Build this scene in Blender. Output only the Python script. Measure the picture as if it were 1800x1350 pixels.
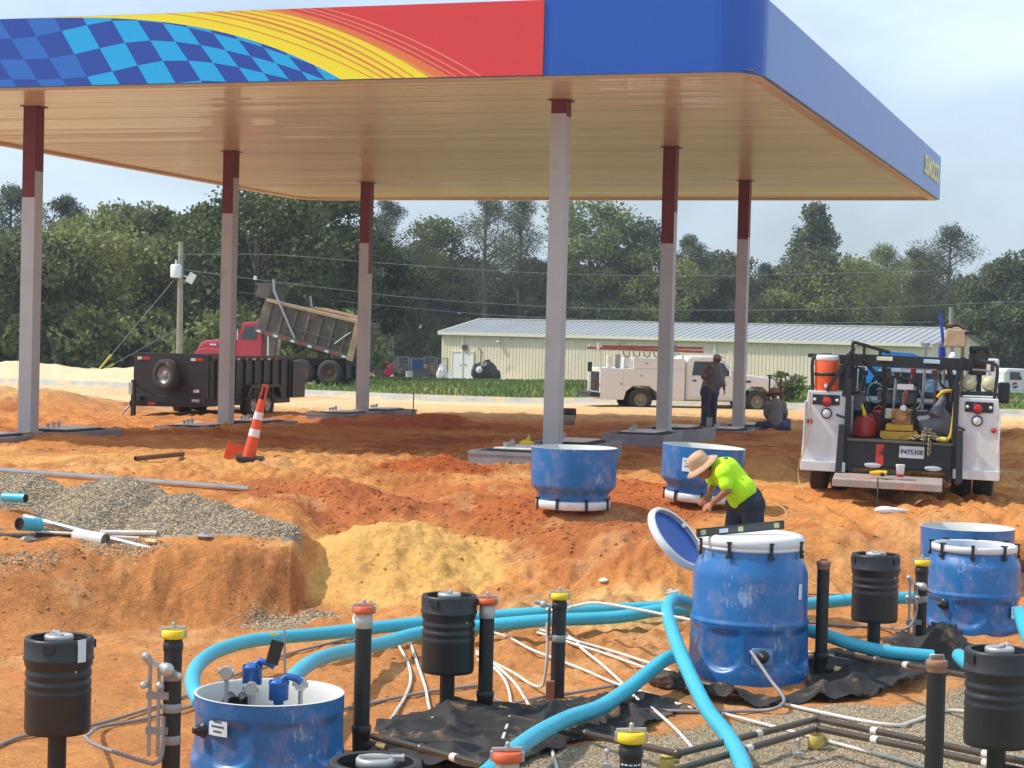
import bpy, math, random
import numpy as np
from mathutils import Vector, Matrix
R = math.radians
S = bpy.context.scene
for o in list(bpy.data.objects): bpy.data.objects.remove(o)
COL = S.collection
rng = random.Random(7)

# ---------------------------------------------------------------- camera
F, PITCH, ROLL, HC = 3312.0, -0.0249, 0.0252, 1.95
cp, sp, cr, sr = math.cos(PITCH), math.sin(PITCH), math.cos(ROLL), math.sin(ROLL)
_f = Vector((0, cp, sp)); _u0 = Vector((0, -sp, cp)); _r0 = Vector((1, 0, 0))
_r = cr*_r0 + sr*_u0; _u = cr*_u0 - sr*_r0
cam_d = bpy.data.cameras.new('camera'); cam = bpy.data.objects.new('camera', cam_d); COL.objects.link(cam)
M = Matrix.Identity(4)
for i in range(3):
    M[i][0] = _r[i]; M[i][1] = _u[i]; M[i][2] = -_f[i]
M[2][3] = HC
cam.matrix_world = M
cam_d.sensor_width = 36.0; cam_d.lens = F/1800*36; cam_d.clip_end = 6000; cam_d.clip_start = 0.1
S.camera = cam

def ray(px, py):
    d = _f*F + _r*(px-900) - _u*(py-675)
    return d/d.y
def W(px, py, D):
    d = ray(px, py)*D
    return Vector((d.x, d.y, d.z+HC))
def G(px, py, z):
    d = ray(px, py); t = (z-HC)/d.z
    return Vector((d.x*t, d.y*t, z))
def PR(p):
    q = Vector(p) - Vector((0, 0, HC)); d = q.dot(_f)
    return 900+F*q.dot(_r)/d, 675-F*q.dot(_u)/d

# ---------------------------------------------------------------- sky, sun, exposure
SUN_EL, SUN_AZ = R(52), math.atan2(-0.99, 0.02)     # azimuth of the sun measured from +Y clockwise
wd = bpy.data.worlds.new('World'); S.world = wd; wd.use_nodes = True
nt = wd.node_tree; N = nt.nodes; L = nt.links
for n in list(N): N.remove(n)
out = N.new('ShaderNodeOutputWorld'); bg = N.new('ShaderNodeBackground')
sky = N.new('ShaderNodeTexSky'); sky.sky_type = 'NISHITA'; sky.sun_disc = False
sky.sun_elevation = SUN_EL; sky.sun_rotation = SUN_AZ
sky.air_density = 1.0; sky.dust_density = 2.4; sky.ozone_density = 1.5
tc = N.new('ShaderNodeTexCoord'); mp = N.new('ShaderNodeMapping'); mp.inputs['Scale'].default_value = (1.3, 1.3, 3.2)
mp.inputs['Rotation'].default_value = (0.12, 0.2, 0.4)
nz = N.new('ShaderNodeTexNoise'); nz.inputs['Scale'].default_value = 2.6; nz.inputs['Detail'].default_value = 6; nz.inputs['Roughness'].default_value = .52
nz.inputs['Distortion'].default_value = .5
rp = N.new('ShaderNodeValToRGB'); rp.color_ramp.elements[0].position = .36; rp.color_ramp.elements[1].position = .74
rp.color_ramp.elements[0].color = (.34, .34, .34, 1); rp.color_ramp.elements[1].color = (.86, .86, .86, 1)
mx = N.new('ShaderNodeMixRGB'); mx.inputs['Color2'].default_value = (9.0, 11.2, 13.6, 1)     # thin white cloud
L.new(tc.outputs['Generated'], mp.inputs['Vector']); L.new(mp.outputs[0], nz.inputs['Vector']); L.new(nz.outputs['Fac'], rp.inputs[0])
L.new(rp.outputs[0], mx.inputs['Fac']); L.new(sky.outputs[0], mx.inputs['Color1']); L.new(mx.outputs[0], bg.inputs['Color'])
bg.inputs['Strength'].default_value = 0.092; L.new(bg.outputs[0], out.inputs['Surface'])
sun_d = bpy.data.lights.new('sun', 'SUN'); sun_o = bpy.data.objects.new('sun', sun_d); COL.objects.link(sun_o)
sun_d.energy = 3.3; sun_d.angle = R(1.2); sun_d.color = (1.0, .94, .85)
sdir = Vector((math.sin(SUN_AZ)*math.cos(SUN_EL), math.cos(SUN_AZ)*math.cos(SUN_EL), math.sin(SUN_EL)))
sun_o.rotation_euler = sdir.to_track_quat('Z', 'Y').to_euler()
sun_o.location = (0, 0, 30)
S.view_settings.view_transform = 'Standard'; S.view_settings.look = 'None'; S.view_settings.gamma = 1
S.view_settings.use_curve_mapping = False; S.view_settings.exposure = 0.28
S.render.engine = 'CYCLES'

# ---------------------------------------------------------------- materials
MAT = {}
def mat(name, col, rough=.6, metal=0., var=.12, vs=6., bump=0., bs=40., dirt=None, ds=3., dthr=.55, spec=.5, coat=0., trans=0.):
    """principled material with noise colour variation, optional dirt patches and bump (object coordinates)"""
    if name in MAT: return MAT[name]
    m = bpy.data.materials.new(name); m.use_nodes = True; nt = m.node_tree; N = nt.nodes; L = nt.links
    b = N['Principled BSDF']; b.inputs['Roughness'].default_value = rough; b.inputs['Metallic'].default_value = metal
    b.inputs['Specular IOR Level'].default_value = spec; b.inputs['Coat Weight'].default_value = coat
    tc = N.new('ShaderNodeTexCoord')
    cur = None
    nz = N.new('ShaderNodeTexNoise'); nz.inputs['Scale'].default_value = vs; nz.inputs['Detail'].default_value = 5
    L.new(tc.outputs['Object'], nz.inputs['Vector'])
    mr = N.new('ShaderNodeMapRange'); mr.inputs[1].default_value = .3; mr.inputs[2].default_value = .7
    mr.inputs[3].default_value = 1-var; mr.inputs[4].default_value = 1+var
    L.new(nz.outputs['Fac'], mr.inputs[0])
    mu = N.new('ShaderNodeVectorMath'); mu.operation = 'SCALE'; mu.inputs[0].default_value = col[:3]; L.new(mr.outputs[0], mu.inputs['Scale'])
    cur = mu.outputs[0]
    if dirt is not None:
        n2 = N.new('ShaderNodeTexNoise'); n2.inputs['Scale'].default_value = ds; n2.inputs['Detail'].default_value = 8; n2.inputs['Roughness'].default_value = .65
        L.new(tc.outputs['Object'], n2.inputs['Vector'])
        r2 = N.new('ShaderNodeMapRange'); r2.inputs[1].default_value = dthr; r2.inputs[2].default_value = dthr+.1
        L.new(n2.outputs['Fac'], r2.inputs[0])
        mi = N.new('ShaderNodeMixRGB'); L.new(r2.outputs[0], mi.inputs['Fac']); L.new(cur, mi.inputs['Color1'])
        mi.inputs['Color2'].default_value = (*dirt, 1); cur = mi.outputs[0]
    L.new(cur, b.inputs['Base Color'])
    if bump:
        n3 = N.new('ShaderNodeTexNoise'); n3.inputs['Scale'].default_value = bs; n3.inputs['Detail'].default_value = 4
        L.new(tc.outputs['Object'], n3.inputs['Vector'])
        bp = N.new('ShaderNodeBump'); bp.inputs['Strength'].default_value = bump; bp.inputs['Distance'].default_value = .02
        L.new(n3.outputs['Fac'], bp.inputs['Height']); L.new(bp.outputs[0], b.inputs['Normal'])
    if trans:
        b.inputs['Transmission Weight'].default_value = trans
    MAT[name] = m
    return m

# ---------------------------------------------------------------- mesh builder
class MB:
    def __init__(s, M=None):
        s.v = []; s.f = []; s.m = []; s.sm = []; s.M = M or Matrix.Identity(4); s.mi = 0
    def add(s, vs, fs, smooth=False, M=None):
        o = len(s.v); T = s.M @ M if M is not None else s.M
        s.v += [tuple(T @ Vector(v)) for v in vs]
        for f in fs:
            s.f.append(tuple(i+o for i in f)); s.m.append(s.mi); s.sm.append(smooth)
        return s
    def box(s, c, d, rot=None, taper=None):
        x, y, z = [k/2 for k in d]; vs = []
        for zz in (-z, z):
            t = taper if (taper and zz > 0) else 1
            for xx, yy in ((-x, -y), (x, -y), (x, y), (-x, y)): vs.append((xx*t, yy*t, zz))
        T = Matrix.Translation(c)
        if rot: T = T @ Matrix.Rotation(rot[2], 4, 'Z') @ Matrix.Rotation(rot[1], 4, 'Y') @ Matrix.Rotation(rot[0], 4, 'X')
        return s.add(vs, [(0, 3, 2, 1), (4, 5, 6, 7), (0, 1, 5, 4), (1, 2, 6, 5), (2, 3, 7, 6), (3, 0, 4, 7)], M=T)
    def bar(s, a, b, w, h=None, up=(0, 0, 1)):
        a = Vector(a); b = Vector(b); h = h or w; d = (b-a); ln = d.length; d.normalize()
        up = Vector(up)
        if abs(d.dot(up)) > .98: up = Vector((1, 0, 0))
        x = d.cross(up).normalized(); z = x.cross(d)
        T = Matrix.Identity(4)
        for i in range(3): T[i][0] = x[i]; T[i][1] = d[i]; T[i][2] = z[i]; T[i][3] = (a+b)[i]/2
        vs = []
        for zz in (-h/2, h/2):
            for xx, yy in ((-w/2, -ln/2), (w/2, -ln/2), (w/2, ln/2), (-w/2, ln/2)): vs.append((xx, yy, zz))
        return s.add(vs, [(0, 3, 2, 1), (4, 5, 6, 7), (0, 1, 5, 4), (1, 2, 6, 5), (2, 3, 7, 6), (3, 0, 4, 7)], M=T)
    def tube(s, pts, r, n=10, cap=True, hollow=False):
        pts = [Vector(p) for p in pts]; k = len(pts); rs = r if isinstance(r, (list, tuple)) else [r]*k
        vs = []; fs = []; x = None
        for i, p in enumerate(pts):
            d = (pts[min(i+1, k-1)]-pts[max(i-1, 0)]).normalized()
            if x is None:
                a = Vector((0, 0, 1)) if abs(d.z) < .9 else Vector((1, 0, 0)); x = d.cross(a).normalized()
            x = (x - d*x.dot(d)).normalized(); y = d.cross(x)
            for j in range(n):
                t = 2*math.pi*j/n; vs.append(p+(x*math.cos(t)+y*math.sin(t))*rs[i])
        for i in range(k-1):
            for j in range(n):
                j2 = (j+1) % n; fs.append((i*n+j, i*n+j2, (i+1)*n+j2, (i+1)*n+j))
        s.add(vs, fs, True)
        if cap: s.add([vs[i] for i in range(n)], [tuple(range(n))[::-1]]); s.add(vs[-n:], [tuple(range(n))])
        return s
    def cyl(s, a, b, r, r2=None, n=20, cap=True):
        return s.tube([a, b], [r, r if r2 is None else r2], n, cap)
    def lathe(s, prof, n=48, c=(0, 0, 0), mod=None, M=None):
        """prof: list of (r, z); mod(theta, z) multiplies the radius"""
        vs = []; fs = []
        for r, z in prof:
            for j in range(n):
                t = 2*math.pi*j/n; q = r*(mod(t, z) if mod else 1)
                vs.append((c[0]+q*math.cos(t), c[1]+q*math.sin(t), c[2]+z))
        for i in range(len(prof)-1):
            for j in range(n):
                j2 = (j+1) % n; fs.append((i*n+j, i*n+j2, (i+1)*n+j2, (i+1)*n+j))
        return s.add(vs, fs, True, M)
    def sph(s, c, r, n=12, m=8, M=None):
        r = r if isinstance(r, (list, tuple)) else (r, r, r); vs = []; fs = []
        for i in range(m+1):
            a = math.pi*i/m
            for j in range(n):
                t = 2*math.pi*j/n
                vs.append((c[0]+r[0]*math.sin(a)*math.cos(t), c[1]+r[1]*math.sin(a)*math.sin(t), c[2]-r[2]*math.cos(a)))
        for i in range(m):
            for j in range(n):
                j2 = (j+1) % n; fs.append((i*n+j, i*n+j2, (i+1)*n+j2, (i+1)*n+j))
        return s.add(vs, fs, True, M)
    def prism(s, poly, y0, y1, ax='y', M=None):
        """poly in the (x,z) plane extruded along y (ax='y') or in (y,z) along x (ax='x') or (x,y) along z"""
        n = len(poly)
        def P(a, b, t): return {'y': (a, t, b), 'x': (t, a, b), 'z': (a, b, t)}[ax]
        vs = [P(a, b, y0) for a, b in poly]+[P(a, b, y1) for a, b in poly]
        fs = [tuple(range(n))[::-1], tuple(range(n, 2*n))]+[(i, (i+1) % n, n+(i+1) % n, n+i) for i in range(n)]
        return s.add(vs, fs, M=M)
    def build(s, name, mats, parent=None, label=None, bevel=0, smooth_all=False, mods=None):
        me = bpy.data.meshes.new(name); me.from_pydata(s.v, [], s.f)
        if not isinstance(mats, (list, tuple)): mats = [mats]
        for m in mats: me.materials.append(m)
        me.polygons.foreach_set('material_index', s.m)
        me.polygons.foreach_set('use_smooth', [True]*len(s.f) if smooth_all else s.sm)
        me.update()
        import bmesh
        bm = bmesh.new(); bm.from_mesh(me); bmesh.ops.recalc_face_normals(bm, faces=bm.faces[:]) if len(s.f) < 60000 else None; bm.to_mesh(me); bm.free()
        o = bpy.data.objects.new(name, me); COL.objects.link(o)
        if parent: o.parent = parent
        if label: o['label'] = label
        if bevel:
            b = o.modifiers.new('bevel', 'BEVEL'); b.width = bevel; b.segments = 2; b.limit_method = 'ANGLE'; b.angle_limit = R(50)
        return o

def tag(o, label, cat, group=None, kind=None):
    if label: o['label'] = label
    if cat: o['category'] = cat
    if group: o['group'] = group
    if kind: o['kind'] = kind
    return o
def thing(name, label, cat, loc=(0, 0, 0), rz=0, group=None):
    o = bpy.data.objects.new(name, None); COL.objects.link(o); o.empty_display_size = .3
    o.location = loc; o.rotation_euler = (0, 0, rz); return tag(o, label, cat, group)
def copy_tree(o, parent=None):
    c = o.copy(); COL.objects.link(c); c.parent = parent
    for ch in list(o.children): copy_tree(ch, c)
    return c
def smooth_path(pts, k=6):
    """Catmull-Rom through the points"""
    P = [Vector(p) for p in pts]; P = [P[0]*2-P[1]]+P+[P[-1]*2-P[-2]]; o = []
    for i in range(1, len(P)-2):
        for t in range(k):
            t /= k; a, b, c, d = P[i-1:i+3]
            o.append(.5*((2*b)+(c-a)*t+(2*a-5*b+4*c-d)*t*t+(3*b-a-3*c+d)*t**3))
    o.append(P[-2]); return o
def text_mb(txt, size, depth=.004, shear=0, spacing=1.0, bold=0):
    """lettering as a mesh in the XY plane, centred"""
    cu = bpy.data.curves.new('lettering', 'FONT'); cu.body = txt; cu.size = size; cu.extrude = depth/2; cu.shear = shear
    cu.space_character = spacing; cu.offset = bold; cu.align_x = 'CENTER'; cu.align_y = 'CENTER'; cu.resolution_u = 3
    o = bpy.data.objects.new('lettering', cu); COL.objects.link(o)
    dg = bpy.context.evaluated_depsgraph_get(); me = bpy.data.meshes.new_from_object(o.evaluated_get(dg))
    vs = [tuple(v.co) for v in me.vertices]; fs = [tuple(p.vertices) for p in me.polygons]
    bpy.data.objects.remove(o); bpy.data.curves.remove(cu); bpy.data.meshes.remove(me)
    return vs, fs
# ---------------------------------------------------------------- ground
def _h(ix, iy, s):
    a = (ix.astype(np.int64)*374761393 + iy.astype(np.int64)*668265263 + s*1442695041) & 0x7fffffff
    a = ((a ^ (a >> 13))*1274126177) & 0x7fffffff
    return ((a ^ (a >> 16)) & 0xffff)/65535.0
def vnoise(x, y, s=0):
    ix = np.floor(x); iy = np.floor(y); fx = x-ix; fy = y-iy
    fx = fx*fx*fx*(fx*(fx*6-15)+10); fy = fy*fy*fy*(fy*(fy*6-15)+10)
    a = _h(ix, iy, s); b = _h(ix+1, iy, s); c = _h(ix, iy+1, s); d = _h(ix+1, iy+1, s)
    return (a*(1-fx)+b*fx)*(1-fy)+(c*(1-fx)+d*fx)*fy
def fbm(x, y, sc, o=5, g=.5, s=0):
    v = 0; a = 1; t = 0
    for i in range(o):
        c_, s_ = math.cos(i*1.1), math.sin(i*1.1)
        v = v+a*(vnoise((x*c_-y*s_)/sc+17.3*i, (x*s_+y*c_)/sc-9.1*i, s+i)*2-1); t += a; a *= g; sc *= .5
    return v/t
def ss(a, b, x):
    t = np.clip((x-a)/(b-a), 0, 1); return t*t*(3-2*t)
PU = [-900, -300, 0, 150, 300, 420, 520, 580, 620, 700, 800, 900, 1000, 1100, 1200, 1300, 1400, 1500, 1600, 1800, 2700]
PF = [15.5, 16.4, 16.6, 17.4, 18.1, 18.3, 18.6, 19.2, 19.7, 20.0, 20.0, 19.8, 19.3, 18.9, 18.6, 18.6, 18.8, 19.1, 19.3, 19.3, 19]
PL = [18.0, 18.3, 19.0, 19.0, 18.9, 19.1, 19.6, 21.2, 22.6, 22.8, 22.6, 22.2, 21.0, 20.4, 20.6, 21.0, 21.5, 22, 22, 22, 22]
PZ = [-.1, -.2, -.30, -.30, -.30, -.30, -.28, -.38, -.48, -.48, -.38, -.2, -.15, -.12, -.1, -.1, -.08, -.05, -.05, -.05, 0]
PB = [-.9, -.9, -.93, -.95, -.95, -.95, -.93, -.88, -.85, -.8, -.78, -.75, -.72, -.7, -.68, -.7, -.72, -.75, -.78, -.8, -.8]
CONES = [  # x, y, peak z, slope, squash y
    (-1.36, 20.7, -.04, .48, 1.0), (-.92, 20.8, -.10, .46, 1.0), (-.4, 20.9, -.32, .42, 1.0),
    (-2.2, 23.3, .24, .40, 1.0), (-1.45, 23.0, .04, .34, 1.0), (-2.75, 23.4, .07, .3, 1.), (-.5, 23.4, .08, .3, 1), (.1, 22.9, .0, .3, 1), (-.2, 24.6, .14, .3, 1), (2.3, 23.6, .12, .3, 1), (-4.4, 25.5, .12, .25, 1), (-6.0, 27, .15, .2, 1.3),
    (-.96, 26.5, .27, .30, 1.2), (-1.6, 27.4, .10, .2, 1.2), (.55, 23.6, .06, .25, 1), (1.35, 24.6, .20, .3, 1.1), (1.2, 22.2, .08, .3, 1.0), (.75, 21.7, .04, .3, 1.),
    (-1.9, 44.0, .16, .18, 1.5), (-3.2, 45, .05, .12, 1.5), (1.9, 38.5, .10, .15, 1.2), (.35, 33.0, .12, .12, 1.2), (-4.0, 37.5, .10, .10, 1.5), (-7.4, 31.5, .18, .16, 1.5), (-6.0, 32., .15, .14, 1.5),
    (-4.6, 31.0, .1, .12, 1.4), (-13.5, 50.0, .30, .16, 1.2), (-11.9, 48.0, .35, .18, 1.2), (10.6, 37.5, .45, .22, 1.3), (5.8, 30.5, .15, .13, 1.2), (4.1, 29.5, .2, .15, 1.2), (2.5, 28.5, .1, .15, 1.2),
    (-22, 84, .35, .12, 2), (-17, 85, .2, .1, 2), (-27, 83, .3, .12, 2), (-19.5, 82.5, .15, .14, 1.5), (-24.5, 82.5, .25, .14, 1.5),
]
def gravel_ridge(x, y):
    ax, ay, bx, by = -5.6, 21.5, -2.15, 19.75
    t = np.clip(((x-ax)*(bx-ax)+(y-ay)*(by-ay))/((bx-ax)**2+(by-ay)**2), -.6, 1)
    d = np.hypot(x-ax-t*(bx-ax), y-ay-t*(by-ay))
    zr = np.interp(t, [-.6, 0, .08, .18, .27, .36, .44, .52, .62, .7, .85, .97, 1], [.16, .26, .27, .12, .22, .32, .30, .14, .17, .10, .02, -.10, -.24])
    over = np.maximum(0, ((x-bx)*(bx-ax)+(y-by)*(by-ay))/math.hypot(bx-ax, by-ay))
    return zr-d*.46-over*1.5, d
def far_drop(x, y):
    return ss(33, 46, y)*-.18*(1-.6*ss(0, 4, x))+ss(46, 62, y)*-.05+np.interp(y, [78, 100, 145, 220], [0, -.5, -1.4, -1.6])*ss(-26, -14, x)
TRACKS = [((-9, 24.6), (-4, 25.6), (1, 26.2), (5, 25.4), (9, 24.6)), ((-9, 29), (-3, 28.4), (2, 26.5), (4.3, 24.5), (4.9, 21.8)), ((9, 21.5), (6.2, 22.6), (5.6, 25), (5.2, 29)), ((-12, 58), (-2, 54), (8, 53), (18, 54)), ((-10, 52), (0, 50), (10, 49.5), (18, 50)), ((-14, 38), (-6, 35.5), (2, 34.5), (9, 34))]
def tracks(x, y):
    out_ = np.zeros_like(x); near = (y > 20) & (y < 62) & (np.abs(x) < 20)
    xs, ys = x[near], y[near]; acc = np.zeros_like(xs)
    for T_ in TRACKS:
        P_ = smooth_path([Vector((a, b, 0)) for a, b in T_], 7); best = np.full(len(xs), 9.); ts = np.zeros(len(xs)); run = 0
        for a, b in zip(P_[:-1], P_[1:]):
            dx, dy = b.x-a.x, b.y-a.y; l = math.hypot(dx, dy); t = np.clip(((xs-a.x)*dx+(ys-a.y)*dy)/l/l, 0, 1)
            sd = ((xs-a.x)*dy-(ys-a.y)*dx)/l; dd = np.hypot(xs-a.x-t*dx, ys-a.y-t*dy); k = dd < best
            best = np.where(k, dd, best); ts = np.where(k, run+t*l, ts); run += l
        w = np.exp(-((best-.82)/.13)**4); acc = acc-w*(.055+.016*np.cos(ts*2*math.pi/.13+best*25))+.035*np.exp(-((np.abs(best-.82)-.24)/.07)**2)
    out_[near] = acc; return out_
def zt(x, y):
    x = np.asarray(x, float); y = np.asarray(y, float)
    yy = np.maximum(y, 1.)
    u = x/yy*3312+900
    wob = .42*fbm(x, y*.6, 1.5, 5, .55, 11)+.10*fbm(x, y*.4, .35, 3, .6, 13)
    D = y+wob*.7
    Fd = np.interp(u, PU, PF); Ld = np.interp(u, PU, PL); Z = np.interp(u, PU, PZ); B = np.interp(u, PU, PB)
    fl = -.97+(B+.97)*ss(15, 18.2, y)
    z = fl+(Z-fl)*ss(0, 1, (D-Fd)/(Ld-Fd))**.8
    z = np.where(D > Ld, Z+(0-Z)*ss(0, 3.2, D-Ld), z)
    z = np.where(y < 8, -.97+1.1*ss(7.6, 5.2, y), z)
    far = far_drop(x, y)
    z = z+far
    rough = ss(12.5, 19, y)*(1-ss(46, 60, y))
    z = z+rough*.07*fbm(x, y, 2.6, 4, .5, 3)+rough*.07*np.abs(fbm(x, y, .9, 4, .55, 5))
    z = z+.012*fbm(x, y, .35, 3, .6, 9)*(1-ss(50, 60, y))+.05*fbm(x, y, 6, 2, .5, 31)*ss(64, 80, y)
    pitr = 1-ss(17, 19, y)
    z = z+pitr*.05*fbm(x, y, 1.3, 4, .5, 21)
    dn = .1*fbm(x, y, .7, 4, .55, 41)
    for cx, cy, pz, sl, sq in CONES:
        d = np.hypot(x-cx, (y-cy)/sq)
        c = pz-np.sqrt(d*d+.02)*sl+dn*np.minimum(1, .3+d)*.9
        z = np.maximum(z, np.where(c > z-.12, z+np.log1p(np.exp(np.clip((c-z)/.03, -30, 30)))*.03, z))
    g, gd = gravel_ridge(x, y)
    z = np.maximum(z, g+.03*fbm(x, y, .6, 3, .5, 51))
    fc_ = np.exp(-((y-18.6)/.7)**2)*(1-ss(580, 640, u)); z = z+fc_*(.10*fbm(x, y*.5, .9, 3, .5, 63)+.08*np.abs(fbm(x, y, .32, 4, .6, 64)))
    # lumps on the bank face and tyre ruts
    band = np.exp(-((y-Ld+.3)/.8)**2)
    z = z+band*.06*np.abs(fbm(x, y, .28, 4, .6, 61))
    dist = ss(-.15, .35, fbm(x, y, 3.2, 3, .5, 201))*rough+.5*rough
    bill = np.abs(fbm(x, y, .55, 4, .62, 203)); z = z+dist*(.10*bill+.05*np.abs(fbm(x, y, .2, 2, .6, 205)))-.03*rough
    z = z+tracks(x, y)
    ruts = 0*ss(23.5, 26, y)*(1-ss(60, 70, y))
    q = (y-.22*x+.6*fbm(x, y, 7, 2, .5, 71))
    z = z-ruts*.035*np.maximum(0, np.cos(q*2*math.pi/1.9))**8*ss(.35, .6, vnoise(x/6, y/9, 72))
    return z
def zg(x, y): return float(zt(np.array([x]), np.array([y]))[0])
def GT(px, py, lo=8., hi=120.):
    """where the view line of a photo point meets the ground"""
    d = ray(px, py); ys = np.linspace(lo, hi, 4000); g = zt(ys*d.x, ys); zr = HC+ys*d.z
    k = np.argmax(zr < g); y = ys[k]; return Vector((d.x*y, y, g[k]))

rows = [4.0]
while rows[-1] < 900:
    y_ = rows[-1]; st = .0022 if 11 < y_ < 30 else (.0035 if y_ < 70 else .02)
    rows.append(y_*(1+st) if y_ > 8 else y_+.1)
rows = np.array(rows); tt = np.linspace(-1, 1, 760); cols = np.sign(tt)*(.42*np.abs(tt)+.30*np.abs(tt)**4)
YY, CC = np.meshgrid(rows, cols, indexing='ij'); XX = YY*CC
ZZ = zt(XX.ravel(), YY.ravel()).reshape(XX.shape)
def lin(r, g, b): return np.array([((c/255)/12.92 if c/255 <= .04045 else ((c/255+.055)/1.055)**2.4) for c in (r, g, b)])
def zone_colour(x, y, z):
    u = x/np.maximum(y, 1)*3312+900
    def C(a): return np.array(a)[None, :]
    A_or, A_yel, A_red, A_pale, A_pit = [lin(*c) for c in ((206, 138, 78), (218, 162, 96), (170, 96, 54), (226, 198, 152), (198, 134, 80))]
    n1 = fbm(x, y, 3.5, 4, .55, 101)[:, None]; n2 = fbm(x, y, 1.2, 4, .6, 111)[:, None]; n3 = fbm(x, y, 9, 3, .5, 121)[:, None]
    c = C(A_or)+np.zeros((len(x), 3))
    def mixc(c, col, w): return c*(1-w)+C(col)*w
    c = mixc(c, A_yel, ss(-.05, .35, n1))
    c = mixc(c, A_red, ss(.12, .42, n2+.35*n3)*.75*ss(18, 22, y)[:, None])
    # red clay stirred up round the columns
    red = (np.exp(-((y-33)/4.5)**2)+np.exp(-((y-43)/2.5)**2))*(1-ss(-3, 12, x)*.25)
    c = mixc(c, A_red, np.clip(red[:, None]*ss(-.5, .25, n1+n2*.5), 0, 1)*.85)
    c = mixc(c, A_yel, (np.exp(-((y-27.5)/2.2)**2)*(1-ss(-3, 0, x)))[:, None]*.8)
    c = mixc(c, A_pale, np.clip(ss(45, 56, y)[:, None]*(.75+.6*n3), 0, 1))
    pit = (1-ss(17.5, 19.5, y))[:, None]; c = mixc(c, A_pit, pit*.9); c = mixc(c, lin(188, 122, 72), np.clip(pit*ss(0., .5, n2), 0, 1)*.6)
    uu0 = x/np.maximum(y, 1)*3312+900
    dug = ss(700, 780, uu0)*(1-ss(1180, 1300, uu0))*ss(20.6, 21.2, y)*(1-ss(23.4, 25, y)); c = mixc(c, lin(176, 100, 56), np.clip(dug*(.55+1.2*n2[:, 0]), 0, .9)[:, None])
    # heaps
    for cx, cy, r, col, k in ((-2.1, 23.3, 1.6, (178, 102, 60), .9), (-.96, 26.5, 1.1, (170, 84, 42), .9), (.95, 22.4, 1.5, (178, 98, 54), .85), (1.35, 24.6, 1.2, (185, 98, 50), .8),
                              (.9, 18.4, 1.1, (218, 174, 116), .9), (-1.9, 44, 3, (180, 96, 52), .8), (-13.5, 50, 4, (196, 150, 96), .7)):
        d = np.hypot(x-cx, y-cy)+.35*n2[:, 0]; c = mixc(c, lin(*col), (k*(1-ss(r*.75, r*1.1, d)))[:, None])
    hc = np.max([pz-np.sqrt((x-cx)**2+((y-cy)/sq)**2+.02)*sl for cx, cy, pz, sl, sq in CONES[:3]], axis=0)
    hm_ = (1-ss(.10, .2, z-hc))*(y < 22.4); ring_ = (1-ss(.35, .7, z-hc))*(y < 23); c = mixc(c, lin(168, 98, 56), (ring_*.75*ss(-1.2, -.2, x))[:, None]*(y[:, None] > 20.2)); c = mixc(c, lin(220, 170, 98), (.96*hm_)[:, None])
    g, gd = gravel_ridge(x, y)
    gw = (1-ss(.03, .07, z-g))*(y > 19.45-.06*x)*ss(-.25, -.05, fbm(x, y, .8, 3, .5, 131)+.5*(1.4-gd))*(1-ss(520, 545, x/np.maximum(y, 1)*3312+900))
    c = mixc(c, lin(164, 152, 134), np.clip(gw, 0, 1)[:, None])
    gf = np.clip(gravel_floor(x, y), 0, 1)[:, None]; c = mixc(c, lin(158, 145, 122), gf)
    uu = x/np.maximum(y, 1)*3312+900
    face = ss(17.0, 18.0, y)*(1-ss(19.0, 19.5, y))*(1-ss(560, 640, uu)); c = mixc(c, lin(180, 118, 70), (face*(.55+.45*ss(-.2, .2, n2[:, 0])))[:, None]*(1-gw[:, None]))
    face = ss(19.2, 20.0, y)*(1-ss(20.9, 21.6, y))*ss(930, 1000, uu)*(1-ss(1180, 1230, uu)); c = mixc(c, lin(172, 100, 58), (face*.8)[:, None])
    # dried pale crusts and damp patches
    cr_ = ss(.18, .34, fbm(x, y, .8, 5, .62, 221))*ss(12, 16, y)*(1-ss(40, 55, y)); c = mixc(c, lin(226, 182, 128), (cr_*.28*(1-hm_))[:, None]*(1-gw[:, None]))
    dm_ = ss(.2, .4, fbm(x, y, 1.7, 5, .6, 231))*(1-ss(30, 45, y)); c = mixc(c, lin(160, 98, 56), (dm_*.45*(1-hm_))[:, None]*(1-gw[:, None])*(1-gf))
    # verge and grassland
    gr = ss(64.5, 67, y+1.2*n1[:, 0])*ss(-9.5, -7.5, x+.02*(y-70)); c = mixc(c, lin(92, 112, 52), (gr*(.7+.3*ss(-.2, .2, n1[:, 0])))[:, None]); c = mixc(c, lin(60, 70, 40), ss(88, 96, y)[:, None]*(1-ss(-14, -10, x))[:, None])
    c = mixc(c, lin(225, 205, 165), (ss(70, 74, y)*(1-ss(-11, -9, x))*(1-ss(84, 90, y)))[:, None])
    return np.clip(c, .01, .9)
def gravel_floor(x, y):
    u = x/np.maximum(y, 1)*3312+900; n = fbm(x, y, .9, 4, .6, 141)
    edge = np.interp(u, [200, 560, 760, 900, 1100, 1250, 1400, 1600, 1800, 2600], [8, 9.5, 11.6, 12.9, 13.6, 14.4, 14.8, 15.2, 16.4, 17])
    a = 1-ss(-.12, .12, y-edge-.25*n)
    b = (1-ss(.35, .6, np.hypot((x+2.05)*1.0, (y-18.35)*1.5)+.25*n))
    return np.maximum(a, b)
V = np.stack([XX.ravel(), YY.ravel(), ZZ.ravel()], 1)
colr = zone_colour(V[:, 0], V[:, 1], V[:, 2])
nr, nc = XX.shape
idx = np.arange(nr*nc).reshape(nr, nc)
Fq = np.stack([idx[:-1, :-1], idx[:-1, 1:], idx[1:, 1:], idx[1:, :-1]], -1).reshape(-1, 4)
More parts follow.
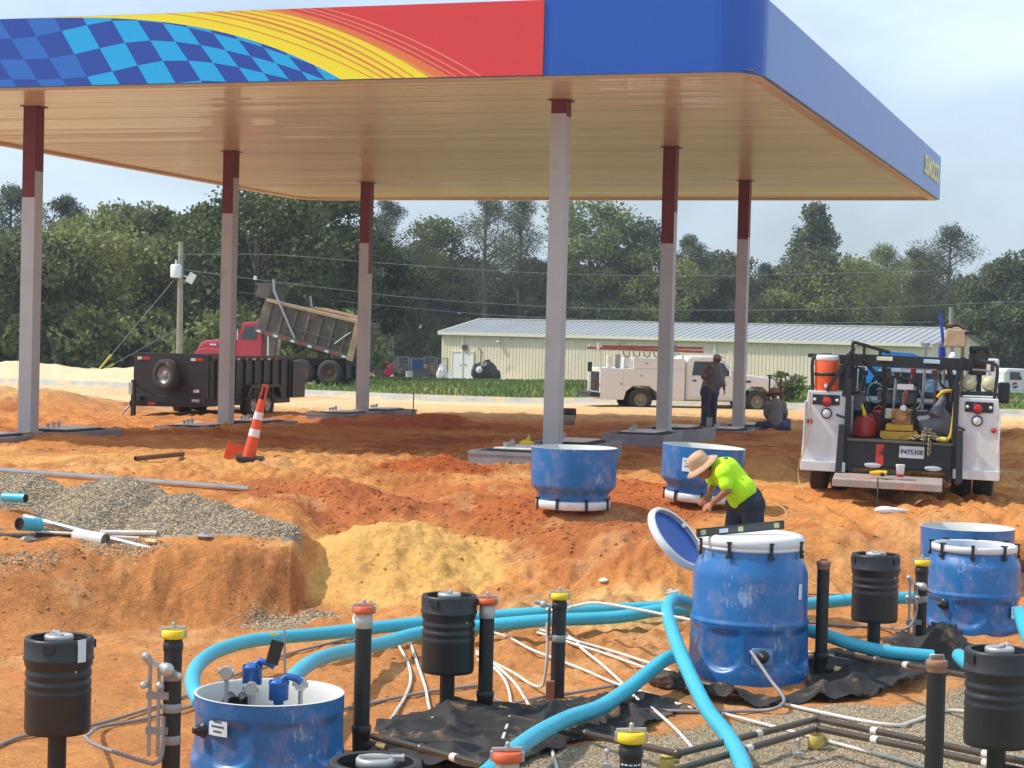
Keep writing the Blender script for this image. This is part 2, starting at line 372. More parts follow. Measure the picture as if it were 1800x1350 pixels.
def np_mesh(name, V, Fq, mats, smooth=True, colour=None):
    me = bpy.data.meshes.new(name); k = Fq.shape[1]
    me.vertices.add(len(V)); me.vertices.foreach_set('co', V.astype(np.float32).ravel())
    me.loops.add(Fq.size); me.loops.foreach_set('vertex_index', Fq.astype(np.int32).ravel())
    me.polygons.add(len(Fq)); me.polygons.foreach_set('loop_start', (np.arange(len(Fq))*k).astype(np.int32))
    me.polygons.foreach_set('use_smooth', np.full(len(Fq), smooth)); me.update(calc_edges=True)
    if colour is not None:
        ca = me.color_attributes.new('zone', 'FLOAT_COLOR', 'POINT'); ca.data.foreach_set('color', np.concatenate([colour, np.ones((len(colour), 1))], 1).astype(np.float32).ravel())
    for m in mats: me.materials.append(m)
    o = bpy.data.objects.new(name, me); COL.objects.link(o); return o
def zone_mat(name, sc=1., rough=.95, bumps=1., amt=.25):
    m = bpy.data.materials.new(name); m.use_nodes = True; nt = m.node_tree; N = nt.nodes; L = nt.links; b = N['Principled BSDF']
    b.inputs['Roughness'].default_value = rough; b.inputs['Specular IOR Level'].default_value = .15
    at = N.new('ShaderNodeAttribute'); at.attribute_name = 'zone'; tc = N.new('ShaderNodeTexCoord')
    n1 = N.new('ShaderNodeTexNoise'); n1.inputs['Scale'].default_value = 16*sc; n1.inputs['Detail'].default_value = 8; n1.inputs['Roughness'].default_value = .7
    n2 = N.new('ShaderNodeTexNoise'); n2.inputs['Scale'].default_value = 1.7*sc; n2.inputs['Detail'].default_value = 6; n2.inputs['Roughness'].default_value = .6
    vo = N.new('ShaderNodeTexVoronoi'); vo.inputs['Scale'].default_value = 38*sc
    for n in (n1, n2, vo): L.new(tc.outputs['Object'], n.inputs['Vector'])
    a = N.new('ShaderNodeMapRange'); a.inputs[1].default_value = .3; a.inputs[2].default_value = .7; a.inputs[3].default_value = 1-amt; a.inputs[4].default_value = 1+amt; L.new(n1.outputs['Fac'], a.inputs[0])
    a2 = N.new('ShaderNodeMapRange'); a2.inputs[1].default_value = .3; a2.inputs[2].default_value = .7; a2.inputs[3].default_value = 1-amt*.7; a2.inputs[4].default_value = 1+amt*.5; L.new(n2.outputs['Fac'], a2.inputs[0])
    mm = N.new('ShaderNodeMath'); mm.operation = 'MULTIPLY'; L.new(a.outputs[0], mm.inputs[0]); L.new(a2.outputs[0], mm.inputs[1])
    sc_ = N.new('ShaderNodeVectorMath'); sc_.operation = 'SCALE'; L.new(at.outputs['Color'], sc_.inputs[0]); L.new(mm.outputs[0], sc_.inputs['Scale'])
    L.new(sc_.outputs[0], b.inputs['Base Color'])
    add = N.new('ShaderNodeMath'); add.operation = 'MULTIPLY_ADD'; L.new(n1.outputs['Fac'], add.inputs[0]); add.inputs[1].default_value = 1.5
    iv = N.new('ShaderNodeMath'); iv.operation = 'MULTIPLY'; L.new(vo.outputs['Distance'], iv.inputs[0]); iv.inputs[1].default_value = -.25; L.new(iv.outputs[0], add.inputs[2])
    bp = N.new('ShaderNodeBump'); bp.inputs['Strength'].default_value = .8*bumps; bp.inputs['Distance'].default_value = .03
    L.new(add.outputs[0], bp.inputs['Height']); L.new(bp.outputs[0], b.inputs['Normal'])
    return m
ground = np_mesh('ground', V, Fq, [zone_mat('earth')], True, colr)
tag(ground, 'orange sand and red clay of the building site', None, kind='structure')

# loose stones and clods
ICO = np.array([(0, 0, 1), (.9, 0, .1), (0, .9, -.1), (-.9, 0, .05), (0, -.9, 0), (0, 0, -1)], float)
ICF = np.array([(0, 1, 2), (0, 2, 3), (0, 3, 4), (0, 4, 1), (5, 2, 1), (5, 3, 2), (5, 4, 3), (5, 1, 4)])
def scatter(name, P, size, flat, cols, label, m, seed=1, smooth=False):
    r = np.random.RandomState(seed); n = len(P)
    sz = size(r, n)[:, None, None]*np.stack([r.uniform(.7, 1.3, n), r.uniform(.6, 1.1, n), r.uniform(.5, .9, n)*flat], 1)[:, None, :]
    b = (ICO[None]+r.uniform(-.22, .22, (n, 6, 3)))*sz
    a = r.uniform(0, 6.28, n); t = r.normal(0, .5, n)
    ca, sa, ct, st = np.cos(a), np.sin(a), np.cos(t), np.sin(t)
    x = b[..., 0]; y = b[..., 1]*ct[:, None]-b[..., 2]*st[:, None]; z = b[..., 1]*st[:, None]+b[..., 2]*ct[:, None]
    b = np.stack([x*ca[:, None]-y*sa[:, None], x*sa[:, None]+y*ca[:, None], z], -1)+P[:, None, :]
    Vv = b.reshape(-1, 3); Ff = (ICF[None]+(np.arange(n)*6)[:, None, None]).reshape(-1, 3)
    cc = np.repeat(cols, 6, 0)
    o = np_mesh(name, Vv, Ff, [m], smooth, cc); return tag(o, label, None, kind='stuff')
stone_mat = zone_mat('stone', 8, .85, .3, .15)
rs = np.random.RandomState(5)
def sample(n, x0, x1, y0, y1, wf):
    x = rs.uniform(x0, x1, n); y = rs.uniform(y0, y1, n); w = wf(x, y); k = rs.uniform(0, 1, n) < w
    x, y = x[k], y[k]; return np.stack([x, y, zt(x, y)], 1)
def gcol(n):
    base = np.array([lin(*c) for c in ((186, 174, 150), (148, 138, 122), (206, 190, 160), (120, 112, 102), (170, 142, 112), (160, 156, 150))])
    return base[rs.randint(0, 6, n)]*rs.uniform(.8, 1.1, (n, 1))*np.array([[1.06, 1., .92]])
P = sample(150000, -2.5, 5.4, 10.8, 16.6, lambda x, y: np.clip(gravel_floor(x, y), 0, 1)*((x/y > -.12) & (x/y < .31)))
scatter('gravel', P, lambda r, n: r.uniform(.007, .014, n), .8, gcol(len(P)), 'beige crushed gravel spread over the pit floor at the bottom right', stone_mat)
def wr(x, y):
    g, gd = gravel_ridge(x, y); z = zt(x, y)
    return (x/y*3312+900 < 532)*((1-ss(.02, .06, z-g))*(y > 19.5-.06*x))*ss(-.35, 0, fbm(x, y, .8, 3, .5, 131)+.5*(1.4-gd))
P = sample(170000, -7.2, -1.6, 18.6, 22.8, wr)
P2 = sample(16000, -5.4, -2.2, 18.2, 19.9, lambda x, y: ss(.0, .35, fbm(x, y, .8, 3, .6, 151))*.6)
P3 = sample(9000, -2.8, -1.3, 17.6, 19.0, lambda x, y: gravel_floor(x, y))
P = np.concatenate([P, P2, P3])
scatter('gravel_heap', P, lambda r, n: r.uniform(.010, .022, n), .8, gcol(len(P))*1.02, 'grey gravel heaped along the top of the bank on the left', stone_mat, 2)
def wc(x, y):
    z = fbm(x, y, 1.5, 3, .5, 161); base = (.05+ss(.1, .5, z)*.3)*ss(13, 19, y)
    for cx, cy, r in ((-2.1, 23.3, 1.7), (-.96, 26.5, 1.1), (1.0, 22.2, 1.5), (.6, 21.2, 1.0), (1.35, 24.6, 1.2), (-1.9, 44, 2.5)):
        base = np.maximum(base, .85*(1-ss(r*.6, r*1.1, np.hypot(x-cx, y-cy))))
    return base*np.clip(1.3-(y-18)/30, .1, 1)*((np.abs(x/y) < .32))
P = sample(150000, -9, 9, 11.5, 34, wc)
cc = zone_colour(P[:, 0], P[:, 1], P[:, 2])*rs.uniform(.8, 1.12, (len(P), 1))
scatter('clods', P, lambda r, n: .007+.035*r.uniform(0, 1, n)**5, .8, cc, 'crumbled red and orange clay clods lying over the dug ground', stone_mat, 3, True)
# ---------------------------------------------------------------- canopy
TH = 0.3285; E1 = Vector((math.cos(TH), -math.sin(TH), 0)); E2 = Vector((math.sin(TH), math.cos(TH), 0))
ZS = HC+3.682; FH = 1.056
O0 = Vector((-8.3278, 32.4996, 0))
AXL, AXR, YF, YB = -4.31, 13.169, -2.848, 19.83
def CP(a, b, z): return O0+E1*a+E2*b+Vector((0, 0, z))
M_canopy = Matrix.Translation(O0) @ Matrix.Rotation(-TH, 4, 'Z')   # canopy frame: x along the front, y to the back
canopy = thing('gas_station_canopy', 'big flat canopy on six grey posts with a checkered and striped front edge', 'canopy', O0, -TH)
# fascia outline with rounded near right and far left corners
def rounded(x0, y0, x1, y1, r, n=10):
    P = []
    for cx, cy, a0 in ((x1-r, y0+r, -90), (x1-.04, y1-.04, 0), (x0+r*1.6, y1-r*1.6, 90), (x0+r, y0+r, 180)):
        rr = {-90: r, 0: .04, 90: r*1.6, 180: r}[a0]
        for k in range(n+1):
            t = R(a0+90*k/n); P.append((cx+rr*math.cos(t), cy+rr*math.sin(t)))
    return P
RC = .62
ring = rounded(AXL, YF, AXR, YB, RC)
inner = rounded(AXL+.06, YF+.06, AXR-.06, YB-.06, RC-.06)
m_blue = mat('fascia_blue', lin(20, 80, 172), .34, var=.03, vs=1, coat=.15)
m_white_trim = mat('trim_cream', lin(205, 190, 165), .45, var=.05)
mb = MB(); n = len(ring)
vs = [(x, y, ZS) for x, y in ring]+[(x, y, ZS+FH) for x, y in ring]+[(x, y, ZS+FH) for x, y in inner]+[(x, y, ZS) for x, y in inner]
fs = []
for i in range(n):
    j = (i+1) % n
    for k in range(3): fs.append((k*n+i, k*n+j, (k+1)*n+j, (k+1)*n+i))
    fs.append((3*n+i, 3*n+j, j, i))
mb.add(vs, fs); fascia = mb.build('fascia', m_blue, canopy)
# thin trim lip under the fascia
mb = MB(); lip = rounded(AXL+.07, YF+.07, AXR-.07, YB-.07, RC-.07); lip2 = rounded(AXL+.24, YF+.24, AXR-.24, YB-.24, RC-.2)
vs = [(x, y, ZS-.0) for x, y in lip]+[(x, y, ZS-.025) for x, y in lip]+[(x, y, ZS-.025) for x, y in lip2]+[(x, y, ZS+.03) for x, y in lip2]; fs = []
for i in range(n):
    j = (i+1) % n
    for k in range(3): fs.append((k*n+i, k*n+j, (k+1)*n+j, (k+1)*n+i))
mb.add(vs, fs); mb.build('edge_trim', mat('trim_tan', lin(214, 190, 160), .5, var=.06), canopy)
# soffit: glossy cream deck pans running along the front direction, each with a small raised seam
m_soff = mat('soffit_cream', lin(222, 210, 188), .29, var=.04, vs=.5, spec=.55, coat=.2)
mb = MB(); p = .305; y = YF+.1
while y < YB-.1:
    y2 = min(y+p, YB-.1); zz = rng.uniform(-.0015, .0015); t = rng.uniform(-.0012, .0012)
    mb.add([(AXL+.1, y, ZS+.035+zz-t), (AXR-.1, y, ZS+.035+zz-t), (AXR-.1, y2-.02, ZS+.035+zz+t), (AXL+.1, y2-.02, ZS+.035+zz+t), (AXR-.1, y2-.02, ZS+.06), (AXL+.1, y2-.02, ZS+.06), (AXR-.1, y2, ZS+.06), (AXL+.1, y2, ZS+.06)],
           [(0, 3, 2, 1), (3, 5, 4, 2), (5, 7, 6, 4)])
    y = y2
def clip_corner(mb):
    pass
mb.build('soffit', m_soff, canopy)
mb = MB(); mb.box(((AXL+AXR)/2, (YF+YB)/2, ZS+.5), (AXR-AXL-.4, YB-YF-.4, .06)); mb.build('roof_deck', mat('deck_grey', (.4, .4, .4), .6), canopy)
# front graphic: real coloured film on the fascia; outlines measured on the front plane
O_f = CP(0, YF, 0); n_f = E2
def FA(zx, zy):
    px, py = zx/1.875, zy/1.875
    d = ray(px, py); t = (O_f-Vector((0, 0, HC))).dot(n_f)/d.dot(n_f); P_ = Vector((0, 0, HC))+d*t
    return (P_-CP(0, 0, 0)).dot(E1), P_.z-ZS
VT, VB = FH-.004, .004
SC_ = {}
def curve(top, bot, kind, n=26):
    """top,bot: zoomed photo x of the ends; converts to (a, z) on the fascia"""
    A0 = FA(top, 56-top*.031)[0]; A1 = FA(bot, 290-bot*.0195)[0]; pts = []
    for k in range(n+1):
        s = k/n; v = {3: .04*s+.96*s**2.9, 2: .42*s+.58*s*s, 1: .62*s+.38*s*s}[kind]
        pts.append((A0+(A1-A0)*s, VT+(VB-VT)*v))
    return pts
cols_f = {'yel': (250, 226, 20), 'ora': (240, 150, 50), 'red': (222, 50, 44), 'dor': (232, 120, 56), 'lin': (238, 132, 96), 'blu': (24, 64, 158), 'cya': (10, 168, 226), 'mid': (36, 104, 190)}
fk = list(cols_f); fm = [mat('film_'+k, lin(*cols_f[k]), .25, var=.02, vs=2, coat=.3) for k in fk]
mb = MB(); A_RB = FA(1792, 150)[0]
def film(poly, k, lv):
    mb.mi = fk.index(k); y = YF-.002-lv*.0012
    mb.add([(a, y, ZS+z) for a, z in poly], [tuple(range(len(poly)))])
# checker: warped cells
def wv(u): return np.interp(u, [-500, -400, -300, -235, -165, -100, -30, 45, 130, 215, 305, 395, 500, 700], [62, 62, 57, 44, 27, 12, 0, -1, 7, 21, 42, 65, 98, 170])
def cp_(i, j):
    x = 370+i*83+j*42; return FA(x, 68+j*70+float(wv(x-85*j-400))-4*j)
film([(AXL+RC, VB), (FA(1150, 270)[0], VB), (FA(1150, 0)[0], VT), (AXL+RC, VT)], 'blu', 0)
def clipz(poly):
    for lim, sgn in ((VB, 1), (VT, -1)):
        out_ = []
        for q in range(len(poly)):
            a, b = poly[q], poly[(q+1) % len(poly)]; ia = (a[1]-lim)*sgn >= 0; ib = (b[1]-lim)*sgn >= 0
            if ia: out_.append(a)
            if ia != ib:
                t = (lim-a[1])/(b[1]-a[1]); out_.append((a[0]+(b[0]-a[0])*t, lim))
        poly = out_
        if len(poly) < 3: return None
    return poly
for i in range(-10, 10):
    for j in range(-2, 4):
        if (i+j) % 2 == 0 and min(cp_(i, j)[0], cp_(i, j+1)[0]) > AXL+RC:
            q = clipz([cp_(i, j), cp_(i+1, j), cp_(i+1, j+1), cp_(i, j+1)])
            if q: film(q, 'mid' if i+j*.5 < -2.2 else 'cya', 1)
def right_of(c, k, lv): film(c+[(A_RB, VB), (A_RB, VT)], k, lv)
C0 = curve(60, 1125, 3); right_of(C0, 'yel', 2)
lv = 3
for t, b, w, k in ((545, 1228, 6, 'dor'), (640, 1262, 11, 'ora'), (700, 1292, 12, 'dor'), (758, 1325, 13, 'ora'), (820, 1362, 9, 'ora')):
    right_of(curve(t, b, 2), k, lv); right_of(curve(t+w*2.2, b+w, 2), 'yel', lv+1); lv += 2
right_of(curve(858, 1415, 2), 'ora', lv); lv += 1
right_of(curve(900, 1440, 1), 'dor', lv); lv += 1
right_of(curve(945, 1487, 1), 'red', lv); lv += 1
for t, b in ((975, 1500), (1008, 1536), (1056, 1580)):
    right_of(curve(t, b, 1), 'lin', lv); right_of(curve(t+14, b+9, 1), 'red', lv+1); lv += 2
mb.build('front_graphic', fm, canopy)
# lettering at the far end of the right fascia
vs, fs = text_mb('SUNOCO', .62, .02, .15, 1.02, .012)
mb = MB(); T = Matrix(((0, 0, 1, AXR+.012), (1, 0, 0, YB-2.05), (0, 1, 0, ZS+.55), (0, 0, 0, 1)))
vx = max(v[0] for v in vs)-min(v[0] for v in vs)
mb.add([(v[0]*2.9/vx, v[1]*1.0, v[2]) for v in vs], fs, M=T); mb.build('lettering', mat('letter_yellow', lin(238, 232, 160), .4, var=.03), canopy)
# posts: x, y, foot z, band of red primer left on each
POSTS = [(-8.253, 32.185, .13, 1.55, 1.1), (-5.959, 39.329, -.06, 1.3, .55), (-3.680, 46.482, -.02, 1.5, 2.25), (.662, 29.523, .27, .22, .26), (2.941, 36.248, .24, 1.85, 1.25), (5.222, 43.242, .0, 1.35, 1.3)]
m_post = mat('post_grey', lin(186, 185, 184), .5, var=.07, vs=1.5, dirt=lin(176, 156, 142), ds=.9, dthr=.62); m_prim = mat('red_primer', lin(112, 36, 34), .55, var=.15, vs=3)
for x, y, zb, rf, rs_ in POSTS:
    l = Vector((x, y, 0))-O0; a, b = l.dot(E1), l.dot(E2)
    hw = .125; mb = MB()
    z0 = zb-.45; zt_ = ZS+.034
    # each side face is split where the paint stops
    for k, (dx, dy) in enumerate(((0, -1), (1, 0), (0, 1), (-1, 0))):
        zp = zt_-(rf if k in (0, 3) else rs_)
        px_, py_ = -dy, dx
        def q(s, z, o=1): return (a+dx*hw*o+px_*hw*s, b+dy*hw*o+py_*hw*s, z)
        mb.mi = 0; mb.add([q(-1, z0), q(1, z0), q(1, zp), q(-1, zp)], [(0, 1, 2, 3)])
        mb.mi = 1; mb.add([q(-1, zp), q(1, zp), q(1, zt_), q(-1, zt_)], [(0, 1, 2, 3)])
    mb.mi = 1; mb.box((a, b, zt_-.008), (.34, .34, .012))
    mb.mi = 0; mb.box((a, b, zb-.01), (.36, .36, .02))
    mb.build('post', [m_post, m_prim], canopy)

# ---------------------------------------------------------------- pump island forms (dog-bone steel forms with sump boxes)
m_form = mat('form_grey', lin(140, 138, 140), .5, var=.12, vs=4, dirt=lin(170, 120, 80), ds=2.2, dthr=.62)
m_wht = mat('sump_white', lin(225, 220, 212), .5, var=.08, dirt=lin(190, 140, 100), ds=5, dthr=.62)
m_dark = mat('dark_gasket', (.03, .03, .035), .6)
def island(cx, cy, zt_, ang, ln, wd, h, label, boxes=((-1, 1), (1, 1)), dec='', notch=.55):
    t = thing('pump_island_form', label, 'island form', (cx, cy, zt_), ang, 'steel forms of the pump islands')
    hl, hw = ln/2, wd/2; nw = hw*notch
    out = [(-hl, -hw), (-hl*.32, -hw), (-hl*.18, -nw), (hl*.18, -nw), (hl*.32, -hw), (hl, -hw), (hl, hw), (hl*.32, hw), (hl*.18, nw), (-hl*.18, nw), (-hl*.32, hw), (-hl, hw)]
    mb = MB(); th = .05; n = len(out)
    def ins(d): return [(x-math.copysign(d, x), y-math.copysign(d, y)) for x, y in out]
    a, b = ins(0), ins(th)
    vs = [(x, y, -h) for x, y in a]+[(x, y, -.05) for x, y in a]+[(x*1.005, y*1.012, -.05) for x, y in a]+[(x*1.005, y*1.012, 0) for x, y in a]+[(x, y, 0) for x, y in b]+[(x, y, -.06) for x, y in b]
    fs = []
    for k in range(5):
        for i in range(n):
            j = (i+1) % n; fs.append((k*n+i, k*n+j, (k+1)*n+j, (k+1)*n+i))
    mb.add(vs, fs); mb.build('steel_skirt', m_form, t)
    mb = MB(); mb.add([(x, y, -.06) for x, y in b], [tuple(range(n))]); mb.build('infill', mat('infill', lin(96, 92, 90), .8, var=.3, dirt=lin(180, 110, 60), ds=3, dthr=.5), t)
    for s, full in boxes:
        x0 = s*hl*.6; L_ = hl*.56; Wd = hw*.85
        mb = MB(); mb.box((x0, 0, -.02), (L_, Wd*1.5, .05)); mb.box((x0, 0, .012), (L_*.95, Wd*1.4, .016)); mb.build('sump_frame', m_dark, t)
        mb = MB(); mb.box((x0, 0, .03), (L_*.86, Wd*1.25, .02)); 
        mb.box((x0-L_*.1, 0, .045), (.1, .12, .012)); mb.build('sump_pan', m_wht, t, bevel=.004)
        for k in range(3):
            mb = MB(); xx = x0+L_*(-.3+.14*k); mb.cyl((xx, hw*.3, .03), (xx, hw*.3, .10+.02*k), .03, n=8)
            mb.cyl((xx, hw*.3, .09), (xx, hw*.3, .11), .04, n=8)
            mb.build('riser_stub', mat('galv', (.45, .45, .45), .4, .6, var=.2), t)
    return t
IA = math.pi/2-TH
i1 = island(.62, 29.5, .27, IA, 4.3, 1.15, .34, 'grey steel island form at the foot of the nearest post, yellow rag on it')
i2 = island(2.9, 36.2, .24, IA, 4.3, 1.15, .34, 'grey steel island form behind the blue rings, the standing man on its right end')
i3 = island(5.2, 43.2, .02, IA, 4.0, 1.15, .3, 'grey steel island form where the worker with the hat sits on the ground')
i4 = island(-8.25, 32.1, .12, IA, 4.3, 1.2, .34, 'grey steel island form with a white sump pan at the foot of the leftmost post')
i5 = island(-5.9, 39.4, .0, IA, 4.2, 1.15, .3, 'grey steel island form behind the traffic post, beside the black trailer')
i6 = island(-3.65, 46.5, .04, IA, 4.2, 1.15, .3, 'low grey steel island form half buried at the foot of the farthest left post')
# ---------------------------------------------------------------- road, kerb
def strip(name, pts, w0, w1, dz, m, label, kind='structure', step=1.5, profile=None):
    """ribbon on the ground following pts, offsets w0..w1 across"""
    pts = smooth_path([Vector((x, y, 0)) for x, y in pts], 10); mb = MB(); prof = profile or [(w0, dz), (w1, dz)]
    vs = []; k = len(prof)
    for i, p in enumerate(pts):
        d = (pts[min(i+1, len(pts)-1)]-pts[max(i-1, 0)]).normalized(); nrm = Vector((-d.y, d.x, 0))
        for w, z in prof:
            q = p+nrm*w; vs.append((q.x, q.y, zg(q.x, q.y)*.0+zbase(q.x, q.y)+z))
    fs = [(i*k+j, i*k+j+1, (i+1)*k+j+1, (i+1)*k+j) for i in range(len(pts)-1) for j in range(k-1)]
    mb.add(vs, fs); o = mb.build(name, m); return tag(o, label, None, kind=kind)
def zbase(x, y):
    return float(far_drop(np.array([float(x)]), np.array([float(y)]))[0])+.03
m_conc = mat('concrete', lin(178, 172, 160), .85, var=.15, vs=2, dirt=lin(205, 180, 140), ds=1.2, dthr=.5, bump=.2)
kl = [(-24, 72), (-14, 68), (-7, 65), (-3.5, 63.2), (0, 62.4), (4, 61.6), (9, 60.6), (15, 59.5), (24, 58)]
strip('kerb', kl, 0, 0, 0, m_conc, 'pale concrete kerb and gutter along the far side of the site', profile=[(-.75, -.06), (-.6, .03), (-.12, .02), (0, .14), (.16, .15), (.2, -.06)])
strip('road', [(x, y+.3) for x, y in kl], 0, 0, 0, mat('old_asphalt', lin(150, 146, 138), .9, var=.15, vs=1.5, dirt=lin(200, 178, 140), ds=.8, dthr=.48), 'dusty grey road beyond the kerb', profile=[(0, .0), (2.6, .03), (2.7, -.1)])

# ---------------------------------------------------------------- metal building
ED = ((777, 155.0), (1650, 133.0))
A = W(777, 584, 155); B = W(1636, 613, 134); zE = (A.z+B.z)/2; 
bl = (B-A); bl.z = 0; BL = bl.length; bd = bl.normalized(); bn = Vector((-bd.y, bd.x, 0)); bang = math.atan2(bd.y, bd.x)
zE = W(777, 583, 155).z; zF = -1.75; BWD = 12.; zR = zE+1.15
bld = thing('metal_building', 'long low cream metal-sided building with a pale grey ribbed roof', 'building', (A.x, A.y, zF), bang)
H_ = zE-zF
m_cream = mat('cream_siding', lin(232, 219, 192), .55, var=.05, vs=.4, dirt=lin(190, 180, 152), ds=.5, dthr=.6)
mb = MB(); p = .3; k = 0; x = 0
prof = []
while x < BL:
    prof += [(x, 0), (x+.2, 0), (x+.225, .035), (x+.275, .035)]; x += p
prof.append((BL, 0))
vs = [(a, b, 0) for a, b in prof]+[(a, b, H_) for a, b in prof]; n = len(prof)
mb.add(vs, [(i, i+1, n+i+1, n+i) for i in range(n-1)])
mb.add([(0, 0, 0), (0, BWD, 0), (0, BWD, H_), (0, BWD/2, H_+1.15), (0, 0, H_), (BL, 0, 0), (BL, BWD, 0), (BL, BWD, H_), (BL, BWD/2, H_+1.15), (BL, 0, H_)], [(0, 1, 2, 3, 4), (5, 9, 8, 7, 6), (1, 6, 7, 2)])
mb.build('wall', m_cream, bld)
mb = MB(); prof = []; x = -.15
while x < BL+.15: prof += [(x, 0), (x+.42, 0), (x+.46, .06), (x+.52, .06), (x+.56, 0)]; x += .6
n = len(prof); rise = 1.15
vs = [(a, -.25, H_-.02+b) for a, b in prof]+[(a, BWD/2, H_+rise+b+.02) for a, b in prof]+[(a, BWD+.25, H_-.02+b) for a, b in prof]
mb.add(vs, [(r*n+i, r*n+i+1, (r+1)*n+i+1, (r+1)*n+i) for r in range(2) for i in range(n-1)])
rf = mb.build('roof', mat('galvalume', lin(162, 164, 164), .5, .1, var=.06, vs=.3), bld)
mb = MB(); mb.box((BL/2, -.29, H_-.12), (BL+.4, .12, .26)); mb.bar((-.17, -.3, H_-.1), (-.17, BWD/2, H_+rise-.08), .1, .28); mb.box((BL/2, BWD/2, H_+rise+.06), (BL+.3, .4, .05)); mb.build('eave_trim', mat('trim_white', lin(226, 222, 206), .5, var=.04), bld)
for x in (2.1, 24.6, 36.5):
    mb = MB(); mb.box((x, -.1, H_/2-.1), (.12, .1, H_-.3)); mb.build('downpipe', MAT['trim_white'], bld)
def bx(px): # along-wall coordinate where a photo x falls
    d = ray(px, 620); t = (A.x*bd.y-A.y*bd.x)/(d.x*bd.y-d.y*bd.x); return (Vector((d.x*t, d.y*t, 0))-Vector((A.x, A.y, 0))).dot(bd)
x0, x1 = bx(797), bx(832)
dr = MB(); dr.box(((x0+x1)/2, -.03, 1.2), (x1-x0, .1, 2.3)); dr = dr.build('door', mat('door_white', lin(232, 232, 230), .5, var=.05, dirt=lin(170, 165, 160), ds=2, dthr=.68), bld)
mb = MB(); mb.box((x0-.05, -.05, 1.2), (.1, .14, 2.4)); mb.box((x1+.05, -.05, 1.2), (.1, .14, 2.4)); mb.box(((x0+x1)/2, -.05, 2.4), (x1-x0+.2, .14, .1)); mb.build('door_frame', MAT['trim_white'], dr)
mb = MB(); mb.box(((x0+x1)/2-.15, -.1, 1.3), (.12, .06, .08)); mb.box(((x0+x1)/2+.3, -.1, 1.35), (.12, .06, .08)); mb.box(((x0+x1)/2, -.09, 1.2), (.012, .02, 2.2)); mb.build('door_handle', m_dark, dr)
mb = MB(); x = bx(818); mb.box((x, -.16, 3.0-.2), (.38, .25, .36), rot=(0, 0, 0)); mb.box((x-.2, -.18, 2.7), (.1, .1, .1)); mb.build('electric_box', mat('box_brown', (.09, .075, .06), .6), bld, bevel=.02)
mb = MB(); x = bx(879); mb.lathe([(0, .1), (.12, .08), (.2, 0), (.21, -.05), (0, -.05)], 14, (x, -.25, 3.35-.05)); mb.box((x, -.08, 3.38), (.08, .3, .06)); mb.build('wall_lamp', mat('lamp_metal', (.6, .6, .6), .3, .7), bld)
mb = MB(); mb.cyl((bx(846), -.08, 2.4), (bx(846), -.08, .5), .03, n=6); mb.bar((bx(843), -.1, 2.75), (bx(849), -.1, 2.35), .06); mb.build('conduit', m_dark, bld)
mb = MB(); mb.box((bx(1183), -.1, 3.2), (.7, .14, .4)); mb.build('louvre', mat('louvre_grey', (.3, .31, .32), .5), bld)
mb = MB(); mb.box(((bx(795)+bx(930))/2, -.6, -.02), (bx(930)-bx(770), 1.3, .22)); o = mb.build('concrete_apron', m_conc, bld)

# ---------------------------------------------------------------- utility poles and wires
m_wood = mat('pole_wood', lin(150, 145, 130), .85, var=.2, vs=3)
def pole(px, pyb, pyt, D, r, label, gr='utility poles in front of the trees', lean=0):
    b = W(px, pyb, D); t_ = W(px+lean, pyt, D); t = thing('utility_pole', label, 'utility pole', (b.x, b.y, b.z), 0, gr)
    mb = MB(); mb.tube([(0, 0, 0), ((t_-b).x, 0, (t_-b).z)], [r, r*.7], 10); mb.build('shaft', m_wood, t); return t, b, t_
p1, b1, t1 = pole(315, 660, 425, 92, .17, 'grey wooden pole with a white transformer can, left of the dump truck', lean=3)
h = t1.z-b1.z; s_ = 3312/92
mb = MB(); zc = h-52/s_; mb.lathe([(0, -.32), (.26, -.32), (.27, -.25), (.27, .28), (.2, .33), (0, .35)], 18, (-.22, -.25, zc)); mb.cyl((-.22, -.25, zc+.33), (-.22, -.25, zc+.55), .05, n=8); mb.build('transformer', mat('can_white', lin(222, 226, 228), .4, var=.04), p1)
mb = MB(); mb.bar((.1, 0, zc-.2), (.42, -.1, zc-.3), .06); mb.box((.5, -.1, zc-.32), (.34, .2, .5), rot=(0, .5, 0)); mb.build('meter_box', mat('can_white', (1, 1, 1)), p1)
mb = MB()
for k in range(1): mb.cyl((0, 0, h-2*k*.4-.2), (.7, 0, h-2*k*.4-.12), .035, n=6)
mb.build('insulator_arm', m_dark, p1)
p2, b2, t2 = pole(687, 640, 518, 120, .2, 'pale wooden pole rising behind the fence left of the cream building')
h2 = t2.z-b2.z; mb = MB(); mb.tube([(-.15, -.2, 0), (-.16, -.2, h2*.75), (-.35, -.15, h2*.8)], .09, 6); mb.build('riser_pipe', m_conc, p2)
p3, b3, t3 = pole(1672, 640, 540, 128, .19, 'wooden pole rising behind the right service truck')
mb = MB(); mb.box((.4, 0, t3.z-b3.z-.4), (.5, .2, .1)); mb.build('bracket', m_dark, p3)
